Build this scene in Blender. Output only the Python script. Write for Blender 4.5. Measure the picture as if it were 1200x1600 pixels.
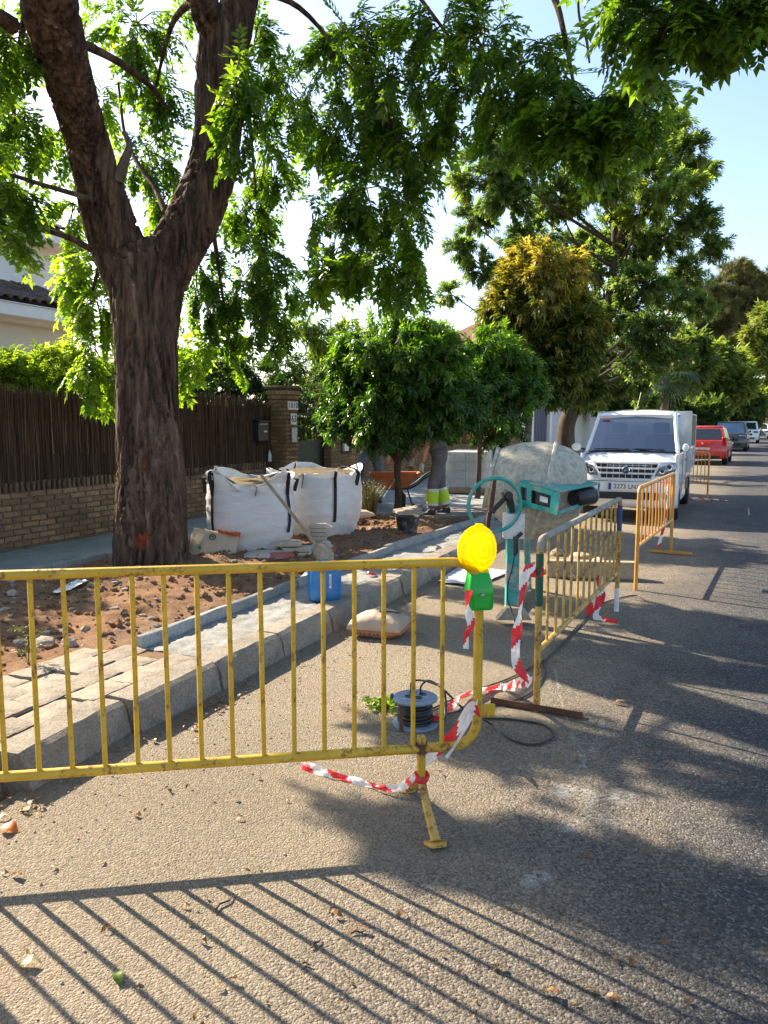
import bpy, bmesh, math, random
import numpy as np
from mathutils import Vector, Matrix, noise

for o in list(bpy.data.objects): bpy.data.objects.remove(o)
SC = bpy.context.scene
COL = SC.collection
R = math.radians
random.seed(7)

# ------------------------------------------------------------------ camera
# world: +Y runs along the road, +X across it to the right, Z up, metres
YAW = R(24.1); PITCH = math.atan(140/1200.)
EYE = Vector((0, 0, 1.6))
cam_d = bpy.data.cameras.new('camera')
cam = bpy.data.objects.new('camera', cam_d); COL.objects.link(cam)
cam.location = EYE
cam.rotation_euler = (R(90) - PITCH, 0, YAW)
cam_d.sensor_fit = 'VERTICAL'; cam_d.sensor_height = 24.0
cam_d.lens = 24.0*1200/1600
cam_d.clip_start = 0.05; cam_d.clip_end = 3000
SC.camera = cam

# ------------------------------------------------------------------ sky and sun
SUN_EL = R(33.0); SUN_AZ = R(74.0)          # azimuth: to the left of +Y
world = bpy.data.worlds.new('World'); SC.world = world; world.use_nodes = True
wn = world.node_tree; wn.nodes.clear()
wo = wn.nodes.new('ShaderNodeOutputWorld'); wb = wn.nodes.new('ShaderNodeBackground')
sky = wn.nodes.new('ShaderNodeTexSky'); sky.sky_type = 'NISHITA'; sky.sun_disc = False
sky.sun_elevation = SUN_EL; sky.sun_rotation = -SUN_AZ
sky.air_density = 1.0; sky.dust_density = 1.4; sky.ozone_density = 1.2
wb.inputs['Strength'].default_value = 0.10
wn.links.new(sky.outputs[0], wb.inputs[0]); wn.links.new(wb.outputs[0], wo.inputs[0])
sun_d = bpy.data.lights.new('sun', 'SUN'); sun_d.energy = 5.0; sun_d.angle = R(0.55)
sun_d.color = (1.0, 0.86, 0.66)
sun = bpy.data.objects.new('sun', sun_d); COL.objects.link(sun)
SUNV = Vector((-math.sin(SUN_AZ)*math.cos(SUN_EL), math.cos(SUN_AZ)*math.cos(SUN_EL), math.sin(SUN_EL)))
sun.rotation_euler = SUNV.to_track_quat('Z', 'Y').to_euler()
SC.view_settings.view_transform = 'Standard'
try: SC.view_settings.look = 'None'
except Exception: pass
SC.view_settings.exposure = 1.7; SC.view_settings.gamma = 1.0
SC.view_settings.use_curve_mapping = False
SC.render.engine = 'CYCLES'
SC.cycles.max_bounces = 8; SC.cycles.transparent_max_bounces = 12
SC.cycles.use_denoising = True

# ------------------------------------------------------------------ helpers
CR = Vector((math.cos(YAW), math.sin(YAW), 0))
CF0 = Vector((-math.sin(YAW), math.cos(YAW), 0))
CF = CF0*math.cos(PITCH) + Vector((0, 0, -math.sin(PITCH)))
CU = CF0*math.sin(PITCH) + Vector((0, 0, math.cos(PITCH)))
def at(px, py, d):
    "point of the place seen at photo pixel (px, py), d metres deep"
    return EYE + d*((px-600)/1200.*CR - (py-800)/1200.*CU + CF)
def gd(px, py, z=0.0):
    r = (px-600)/1200.*CR - (py-800)/1200.*CU + CF
    return EYE + r*((z-EYE.z)/r.z)
def ax(px, py, X):
    r = (px-600)/1200.*CR - (py-800)/1200.*CU + CF
    return EYE + r*(X/r.x)

class MB:
    def __init__(s): s.v = []; s.f = []; s.m = []
    def add(s, vs, fs, m=0):
        k = len(s.v); s.v += [tuple(v) for v in vs]
        for f in fs: s.f.append(tuple(i+k for i in f)); s.m.append(m)
    def box(s, c, size, rot=None, m=0):
        c = Vector(c); h = [x/2 for x in size]
        vs = [Vector((x*h[0], y*h[1], z*h[2])) for x in (-1, 1) for y in (-1, 1) for z in (-1, 1)]
        if rot is not None: vs = [rot @ v for v in vs]
        s.add([v+c for v in vs], [(0,1,3,2),(4,6,7,5),(0,4,5,1),(2,3,7,6),(0,2,6,4),(1,5,7,3)], m)
        return s
    def tube(s, pts, r, n=8, caps=True, m=0, closed=False):
        P = [Vector(p) for p in pts]; k = len(P)
        rs = r if isinstance(r, (list, tuple)) else [r]*k
        T = []
        for i in range(k):
            if closed: t = P[(i+1) % k]-P[i-1]
            else: t = P[min(i+1, k-1)]-P[max(i-1, 0)]
            T.append(t.normalized() if t.length > 1e-9 else Vector((0,0,1)))
        u = T[0].orthogonal().normalized(); vs = []
        for i in range(k):
            u = (u - T[i]*u.dot(T[i]))
            u = u.normalized() if u.length > 1e-6 else T[i].orthogonal().normalized()
            w = T[i].cross(u)
            for j in range(n):
                a = 2*math.pi*j/n
                vs.append(P[i] + (u*math.cos(a)+w*math.sin(a))*rs[i])
        fs = []
        for i in range(k if closed else k-1):
            for j in range(n):
                a = i*n+j; b = i*n+(j+1) % n; c = ((i+1) % k)*n
                fs.append((a, b, c+(j+1) % n, c+j))
        if caps and not closed:
            fs.append(tuple(range(n-1, -1, -1))); fs.append(tuple(range((k-1)*n, k*n)))
        s.add(vs, fs, m); return s
    def lathe(s, prof, n=24, mat=None, m=0, cap0=False, cap1=False):
        vs = []; fs = []
        for (r, z) in prof:
            for j in range(n):
                a = 2*math.pi*j/n; v = Vector((r*math.cos(a), r*math.sin(a), z))
                vs.append(mat @ v if mat is not None else v)
        for i in range(len(prof)-1):
            for j in range(n):
                fs.append((i*n+j, i*n+(j+1) % n, (i+1)*n+(j+1) % n, (i+1)*n+j))
        if cap0: fs.append(tuple(range(n-1, -1, -1)))
        if cap1: k = (len(prof)-1)*n; fs.append(tuple(range(k, k+n)))
        s.add(vs, fs, m); return s
    def loft(s, rings, caps=True, closed=True, m=0):
        n = len(rings[0]); vs = [v for r in rings for v in r]; fs = []
        for i in range(len(rings)-1):
            for j in range(n if closed else n-1):
                fs.append((i*n+j, i*n+(j+1) % n, (i+1)*n+(j+1) % n, (i+1)*n+j))
        if caps:
            fs.append(tuple(range(n-1, -1, -1))); k = (len(rings)-1)*n; fs.append(tuple(range(k, k+n)))
        s.add(vs, fs, m); return s
    def prism(s, poly, h0, h1, mat=None, m=0):
        "polygon in local xy extruded along z"
        n = len(poly)
        vs = [Vector((x, y, h0)) for x, y in poly]+[Vector((x, y, h1)) for x, y in poly]
        if mat is not None: vs = [mat @ v for v in vs]
        s.add(vs, [tuple(range(n-1, -1, -1)), tuple(range(n, 2*n))]+[(i, (i+1) % n, n+(i+1) % n, n+i) for i in range(n)], m)
        return s
    def mesh(s, name, mats, smooth=True, angle=40, fix=True):
        me = bpy.data.meshes.new(name); me.from_pydata(s.v, [], s.f)
        for k in (mats if isinstance(mats, (list, tuple)) else [mats]): me.materials.append(k)
        if any(s.m): me.polygons.foreach_set('material_index', s.m)
        if fix:
            bm = bmesh.new(); bm.from_mesh(me); bmesh.ops.recalc_face_normals(bm, faces=bm.faces); bm.to_mesh(me); bm.free()
        if smooth:
            me.shade_smooth(); me.set_sharp_from_angle(angle=R(angle))
        me.update(); return me
    def build(s, name, mats, parent=None, smooth=True, angle=40, bevel=0, seg=2, sub=0, fix=True, **kw):
        o = bpy.data.objects.new(name, s.mesh(name, mats, smooth, angle, fix)); COL.objects.link(o)
        if parent is not None: o.parent = parent
        if bevel:
            b = o.modifiers.new('bevel', 'BEVEL'); b.width = bevel; b.segments = seg; b.limit_method = 'ANGLE'; b.angle_limit = R(35)
        if sub:
            b = o.modifiers.new('sub', 'SUBSURF'); b.levels = sub; b.render_levels = sub
        for k, v in kw.items(): o[k] = v
        return o

def thing(name, label, cat, loc=(0, 0, 0), rz=0.0, group=None):
    o = bpy.data.objects.new(name, None); COL.objects.link(o); o.empty_display_size = .1
    o.location = loc; o.rotation_euler = (0, 0, rz); o['label'] = label; o['category'] = cat
    if group: o['group'] = group
    return o
def tag(o, label, cat, group=None):
    o['label'] = label; o['category'] = cat
    if group: o['group'] = group
    return o
def inst(name, mesh, parent=None, loc=(0, 0, 0), rot=(0, 0, 0), sc=(1, 1, 1)):
    o = bpy.data.objects.new(name, mesh); COL.objects.link(o)
    if parent is not None: o.parent = parent
    o.location = loc; o.rotation_euler = rot; o.scale = sc
    return o
def copy_tree(o, parent=None):
    c = o.copy(); COL.objects.link(c); c.parent = parent
    for ch in [x for x in bpy.data.objects if x.parent == o]: copy_tree(ch, c)
    return c
def arc(c, r, a0, a1, n, ux, uy):
    c = Vector(c); ux = Vector(ux); uy = Vector(uy)
    return [c + ux*(r*math.cos(a0+(a1-a0)*i/n)) + uy*(r*math.sin(a0+(a1-a0)*i/n)) for i in range(n+1)]
def spline(pts, n=8):
    "Catmull-Rom through pts"
    P = [Vector(p) for p in pts]; P = [2*P[0]-P[1]]+P+[2*P[-1]-P[-2]]; out = []
    for i in range(1, len(P)-2):
        for j in range(n):
            t = j/n; a, b, c, d = P[i-1], P[i], P[i+1], P[i+2]
            out.append(.5*((2*b)+(c-a)*t+(2*a-5*b+4*c-d)*t*t+(3*b-a-3*c+d)*t**3))
    out.append(P[-2]); return out
def interp(vals, n):
    k = len(vals)-1
    return [vals[min(int(i/(n-1)*k), k-1)]*(1-(i/(n-1)*k-min(int(i/(n-1)*k), k-1)))+vals[min(int(i/(n-1)*k), k-1)+1]*(i/(n-1)*k-min(int(i/(n-1)*k), k-1)) for i in range(n)]

# ------------------------------------------------------------------ materials
class NT:
    "small node-tree helper"
    def __init__(s, name):
        s.mat = bpy.data.materials.new(name); s.mat.use_nodes = True; s.t = s.mat.node_tree
        s.t.nodes.clear(); s.out = s.n('ShaderNodeOutputMaterial'); s._co = None
    def n(s, typ, **kw):
        x = s.t.nodes.new(typ)
        for k, v in kw.items(): setattr(x, k, v)
        return x
    def l(s, a, b): s.t.links.new(a, b)
    def put(s, sock, v):
        if hasattr(v, 'is_linked') or hasattr(v, 'links'): s.l(v, sock)
        else: sock.default_value = v if not (isinstance(v, tuple) and len(v) == 3 and sock.type == 'RGBA') else (*v, 1)
    def co(s, kind='Object'):
        if s._co is None: s._co = s.n('ShaderNodeTexCoord')
        return s._co.outputs[kind]
    def noise(s, scale, detail=4, rough=.55, co=None, dist=0, stretch=None):
        x = s.n('ShaderNodeTexNoise'); x.inputs['Scale'].default_value = scale; x.inputs['Detail'].default_value = detail
        x.inputs['Roughness'].default_value = rough; x.inputs['Distortion'].default_value = dist
        c = co if co is not None else s.co()
        if stretch:
            mp = s.n('ShaderNodeMapping'); mp.inputs['Scale'].default_value = stretch; s.l(c, mp.inputs[0]); c = mp.outputs[0]
        s.l(c, x.inputs['Vector']); return x.outputs[0]
    def vor(s, scale, out='Distance', feature='F1', co=None):
        x = s.n('ShaderNodeTexVoronoi'); x.inputs['Scale'].default_value = scale; x.feature = feature
        s.l(co if co is not None else s.co(), x.inputs['Vector']); return x.outputs[out]
    def ramp(s, f, stops, interp='LINEAR'):
        x = s.n('ShaderNodeValToRGB'); s.l(f, x.inputs[0]); cr = x.color_ramp; cr.interpolation = interp
        while len(cr.elements) < len(stops): cr.elements.new(.5)
        for e, (p, c) in zip(cr.elements, stops):
            e.position = p; e.color = (c, c, c, 1) if isinstance(c, (int, float)) else (*c[:3], 1)
        return x.outputs[0]
    def mix(s, f, a, b, mode='MIX'):
        x = s.n('ShaderNodeMix', data_type='RGBA', blend_type=mode)
        s.put(x.inputs[0], f); s.put(x.inputs[6], a); s.put(x.inputs[7], b); return x.outputs[2]
    def math(s, op, a, b=0.0, clamp=False):
        x = s.n('ShaderNodeMath', operation=op, use_clamp=clamp); s.put(x.inputs[0], a); s.put(x.inputs[1], b); return x.outputs[0]
    def sep(s, v):
        x = s.n('ShaderNodeSeparateXYZ'); s.l(v, x.inputs[0]); return x.outputs
    def bump(s, h, strength=.5, dist=.01, base=None):
        x = s.n('ShaderNodeBump'); x.inputs['Strength'].default_value = strength; x.inputs['Distance'].default_value = dist
        s.l(h, x.inputs['Height'])
        if base is not None: s.l(base, x.inputs['Normal'])
        return x.outputs[0]
    def princ(s, color, rough=.6, metal=0.0, normal=None, spec=.5, **kw):
        b = s.n('ShaderNodeBsdfPrincipled'); s.put(b.inputs['Base Color'], color); s.put(b.inputs['Roughness'], rough)
        s.put(b.inputs['Metallic'], metal); b.inputs['Specular IOR Level'].default_value = spec
        if normal is not None: s.l(normal, b.inputs['Normal'])
        for k, v in kw.items(): s.put(b.inputs[k.replace('_', ' ')], v)
        return b.outputs[0]
    def done(s, shader): s.l(shader, s.out.inputs[0]); return s.mat
    def rnd(s): return s.n('ShaderNodeObjectInfo').outputs['Random']

def simple(name, c, rough=.6, metal=0.0, var=.18, scale=8, bump=0.0, bscale=40, dirt=None, dirt_amt=.5, dscale=5, spec=.5, per=0.0, bdist=.004, **kw):
    "paint-like material: base colour with mottling, optional dirt patches, fine bump"
    n = NT(name); f = n.noise(scale, 5, .6)
    lo = tuple(max(0, x*(1-var)) for x in c); hi = tuple(min(1, x*(1+var)) for x in c)
    col = n.ramp(f, [(.3, lo), (.7, hi)])
    if per:
        k = n.math('MULTIPLY_ADD', n.rnd(), per); k.node.inputs[2].default_value = 1-per/2
        col = n.mix(1.0, col, k, 'MULTIPLY')
    if dirt is not None:
        d = n.ramp(n.noise(dscale, 6, .65), [(.5, 0.0), (.62+.1*(1-dirt_amt), dirt_amt)])
        col = n.mix(d, col, dirt)
    nm = n.bump(n.noise(bscale, 4, .6), bump, bdist) if bump else None
    return n.done(n.princ(col, rough, metal, nm, spec, **kw))

def rusty(name, c, rust=(.16, .06, .025), amt=.5, rough=.45, fade=None, lo=.52):
    n = NT(name); f = n.noise(6, 4)
    col = n.ramp(f, [(.3, tuple(x*.82 for x in c)), (.7, c if fade is None else fade)])
    big = n.noise(9, 6, .7); fine = n.noise(70, 3, .6)
    m = n.ramp(n.math('ADD', n.math('MULTIPLY', big, .7), n.math('MULTIPLY', fine, .3)), [(lo, 0.0), (lo+.07, amt)])
    r = n.mix(n.noise(30, 3), tuple(x*.5 for x in rust), tuple(min(1, x*1.6) for x in rust))
    col = n.mix(m, col, r)
    rg = n.math('ADD', n.math('MULTIPLY', m, .4), rough)
    return n.done(n.princ(col, rg, 0.0, n.bump(n.math('ADD', fine, m), .25, .002)))

def leafmat(name, stops, transl=.45, rough=.42, tint=(1.0, 1.0, .55), gain=1.0):
    n = NT(name); a = n.n('ShaderNodeAttribute'); a.attribute_name = 'rnd'
    c = n.ramp(a.outputs['Fac'], stops)
    p = n.princ(c, rough, spec=.4)
    t = n.n('ShaderNodeBsdfTranslucent'); cc = n.mix(1.0, c, tuple(x*gain for x in tint), 'MULTIPLY')
    n.l(cc, t.inputs[0])
    m = n.n('ShaderNodeMixShader'); m.inputs[0].default_value = transl
    n.l(p, m.inputs[1]); n.l(t.outputs[0], m.inputs[2])
    return n.done(m.outputs[0])

def barkmat(name, c0, c1, scale=7, zs=.12, bump=.9, dist=.03, patch=None):
    n = NT(name)
    f = n.noise(scale, 8, .65, stretch=(1, 1, zs), dist=.6); f2 = n.noise(scale*4, 6, .6, stretch=(1, 1, .25))
    h = n.math('ADD', n.math('MULTIPLY', f, .7), n.math('MULTIPLY', f2, .3))
    col = n.ramp(h, [(.34, c0), (.5, tuple((a+b)/2 for a, b in zip(c0, c1))), (.68, c1)])
    if patch is not None:
        col = n.mix(n.ramp(n.noise(9, 5, .7), [(.66, 0.0), (.70, .8)]), col, patch)
    return n.done(n.princ(col, .9, 0, n.bump(h, bump, dist), .2))
# ------------------------------------------------------------------ surface materials
def m_road():
    n = NT('asphalt'); P = n.sep(n.co())
    big = n.noise(.9, 5, .6); med = n.noise(5, 6, .65)
    e = n.math('ADD', P[0], n.math('MULTIPLY', n.math('SUBTRACT', big, .5), 1.6))
    e = n.math('ADD', e, n.math('MULTIPLY', n.math('SUBTRACT', med, .5), .9))
    far = n.math('MULTIPLY', P[1], .012)
    dust = n.ramp(n.math("ADD", n.math("SUBTRACT", e, far), .80), [(.0, 1.0), (1.0, .06)])
    vc = n.vor(125, 'Color'); vd = n.vor(125); v2 = n.vor(420)
    grain = n.sep(vc)[0]
    asph = n.ramp(grain, [(0, (.028, .030, .034)), (.55, (.055, .057, .062)), (.88, (.10, .10, .105)), (1, (.22, .22, .215))])
    sand = n.ramp(n.math('ADD', n.math('MULTIPLY', grain, .55), n.math('MULTIPLY', n.noise(230, 3, .7), .45)),
                  [(.16, (.05, .040, .030)), (.36, (.175, .145, .110)), (.64, (.29, .243, .185)), (.95, (.43, .38, .31))])
    sb = n.ramp(n.math('ADD', n.math('ADD', n.math('MULTIPLY', P[0], .7), 1.0), n.math('MULTIPLY', n.math('SUBTRACT', n.noise(1.8, 5), .5), 1.4)), [(.0, .5), (.55, 0.0)])
    sand = n.mix(sb, sand, n.mix(n.noise(140, 3, .7), (.29, .225, .145), (.47, .385, .27)))
    warm = n.ramp(n.noise(2.3, 5, .6), [(.58, 0.0), (.72, .45)])
    sand = n.mix(warm, sand, (.36, .235, .13))
    cl = n.ramp(n.noise(34, 5, .7), [(.40, 1.0), (.62, .72)])
    f = n.math('MULTIPLY', dust, cl)
    col = n.mix(f, asph, sand)
    pit = n.ramp(n.noise(95, 4, .75), [(.30, .22), (.44, 1.0)])
    col = n.mix(1.0, col, pit, 'MULTIPLY')
    col = n.mix(1.0, col, n.ramp(n.noise(.55, 4, .6), [(.3, .78), (.7, 1.12)]), 'MULTIPLY')
    col = n.mix(n.ramp(n.noise(4.2, 4, .6), [(.66, 0.0), (.74, .6)]), col, (.17, .105, .055))
    col = n.mix(n.ramp(n.noise(1.1, 5, .65, stretch=(1.6, .35, 1)), [(.60, 0.0), (.72, .22)]), col, (.05, .047, .045))
    h = n.math('ADD', n.math('MULTIPLY', vd, -1.0), n.math('MULTIPLY', n.noise(120, 4, .7), 1.4))
    nb = n.bump(h, 1.0, .009)
    nb = n.bump(n.noise(6, 4), .25, .02, nb)
    return n.done(n.princ(col, .88, 0, nb, .3))
def m_concrete(name, c, scale=3, bump=.6, gr=110, stain=(.10, .09, .08), amt=.35, var=.25):
    n = NT(name); f = n.noise(scale, 7, .65)
    col = n.ramp(f, [(.28, tuple(x*(1-var) for x in c)), (.7, tuple(min(1, x*(1+var)) for x in c))])
    g = n.noise(gr, 3, .7); col = n.mix(1.0, col, n.ramp(g, [(.3, .62), (.6, 1.05)]), 'MULTIPLY')
    s = n.ramp(n.noise(scale*.8, 6, .7, dist=.8), [(.52, 0.0), (.66, amt)]); col = n.mix(s, col, stain)
    k = n.math('MULTIPLY_ADD', n.rnd(), .3); k.node.inputs[2].default_value = .85
    col = n.mix(1.0, col, k, 'MULTIPLY')
    return n.done(n.princ(col, .9, 0, n.bump(n.math('ADD', g, n.math('MULTIPLY', f, 2.0)), bump, .006), .25))
def m_soil(name='soil', a=(.14, .075, .042), b=(.37, .215, .125)):
    n = NT(name); f = n.noise(5, 8, .7); g = n.noise(55, 5, .7)
    h = n.math('ADD', n.math('MULTIPLY', f, .5), n.math('MULTIPLY', g, .5))
    col = n.ramp(h, [(.32, a), (.55, tuple((x+y)/2 for x, y in zip(a, b))), (.7, b)])
    col = n.mix(n.ramp(n.noise(1.7, 4), [(.5, 0.0), (.7, .5)]), col, (.20, .155, .115))
    return n.done(n.princ(col, .97, 0, n.bump(g, .9, .02), .1))
def m_brick(name, c, var=.35, soot=None):
    n = NT(name); r = n.rnd(); c0 = tuple(x*(1-var) for x in c); c1 = tuple(min(1, x*(1+var*.8)) for x in c)
    col = n.ramp(r, [(0, c0), (.5, c), (1, c1)])
    w = n.n('ShaderNodeNewGeometry').outputs['Position']
    st = n.ramp(n.noise(1.6, 5, .65, co=w), [(.42, 0.0), (.66, .8)])
    if soot is not None: col = n.mix(st, col, soot)
    f = n.noise(28, 5, .7, co=w)
    col = n.mix(1.0, col, n.ramp(f, [(.3, .6), (.65, 1.1)]), 'MULTIPLY')
    return n.done(n.princ(col, .92, 0, n.bump(f, .6, .006), .2))
def m_reed():
    n = NT('reed'); a = n.n('ShaderNodeAttribute'); a.attribute_name = 'rnd'
    c = n.ramp(a.outputs['Fac'], [(0, (.055, .034, .022)), (.55, (.10, .062, .038)), (.85, (.155, .105, .068)), (1, (.24, .175, .12))])
    return n.done(n.princ(c, .85, spec=.2))

ROAD = m_road()
CONC = m_concrete('kerb_concrete', (.295, .255, .205), 5, .9, 80, (.13, .095, .065), .55, .3)
CONCB = m_concrete('fresh_concrete', (.30, .30, .285), 4, 1.0, 70, (.14, .13, .12), .6)
PATH = m_concrete('path_concrete', (.235, .255, .26), 2.0, .9, 60)
PAVER = m_concrete('paver_stone', (.285, .24, .19), 5, 1.0, 60, (.12, .09, .065), .6)
SOIL = m_soil(); EARTH = m_soil('dry_earth', (.14, .10, .06), (.28, .2, .12))
BRICK = m_brick('brick_tan', (.33, .205, .115), .3, (.085, .06, .045))
BRICK2 = m_brick('brick_ochre', (.36, .225, .11), .3, (.16, .10, .06))
BRICKD = m_brick('brick_coping', (.20, .135, .088), .4, (.045, .035, .03))
MORTAR = simple('mortar', (.16, .125, .095), .95, var=.3, scale=20, bump=.5)
REED = m_reed()
STONE = m_concrete('rubble_stone', (.36, .30, .245), 7, .8, 50)
WHITEWALL = simple('white_render', (.78, .775, .76), .9, var=.06, scale=1.2, bump=.15, bscale=60, dirt=(.45, .43, .39), dirt_amt=.25, dscale=1.3)
CREAM = simple('cream_render', (.66, .62, .53), .9, var=.06, scale=1.0, bump=.15, bscale=60, dirt=(.42, .38, .3), dirt_amt=.3, dscale=1.1)
TILE = m_brick('roof_tile', (.17, .125, .10), .4, (.07, .06, .05))

# ------------------------------------------------------------------ the setting
def struct(o): o['kind'] = 'structure'; return o
def sheet(name, x0, x1, y0, y1, z, mat, nx=1, ny=1):
    b = MB()
    vs = [(x0+(x1-x0)*i/nx, y0+(y1-y0)*j/ny, z) for j in range(ny+1) for i in range(nx+1)]
    b.add(vs, [(j*(nx+1)+i, j*(nx+1)+i+1, (j+1)*(nx+1)+i+1, (j+1)*(nx+1)+i) for j in range(ny) for i in range(nx)])
    return struct(b.build(name, mat, smooth=False, fix=False))
sheet('ground', -700, 700, -300, 1400, -.03, EARTH)
sheet('road', -2.75, 5.6, -12, 420, 0, ROAD)
sw = MB(); sw.box((-5.48, 100, .02), (4.96, 224, .16)); struct(sw.build('sidewalk', PATH, smooth=False))
sw = MB(); sw.box((7.4, 100, .05), (3.2, 224, .16)); struct(sw.build('opposite_sidewalk', PATH, smooth=False))
sw = MB(); sw.box((5.7, 100, .06), (.18, 224, .2)); struct(sw.build('opposite_kerb', CONC, smooth=False))

# kerb: each stone its own piece
def fbm(x, y, s=1.0, o=4):
    v = 0; a = .5
    for k in range(o):
        v += a*noise.noise((x*s, y*s, 3.7*k)); s *= 2.1; a *= .52
    return v
kerb_root = bpy.data.objects.new('kerb', None); COL.objects.link(kerb_root); kerb_root['kind'] = 'structure'
kms = []
for k in range(4):
    b = MB(); L = .69; rr = random.Random(k)
    rings = []
    for i in range(9):
        y = -L/2+L*i/8; w = lambda a=.006: rr.uniform(-a, a)
        e = .005 if i in (0, 8) else 0
        rings.append([Vector((0+w()-e, y, -.08)), Vector((-.035+w()-e, y, .11-e)), Vector((-.055+w(.004)-e, y, .148+w(.003)-e)), Vector((-.085+w(.004), y, .167+w(.003)-e)),
                      Vector((-.24+w(.004), y, .168+w(.003)-e)), Vector((-.255, y, .15-e)), Vector((-.255, y, -.08))])
    b.loft(rings); kms.append(b.mesh('kerb_stone', CONC, angle=24))
def kerb_x(y): return -2.69-.09*max(0, 3.1-y)**1.3
y = -1.6; k = 0
while y < 62:
    o = inst('kerb_stone', kms[k % 4], kerb_root, (kerb_x(y)+random.uniform(-.008, .008), y, random.uniform(-.006, .006)),
             (random.uniform(-.006, .006), random.uniform(-.012, .012), (-.09*1.3*max(0, 3.1-y)**.3 if y < 3.1 else 0)*-1+random.uniform(-.006, .006)))
    y += .705; k += 1

def rough_sheet(name, x0, x1, y0, y1, zf, mat, step=.03, kind='structure'):
    nx = max(2, int((x1-x0)/step)); ny = max(2, int((y1-y0)/step)); b = MB()
    vs = []
    for j in range(ny+1):
        for i in range(nx+1):
            x = x0+(x1-x0)*i/nx; yy = y0+(y1-y0)*j/ny; vs.append((x, yy, zf(x, yy)))
    b.add(vs, [(j*(nx+1)+i, j*(nx+1)+i+1, (j+1)*(nx+1)+i+1, (j+1)*(nx+1)+i) for j in range(ny) for i in range(nx)])
    o = b.build(name, mat, smooth=True, angle=80, fix=False); o['kind'] = kind; return o
# pavers left of the kerb
pav = bpy.data.objects.new('pavement', None); COL.objects.link(pav); pav['kind'] = 'structure'
pms = []
for k in range(4):
    b = MB(); rr = random.Random(40+k); n = 6
    g = lambda i, j: Vector((-.098+.196*i/n, -.148+.296*j/n, .03+rr.uniform(-.0025, .0025)-(.007 if i in (0, n) or j in (0, n) else 0)))
    top = [[g(i, j) for j in range(n+1)] for i in range(n+1)]
    vs = [v for r in top for v in r]; fs = [(i*(n+1)+j, (i+1)*(n+1)+j, (i+1)*(n+1)+j+1, i*(n+1)+j+1) for i in range(n) for j in range(n)]
    b.add(vs, fs); b.box((0, 0, .003), (.192, .292, .03)); pms.append(b.mesh('paver', PAVER, angle=60, fix=False))
for j in range(-3, 10):
    for i in range(4):
        yy = .95+.299*j+(.15 if i % 2 else 0)
        if yy > 3.78-.05*i: continue
        inst('paver', random.choice(pms), pav, (kerb_x(yy)-.362-.2*i, yy, .128+random.uniform(-.009, .009)),
             (random.uniform(-.03, .03), random.uniform(-.035, .035), .03+random.uniform(-.02, .02)))
rough_sheet('paving_bed', -3.95, -2.92, -.4, 3.85, lambda x, y: .138+.008*fbm(x, y, 7)+.012*max(0, fbm(x+3, y, 2.5)), SOIL, .04)

# fresh concrete strip between kerb and planting bed
rough_sheet('concrete_strip', -3.40, -2.93, 3.78, 11.2, lambda x, y: .142+.022*fbm(x, y, 9)+.012*fbm(x, y, 30, 2)+.02*max(0, fbm(x+9, y, 2.2)), CONCB, .025)
eb = bpy.data.objects.new('bed_edging', None); COL.objects.link(eb); eb['kind'] = 'structure'
b = MB(); rr = random.Random(3); rings = []
for i in range(11):
    yy = -.49+.98*i/10; u = lambda: rr.uniform(-.004, .004)
    rings.append([Vector((.028+u(), yy, -.12)), Vector((.026+u(), yy, .075+u())), Vector((.016, yy, .088+u())), Vector((-.02, yy, .088+u())), Vector((-.03+u(), yy, .07)), Vector((-.03, yy, -.12))])
b.loft(rings); em = b.mesh('edging_stone', CONCB, angle=50)
for k in range(8):
    yy = 4.28+k*.995; inst('edging_stone', em, eb, (-3.44+(.0 if yy < 8 else .05*(yy-8)), yy, .135+random.uniform(-.008, .008)), (random.uniform(-.01, .01), random.uniform(-.05, .03), random.uniform(-.012, .012)-(.05 if yy > 8 else 0)))
for k in range(9):
    inst('edging_stone', em, eb, (-6.22, 2.9+k*.995, .085+random.uniform(-.006, .006)), (random.uniform(-.01, .01), random.uniform(-.02, .02), random.uniform(-.008, .008)))

# planting bed: dug-over soil
def soil_z(x, y):
    m = .09*math.exp(-(((x+3.95)/.45)**2+((y-9.6)/1.5)**2)) + .06*math.exp(-(((x+4.6)/.7)**2+((y-5.2)/.9)**2)) + .07*math.exp(-(((x+5.0)/.9)**2+((y-7.4)/2)**2))
    edge = min(1, max(0, (-3.47-x)/.2)) * min(1, max(0, (x+6.15)/.2))
    return .112+edge*(m + .09*fbm(x, y, 1.6) + .045*abs(fbm(x, y, 6)) + .03*fbm(x+5, y, 14, 3))
rough_sheet('soil_bed', -6.19, -3.44, -.5, 11.3, soil_z, SOIL, .035)
SOILK = SOIL
clods = MB(); rr = random.Random(11)
def rock(b, c, r, rr, flat=.7, m=0):
    "small irregular stone: 14 faces"
    vs = []
    for (th, ph) in [(0, 0)]+[(60, a) for a in (0, 72, 144, 216, 288)]+[(120, a+36) for a in (0, 72, 144, 216, 288)]+[(180, 0)]:
        t = R(th); p = R(ph); q = r*rr.uniform(.7, 1.25)
        vs.append((c[0]+q*math.sin(t)*math.cos(p), c[1]+q*math.sin(t)*math.sin(p), c[2]+q*math.cos(t)*flat))
    fs = [(0, 1+i, 1+(i+1) % 5) for i in range(5)]+[(11, 6+(i+1) % 5, 6+i) for i in range(5)]
    for i in range(5): fs += [(1+i, 6+i, 1+(i+1) % 5), (1+(i+1) % 5, 6+i, 6+(i+1) % 5)]
    b.add(vs, fs, m)
for k in range(3600):
    x = rr.uniform(-6.1, -3.5); yy = rr.uniform(1.2, 11.2); r = rr.choice([.006, .009, .012, .018, .03])*rr.uniform(.7, 1.3)
    rock(clods, (x, yy, soil_z(x, yy)+r*.3), r, rr)
rub = MB()
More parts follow.
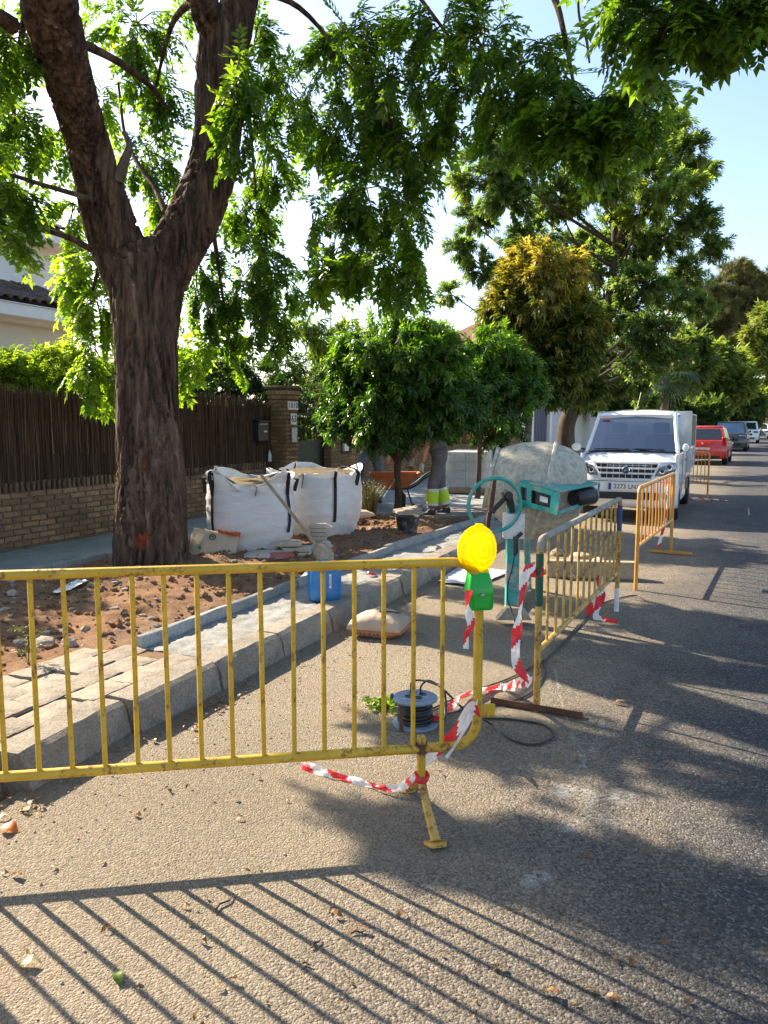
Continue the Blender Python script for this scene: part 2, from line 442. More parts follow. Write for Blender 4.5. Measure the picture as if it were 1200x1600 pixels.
for k in range(260):
    x = rr.uniform(-6.0, -3.55); yy = rr.uniform(1.5, 11); r = rr.uniform(.012, .045); rock(rub, (x, yy, soil_z(x, yy)+r*.15), r, rr, .6)
o = rub.build('rubble', STONE, smooth=False, fix=False, kind='stuff'); o['label'] = 'pale rubble bits mixed into the dug soil'; o['category'] = 'rubble'
o = clods.build('soil_clods', SOIL, smooth=False, fix=False, kind='stuff'); o['label'] = 'crumbly reddish clods and pebbles on the dug soil'; o['category'] = 'soil'
grit = MB()
for k in range(2200):
    t = rr.random(); yy = rr.uniform(.8, 9.5); x = kerb_x(yy)+.02+abs(rr.gauss(0, .55)) if t < .75 else rr.uniform(-2.4, 2.2)
    r = rr.choice([.002, .0028, .0035, .005])*rr.uniform(.7, 1.4); rock(grit, (x, yy, r*.4), r, rr)
o = grit.build('road_grit', STONE, smooth=False, fix=False, kind='stuff'); o['label'] = 'loose sandy grit scattered along the kerb on the road'; o['category'] = 'grit'

# ------------------------------------------------------------------ walls, pillars, fence
bk = MB(); bk.box((0, 0, 0), (.03, .245, .052)); 
def jbrick(sx, sy, sz, mat, seed):
    b = MB(); rr = random.Random(seed)
    b.box((0, 0, 0), (sx, sy, sz)); b.v = [(x+rr.uniform(-.003, .003), y+rr.uniform(-.006, .006), z+rr.uniform(-.004, .004)) for x, y, z in b.v]
    bm = bmesh.new(); me = b.mesh('brick', mat, smooth=False); bm.from_mesh(me)
    bmesh.ops.bevel(bm, geom=list(bm.edges), offset=.005, segments=1, affect='EDGES'); bm.to_mesh(me); bm.free(); return me
BR = [jbrick(.05, .232, .052, BRICK, s) for s in range(4)]
BRH = [jbrick(.05, .11, .052, BRICK, 9+s) for s in range(2)]
BR2 = [jbrick(.05, .232, .052, BRICK2, 20+s) for s in range(4)]
BRH2 = [jbrick(.05, .11, .052, BRICK2, 29+s) for s in range(2)]
SOLD = [jbrick(.16, .044, .115, BRICKD, 40+s) for s in range(4)]
def brick_wall(y0, y1, X, z0, n, label, full, half, coping=True, pitch=.0725, far=False):
    t = thing('brick_wall', label, 'wall', (X, y0, 0))
    b = MB(); b.box((-.145, (y1-y0)/2, (z0+n*pitch)/2-.01), (.25, y1-y0, z0+n*pitch+.02)); b.build('mortar_core', MORTAR, t, smooth=False)
    for c in range(n):
        y = 0 if c % 2 == 0 else -.125
        z = z0+pitch*(c+.5)
        while y < y1-y0:
            a = max(y, 0); e = min(y+.235, y1-y0)
            if e-a > .15: inst('brick', random.choice(full), t, (-.022+random.uniform(-.005, .005), (a+e)/2, z+random.uniform(-.003, .003)), (random.uniform(-.015, .015), 0, random.uniform(-.015, .015)), (1, (e-a)/.235, 1))
            elif e-a > .05: inst('brick', random.choice(half), t, (-.022, (a+e)/2, z), (0, 0, 0), (1, (e-a)/.112, 1))
            y += .252
    if coping:
        y = .03; z = z0+n*pitch+.055
        while y < y1-y0-.02:
            inst('coping_brick', random.choice(SOLD), t, (-.075+random.uniform(-.008, .008), y, z+random.uniform(-.006, .006)), (random.uniform(-.05, .05), random.uniform(-.03, .03), 0)); y += .079
    return t
brick_wall(4.6, 12.06, -7.6, .13, 9, 'low tan brick wall under the reed fence behind the big tree', BR, BRH)
brick_wall(14.26, 18.6, -7.6, .13, 11, 'low brick wall behind the workers, just past the gate', BR2, BRH2)
brick_wall(18.9, 24.4, -7.6, .13, 11, 'far low brick wall leading up to the green slatted gate', BR2, BRH2)

def reed_fence(y0, y1, X, z0, z1, label):
    rr = random.Random(5); t = thing('reed_fence', label, 'fence', (X, y0, z0))
    V = []; F = []; A = []
    N = int((y1-y0)/.0040)
    for i in range(N):
        y = (y1-y0)*rr.random(); h = (z1-z0)+rr.gauss(0, .03)+.05*math.sin(y*1.3); r = rr.uniform(.0025, .006); x = rr.uniform(-.03, .02)
        k = len(V); lean = rr.gauss(0, .016); bx = rr.gauss(0, .006)
        if rr.random() < .04: lean *= 3; h += rr.uniform(0, .12)
        for j, tt in enumerate((0, .35, .7, 1.0)):
            for q in range(3):
                a = q*2.094+i; V.append((x+r*math.cos(a)+bx*math.sin(tt*5), y+lean*tt*h+r*math.sin(a)+rr.gauss(0, .002), tt*h))
        for j in range(3):
            for q in range(3): F.append((k+j*3+q, k+j*3+(q+1) % 3, k+j*3+3+(q+1) % 3, k+j*3+3+q)); A.append(min(1, max(0, rr.gauss(.45, .22))))
    me = bpy.data.meshes.new('reeds'); me.from_pydata(V, [], F); me.materials.append(REED)
    at_ = me.attributes.new('rnd', 'FLOAT', 'FACE'); at_.data.foreach_set('value', A)
    o = inst('reeds', me, t); o['kind'] = 'stuff'
    b = MB(); b.box((-.045, (y1-y0)/2, (z1-z0)/2-.03), (.012, y1-y0, z1-z0-.1)); b.build('backing_mat', REED, t, smooth=False)
    for z in (.25, .75, 1.05):
        b = MB(); b.tube([(.026, yy*(y1-y0)/20, z+rr.uniform(-.012, .012)) for yy in range(21)], .0022, 4); b.build('wire', IRON, t)
    return t
IRON = simple('wrought_iron', (.018, .022, .020), .5, .3, .2)
reed_fence(4.4, 12.08, -7.68, .80, 1.97, 'brown dried reed fence on top of the low brick wall')

def pillar(y0, y1, x0, x1, z0, z1, label, full, half):
    t = thing('brick_pillar', label, 'pillar', (x1, (y0+y1)/2, z0)); W = y1-y0; D = x1-x0; H = z1-z0
    b = MB(); b.box((-D/2, 0, H/2), (D-.03, W-.03, H)); b.build('mortar_core', MORTAR, t, smooth=False)
    n = int((H-.16)/.0725)
    def row(c, z, g, out):
        # three faces seen from the street
        for face in range(3):
            L = W if face == 0 else D; segs = [L/2, L/2] if c % 2 else [L*.27, L*.46, L*.27]; p = -L/2
            for s in segs:
                m = p+s/2; p += s; full_ = s > .15; me = random.choice(full if full_ else half); sc = (s-.012)/(.232 if full_ else .11)
                if face == 0: inst('brick', me, t, (-.02+out, m, z), (0, random.uniform(-.02, .02), 0), (1, sc*(1+out*2/W), g))
                elif face == 1: inst('brick', me, t, (-D/2+m, -W/2+.02-out, z), (0, 0, R(90)), (1, sc*(1+out*2/D), g))
                else: inst('brick', me, t, (-D/2+m, W/2-.02+out, z), (0, 0, R(90)), (1, sc*(1+out*2/D), g))
    for c in range(n): row(c, .0725*(c+.5), 1, random.uniform(-.003, .003))
    row(0, n*.0725+.04, 1.25, .025); row(1, n*.0725+.12, 1.4, .045)
    b = MB(); b.box((-D/2, 0, H+.012), (D+.09, W+.09, .05)); b.build('cap_slab', BRICKD, t, bevel=.01)
    return t
pillar(12.08, 12.50, -7.72, -7.35, .13, 2.22, 'brick gate pillar carrying the house numbers beside the mailbox', BR2, BRH2)
pillar(13.82, 14.24, -7.72, -7.35, .13, 2.22, 'brick gate pillar half hidden by the orange tree leaves', BR2, BRH2)
pillar(18.6, 18.9, -7.72, -7.5, .13, 1.35, 'slim brick pier in the middle of the low wall behind workers', BR2, BRH2)
pillar(24.4, 24.95, -7.75, -7.3, .13, 2.2, 'brick pillar left of the green slatted gate', BR2, BRH2)
pillar(27.45, 29.1, -7.75, -7.3, .13, 2.2, 'wide brick pillar right of the green slatted gate', BR2, BRH2)
# ------------------------------------------------------------------ site materials
YEL = rusty('yellow_paint', (.60, .34, .016), amt=.85, fade=(.68, .42, .035), lo=.525)
YELR = rusty('worn_yellow_paint', (.56, .31, .045), amt=.9, fade=(.60, .38, .09), lo=.50)
ORG = rusty('orange_paint', (.66, .27, .035), amt=.6, fade=(.70, .36, .08), lo=.56)
RUST = simple('rusty_steel', (.12, .055, .03), .85, .2, .4, 14, .4)
GREYT = rusty('grey_tape', (.17, .21, .21), (.30, .22, .14), .8, .55, (.30, .33, .33), .47)
GREENT = simple('green_tape', (.012, .085, .055), .35, var=.3, scale=20)
BLUET = simple('blue_tape', (.02, .045, .17), .4, var=.3, scale=20)
WHITEP = simple('white_paint', (.72, .72, .70), .5, var=.1, dirt=(.3, .25, .2), dirt_amt=.5, dscale=14)
RED = simple('red_film', (.70, .028, .035), .3, var=.1, scale=30)
WHT = simple('white_film', (.78, .76, .74), .3, var=.06, scale=30)
def m_tape(name, c):
    n = NT(name); p = n.princ(c, .28, 0, n.bump(n.noise(45, 4, .6), .7, .006), .5); t = n.n('ShaderNodeBsdfTranslucent'); t.inputs[0].default_value = (*c, 1); m = n.n('ShaderNodeMixShader'); m.inputs[0].default_value = .4
    n.l(p, m.inputs[1]); n.l(t.outputs[0], m.inputs[2]); return n.done(m.outputs[0])
TRED = m_tape('tape_red', (.78, .04, .05)); TWHT = m_tape('tape_white', (.85, .82, .80))
TEAL = simple('teal_paint', (.012, .30, .26), .38, var=.12, dirt=(.30, .28, .24), dirt_amt=.75, dscale=7)
TEALD = simple('teal_paint_cement_splashed', (.05, .30, .27), .6, var=.2, dirt=(.36, .34, .30), dirt_amt=.95, dscale=5)
CEM = m_concrete('cement_crust', (.50, .465, .375), 4, .6, 22, (.20, .19, .16), .5, .2)
CEMT = m_concrete('cement_crust_tan', (.36, .30, .22), 4, .8, 45, (.2, .16, .12), .4, .2)
BLACK = simple('black_rubber', (.015, .015, .016), .55, var=.3)
BLACKP = simple('black_plastic', (.02, .021, .024), .35, var=.2)
STEELG = simple('grey_steel', (.30, .31, .32), .4, .7, .2, 12)
WOOD = simple('worn_wood', (.34, .24, .15), .75, var=.3, scale=9, bump=.4)
WOODO = simple('varnished_wood', (.50, .27, .10), .5, var=.2, scale=9)
CABLE = simple('cable', (.02, .022, .022), .5, var=.3)

# ------------------------------------------------------------------ crowd-control barriers
def rounded(x0, x1, z0, z1, r, top=True, bottom=True):
    X = Vector((1, 0, 0)); Z = Vector((0, 0, 1)); p = []
    if bottom:
        p += arc((x0+r, 0, z0+r), r, R(180), R(270), 6, X, Z) + arc((x1-r, 0, z0+r), r, R(270), R(360), 6, X, Z)
    if top:
        p += arc((x1-r, 0, z1-r), r, 0, R(90), 6, X, Z) + arc((x0+r, 0, z1-r), r, R(90), R(180), 6, X, Z)
    return p
bar_meshes = {}
def barmesh(h, r, mat):
    k = (round(h, 3), r, mat.name)
    if k not in bar_meshes:
        b = MB(); b.tube([(0, 0, 0), (0, 0, h/2), (0, 0, h)], r, 8); bar_meshes[k] = b.mesh('bar', mat)
    return bar_meshes[k]

# nearest barrier: closed frame on splayed feet
u = Vector((-.837, -.548, 0)); BR1 = Vector((-.885, 2.91, 0))
b1 = thing('barrier', 'yellow barrier nearest the camera with an orange warning lamp on its corner', 'barrier', BR1, math.atan2(u.y, u.x), 'site barriers')
b = MB(); b.tube(rounded(0, 2.32, .288, 1.05, .105), .0195, 10, closed=True); b.build('frame', YEL, b1)
for k in range(18):
    inst('bar', barmesh(.735, .0098, YEL), b1, (.148+.119*k, 0, .302), (random.uniform(-.006, .006), random.uniform(-.006, .006), random.uniform(0, 6)))
for lx in (.232, 2.08):
    b = MB(); b.box((lx, 0, .245), (.03, .034, .19)); b.build('leg_post', YEL, b1, bevel=.005)
    for s in (1, -1):
        f = MB(); f.tube([(lx, .0*s, .155), (lx-.004, .1*s, .085), (lx-.012*s, .225*s, .012)], [.018, .018, .021], 8)
        ft = f.build('foot', YELR, b1)
        p = MB(); p.prism([(-.045, -.03), (-.03, .035), (.03, .04), (.048, -.02), (.02, -.045)], 0, .012, Matrix.Translation((lx-.013*s, .235*s, .004)) @ Matrix.Rotation(.25*s, 4, 'X'))
        p.build('foot_plate', YELR, ft, bevel=.003)
b = MB(); b.box((-.045, .0, .43), (.06, .012, .055)); b.box((-.012, 0, .43), (.012, .03, .05)); b.build('coupling_hook', YEL, b1, bevel=.003)
b = MB(); b.tube([(.232, 0, .27), (.232, 0, .31)], .0235, 8); b.build('weld_joint', RUST, b1)

def post_barrier(label, A, B, z0, z1, nb, fmat, bmat, feet, extra=None, plate=None):
    A = Vector((*A, 0)); B = Vector((*B, 0)); d = B-A; L = d.length
    t = thing('barrier', label, 'barrier', A, math.atan2(d.y, d.x), 'site barriers')
    X = Vector((1, 0, 0)); Z = Vector((0, 0, 1)); r = .06
    top = [Vector((0, 0, .0)), Vector((0, 0, z1*.5)), ]+arc((r, 0, z1-r), r, R(180), R(90), 6, X, Z)+arc((L-r, 0, z1-r), r, R(90), 0, 6, X, Z)+[Vector((L, 0, z1*.5)), Vector((L, 0, 0))]
    b = MB(); b.tube(top, .0195, 10); b.build('frame', fmat, t)
    b = MB(); b.tube([(.02, 0, z0), (L-.02, 0, z0)], .0165, 8); b.build('bottom_rail', bmat, t)
    for k in range(nb):
        x = L*(k+1)/(nb+1); inst('bar', barmesh(z1-z0, .0088, bmat), t, (x, 0, z0), (random.uniform(-.008, .008), random.uniform(-.008, .008), random.uniform(0, 6)))
    for x, half in feet:
        b = MB(); b.box((x, 0, .013), (.045, half*2, .014)); b.box((x-.02, 0, .026), (.006, half*2, .03)); b.build('foot', RUST if fmat is not ORG else ORG, t)
    if extra: extra(t, L, z1)
    if plate:
        b = MB(); b.box((plate, .012, z0+.42), (.14, .004, .24)); b.build('plaque', ORG, t)
    return t
def wraps(t, L, z1):
    def w(name, pts, mat, r=.0218): q = MB(); q.tube(pts, r, 10); q.build(name, mat, t)
    w('tape_wrap', [(0, 0, z1*.62), (0, 0, z1*.8), (0, 0, z1-.075)], GREENT)
    X = Vector((1, 0, 0)); Z = Vector((0, 0, 1))
    w('tape_wrap', arc((.06, 0, z1-.06), .06, R(178), R(90), 6, X, Z)+[Vector((L*.15, 0, z1)), Vector((L*.4, 0, z1)), Vector((L*.7, 0, z1)), Vector((L-.08, 0, z1))], GREYT, .0212)
    w('tape_wrap', [(L, 0, z1*.72), (L, 0, z1*.85), (L, 0, z1-.055)], BLUET)
    w('painted_end', [(L, 0, .0), (L, 0, .1), (L, 0, .2)], WHITEP, .0208)
post_barrier('worn yellow barrier beside the concrete mixer with green and blue taped ends', (-.912, 4.125), (-.808, 6.66), .34, .965, 12, YELR, YELR, [(.0, .26)], wraps)
post_barrier('clean orange barrier standing between the mixer and the white truck', (-.751, 7.60), (-.588, 9.93), .42, .985, 10, ORG, ORG, [(2.335, .25)], None, .75)
post_barrier('small orange barrier behind the rear wheel of the white truck', (-.35, 17.1), (-1.35, 18.7), .36, .98, 12, ORG, ORG, [(0, .22)])

# ------------------------------------------------------------------ warning lamp
def m_lens():
    n = NT('yellow_lens'); c = n.sep(n.co()); rr = n.math('SQRT', n.math('ADD', n.math('MULTIPLY', c[0], c[0]), n.math('MULTIPLY', c[1], c[1])))
    ring = n.math('SINE', n.math('MULTIPLY', rr, 1100)); cell = n.vor(170)
    nm = n.bump(n.math('ADD', n.math('MULTIPLY', ring, .5), cell), .6, .004)
    p = n.princ((.90, .72, .006), .14, 0, nm, .6, Transmission_Weight=.35)
    t = n.n('ShaderNodeBsdfTranslucent'); t.inputs[0].default_value = (1.0, .86, .02, 1); n.l(nm, t.inputs['Normal'])
    m = n.n('ShaderNodeMixShader'); m.inputs[0].default_value = .55; n.l(p, m.inputs[1]); n.l(t.outputs[0], m.inputs[2])
    x = n.n('ShaderNodeBsdfTransparent'); x.inputs[0].default_value = (1.0, .82, .03, 1); m2 = n.n('ShaderNodeMixShader'); m2.inputs[0].default_value = .38; n.l(m.outputs[0], m2.inputs[1]); n.l(x.outputs[0], m2.inputs[2])
    return n.done(m2.outputs[0])
LENS = m_lens()
GREENP = simple('green_plastic', (.015, .36, .035), .28, var=.06, dirt=(.05, .2, .05), dirt_amt=.3, dscale=9)
LP = BR1+Vector((0, 0, .0))
lamp_t = thing('warning_lamp', 'round yellow warning lamp with green battery box on the near barrier', 'lamp', LP+Vector((0, 0, .86)), YAW+R(9))
b = MB(); rings = []
for z, w, d, o in ((0, .092, .085, 0), (.012, .1, .09, 0), (.055, .1, .09, 0), (.06, .105, .096, .002), (.095, .1, .086, .004), (.138, .084, .07, .014), (.146, .074, .06, .014)):
    c = .014; P = []
    for sx, sy in ((1, 1), (-1, 1), (-1, -1), (1, -1)):
        for q in range(4):
            a = {(1, 1): 0, (-1, 1): 90, (-1, -1): 180, (1, -1): 270}[(sx, sy)]+q*30
            P.append(Vector((sx*(w/2-c)+c*math.cos(R(a)), o+sy*(d/2-c)+c*math.sin(R(a)), z)))
    rings.append(P)
b.loft(rings); hs = b.build('housing', GREENP, lamp_t, angle=30)
b = MB(); b.box((0, -.048, .035), (.07, .004, .048)); b.build('battery_door', GREENP, hs, bevel=.002)
b = MB(); b.lathe([(.0, 0), (.0075, 0), (.0085, .002), (.0085, .004), (.005, .006), (0, .006)], 14, Matrix.Translation((0, -.049, .062)) @ Matrix.Rotation(R(90), 4, 'X')); b.build('screw', STEELG, hs)
M = Matrix.Translation((-.006, .01, .236)) @ Matrix.Rotation(R(24), 4, 'Z') @ Matrix.Rotation(R(90), 4, 'X') @ Matrix.Rotation(R(-3), 4, 'X')
def lens_part(name, prof, mat, **kw):
    b = MB(); b.lathe(prof, 40); o = b.build(name, mat, lamp_t, angle=30, **kw); o.matrix_local = M; return o
lens_part('lens', [(.0045*i/1.0*.2*5/1.0 if False else .0935*i/40, (.037*(1-(i/40)**2.6)**.5 if i < 40 else 0)+(.0011 if i % 2 else -.0004)*(i < 38)) for i in range(41)], LENS)
lens_part('lens_back', [(.0935, -.002), (.092, -.014), (.083, -.024), (.06, -.033), (.03, -.038), (0, -.039)], LENS)
lens_part('rim', [(.0935, -.005), (.098, -.004), (.0995, 0), (.098, .004), (.0935, .005), (.091, 0), (.0935, -.005)], LENS)
b = MB(); b.box((0, .01, .335), (.03, .022, .012)); b.build('clip', LENS, lamp_t, bevel=.003)
b = MB(); b.box((.01, .01, .150), (.06, .03, .012)); b.build('lens_foot', LENS, lamp_t, bevel=.003)

# ------------------------------------------------------------------ red and white tape
def tape(label, pts, nrm, w=.062, seg=.085, twist=0.0, sag=0, off=0):
    P = spline(pts, 10); N = [Vector(v) for v in nrm]
    L = [0]
    for a, c in zip(P[:-1], P[1:]): L.append(L[-1]+(c-a).length)
    tot = L[-1]; b = MB(); K = max(4, int(tot/.008)); prev = None; i = 0
    for k in range(K+1):
        s = tot*k/K
        while i < len(L)-2 and L[i+1] < s: i += 1
        q = (s-L[i])/max(1e-6, L[i+1]-L[i]); p = P[i].lerp(P[i+1], q); T = (P[i+1]-P[i]).normalized()
        x = s/tot*(len(N)-1); j = min(int(x), len(N)-2) if len(N) > 1 else 0
        wd = N[j].lerp(N[j+1], x-j) if len(N) > 1 else N[0].copy()
        wd = wd-T*wd.dot(T); wd = wd.normalized() if wd.length > 1e-5 else T.orthogonal().normalized()
        ww = w*.85*(.70+.30*math.sin(s*19+off*5)*math.sin(s*7.3+1)); crink = T.cross(wd)*(.010*math.sin(s*47+off))
        cur = (p-wd*ww/2, p+crink, p+wd*ww/2)
        if prev:
            for h in range(4):
                m = int((s+off+h*w*.22)/seg) % 2; i0, q0 = (0, h/2) if h < 2 else (1, (h-2)/2)
                b.add([prev[i0].lerp(prev[i0+1], q0), prev[i0].lerp(prev[i0+1], q0+.5), cur[i0].lerp(cur[i0+1], q0+.5), cur[i0].lerp(cur[i0+1], q0)], [(0, 1, 2, 3)], m)
        prev = cur
    o = b.build('barrier_tape', [TRED, TWHT], None, fix=False)
    return tag(o, label, 'tape', 'red and white tape')
V = Vector
S = CR.copy(); Up = V((0, 0, 1))
tape('short red and white tape end hanging under the warning lamp', [at(733, 922, 3.02), at(730, 945, 3.02), at(736, 975, 3.02), at(729, 992, 3.02), at(728, 1014, 3.02)], [S, S*.4+CF0, S, S*.7-CF0*.5, S], .045, .075)
b2n = V((-.912, 4.125, 0))
tape('red and white tape hanging from the green end of the barrier near the mixer',
     [b2n+V((.03, -.02, .80)), b2n+V((-.03, -.03, .79)), at(830, 880, 4.05), at(818, 910, 4.0), at(812, 960, 4.0), at(806, 1005, 3.98), at(808, 1040, 3.95), at(829, 1066, 3.92)],
     [Up, Up+S, S*.8+CF0*.3, S, S*.5+CF0, S*.9, S*.6-CF0*.4, S], .075, .1)
tape('red and white tape lying from the barrier foot towards the cable reel',
     [at(829, 1066, 3.92), gd(790, 1073, .03), gd(750, 1078, .03), gd(722, 1088, .04), gd(700, 1108, .03), gd(684, 1124, .02), gd(672, 1120, .05)],
     [Up*.7+S*.3, Up+CF0*.6, Up*.6+CF0, Up+S*.4, Up*.5+S, Up+CF0, S], .075, .11, off=.3)
o_ = BR1
tape('crumpled red and white tape knotted round the lower corner of the near barrier',
     [o_+V((-.03, .03, .45)), o_+V((.012, -.028, .455)), o_+V((-.02, -.02, .43)), o_+V((-.07, -.03, .36)), o_+V((-.12, -.055, .29)), o_+V((-.16, -.07, .25)), o_+V((-.20, -.09, .20))],
     [Up, Up, Up*.5+u, u+Up*.2, u*.8+Up*.4, u, u], .085, .12)
tape('loose white tape end dangling from the near barrier corner', [o_+V((-.01, -.024, .45)), o_+V((-.03, -.06, .38)), o_+V((-.07, -.075, .30)), o_+V((-.10, -.085, .25))], [u, u*.6+Up*.3, u], .03, .3, off=.31)
lg = BR1+u*.232
tape('red and white tape trailing over the asphalt from the near barrier leg',
     [gd(472, 1196, .012), gd(505, 1206, .02), gd(545, 1217, .012), gd(590, 1229, .02), gd(612, 1232, .03), gd(635, 1225, .06), lg+V((-.025, -.02, .17))],
     [Up*.5+CF0, Up+CF0*.3, Up*.4+CF0, Up, Up*.5+CF0, Up, Up], .055, .105, off=.02)
tape('red tape band wound round the near barrier leg', [lg+V((.03*math.cos(a), .03*math.sin(a), .165+.004*math.sin(2*a))) for a in [i*.7 for i in range(10)]], [Up], .045, 5)
b3f = V((-.59, 9.93, 0))
tape('red and white tape hanging from the far post of the orange barrier', [b3f+V((-.06, -.3, .93)), b3f+V((-.06, -.32, .7)), b3f+V((-.06, -.3, .45)), b3f+V((-.10, -.35, .2)), b3f+V((-.12, -.38, .12))], [S, S*.6+CF0, S, S*.5-CF0, S], .06, .1)
tape('red and white tape lying at the foot of the far orange barrier', [V((-.7, 17.0, .02)), V((-.5, 17.05, .05)), V((-.3, 17.0, .03)), V((-.1, 17.1, .03)), V((.05, 17.0, .02))], [Up+CF0, Up*.6+CF0, CF0], .08, .11)
tape('crumpled red and white tape behind the far end of the worn barrier', [V((-1.0, 6.35, .02)), V((-.95, 6.45, .18)), V((-.93, 6.5, .33)), V((-.9, 6.42, .2)), V((-.92, 6.3, .02)), V((-.75, 6.25, .015))], [S, S+CF0, S, S-CF0, Up+S], .09, .14)

# ------------------------------------------------------------------ cable reel and cables
RB = simple('blue_grey_plastic', (.17, .235, .31), .35, var=.12, dirt=(.28, .27, .25), dirt_amt=.5, dscale=14)
rl = thing('cable_reel', 'small blue grey cable reel wound with black cable on the road', 'cable reel', gd(649, 1131), YAW)
b = MB(); b.lathe([(.0, .0), (.122, .0), (.124, .006), (.122, .012), (.07, .02), (.0, .02)], 36); b.build('lower_disc', RB, rl)
b = MB(); b.lathe([(.0, .132), (.07, .132), (.117, .138), (.12, .145), (.117, .15), (.075, .152), (.072, .158), (.0, .158)], 36); tp = b.build('upper_disc', RB, rl)
for a in (20, 110, 200, 290):
    b = MB(); b.lathe([(0, 0), (.019, 0), (.019, .003), (.015, .003), (.013, -.004), (0, -.004)], 16, Matrix.Translation((.042*math.cos(R(a)), .042*math.sin(R(a)), .159))); b.build('socket', BLACKP, tp)
b = MB(); b.box((-.125, .02, .146), (.02, .03, .022)); b.build('winding_knob', BLUET, tp, bevel=.004)
rr = random.Random(2)
b = MB()
for k in range(9):
    z = .028+k*.0118; r0 = .084+rr.uniform(-.006, .008)
    b.tube([(r0*math.cos(a), r0*math.sin(a), z+.004*math.sin(a+k)) for a in [i*2*math.pi/24 for i in range(24)]], .0065, 6, closed=True)
b.build('wound_cable', CABLE, rl)
b = MB(); b.box((-.078, -.098, .07), (.02, .014, .13)); b.box((-.078, -.098, .006), (.022, .03, .012)); b.build('stand_leg', RUST, rl, bevel=.002)
r0 = gd(649, 1131)
def cable(label, pts, r=.0055):
    b = MB(); b.tube(spline(pts, 10), r, 7); return tag(b.build('cable', CABLE), label, 'cable', 'black power cables')
cable('black cable arching out of the reel socket and away behind the barrier post',
      [r0+V((.02, .03, .158)), r0+V((.02, .03, .2)), r0+V((.06, .04, .235)), at(690, 1075, 3.75), at(706, 1090, 3.7), at(728, 1110, 3.65), gd(765, 1130, .01), gd(800, 1156, .008), gd(838, 1163, .008), gd(864, 1150, .008), gd(850, 1133, .008), gd(800, 1124, .008), gd(755, 1122, .008)])
cable('black cable looping off the reel winding and back to the ground', [r0+V((-.05, .06, .15)), r0+V((-.05, .07, .2)), r0+V((.0, .08, .215)), at(682, 1070, 3.8), at(694, 1080, 3.75), at(697, 1110, 3.72), at(692, 1125, 3.70), r0+V((.09, -.02, .03))])
cable('black cable running along the barrier from the mixer plug to the reel',
      [gd(690, 1118, .008), gd(730, 1108, .008), gd(790, 1098, .008), gd(830, 1082, .008), gd(852, 1052, .008), gd(850, 1035, .008), gd(880, 1005, .008), gd(915, 968, .008), gd(935, 945, .008), gd(990, 930, .008), gd(1008, 938, .008)])
cable('second black cable running across the dusty road behind the reel', [gd(665, 1112, .008), gd(730, 1083, .008), gd(790, 1062, .008), gd(835, 1040, .008), gd(862, 1022, .008), gd(905, 975, .008)], .005)

# ------------------------------------------------------------------ concrete mixer
mx0 = gd(797, 962); MXD = 6.12
mx = thing('concrete_mixer', 'teal concrete mixer with grey cement crusted drum and round handwheel', 'mixer', mx0, YAW)
def loc(px, py, d):   # photo pixel at depth -> mixer-local point
    v = at(px, py, d)-mx0; return V((v.dot(CR), v.dot(CF0), v.z))
# drum
c0 = loc(767, 747, 6.75); c1 = loc(911, 781, 6.62); axis = (c1-c0); AL = axis.length; rot = axis.normalized().to_track_quat('Z', 'Y').to_matrix().to_4x4()
Md = Matrix.Translation(c0) @ rot
prof = [(.23, .05), (.255, .0), (.265, -.005), (.268, .02), (.305, .08), (.36, .19), (.402, .31), (.418, .40), (.421, .41), (.421, .425), (.42, .44), (.422, .46), (.415, .47), (.412, .56), (.405, .60), (.375, .68), (.335, .745), (.27, .785), (.18, .81), (.08, .82), (.0, .82)]
prof = [(r, z*AL/.82) for r, z in prof]
b = MB(); b.lathe(prof, 56, Md); rr = random.Random(8)
b.v = [tuple(Vector(v)*(1)+Vector((0, 0, .006*fbm(v[0]*6, v[1]*6+v[2]*7, 1, 3)))) for v in b.v]
dr = b.build('drum', CEM, mx, angle=50)
b = MB(); b.lathe([(.262, -.012), (.278, -.012), (.278, .014), (.262, .014), (.262, -.012)], 56, Md); b.build('drum_rim', CEM, dr)
b = MB(); b.lathe([(.421, .455*AL/.82), (.438, .46*AL/.82), (.44, .475*AL/.82), (.43, .49*AL/.82), (.412, .49*AL/.82)], 56, Md); b.build('seam_ring', CEM, dr)
b = MB()
for a in (0, 120, 240):
    q = [Md @ V((.25*math.cos(R(a+k*12)), .25*math.sin(R(a+k*12)), .08+.1*k)) for k in range(6)]; b.tube(q, .02, 6)
b.build('mixing_blade', CEMT, dr)
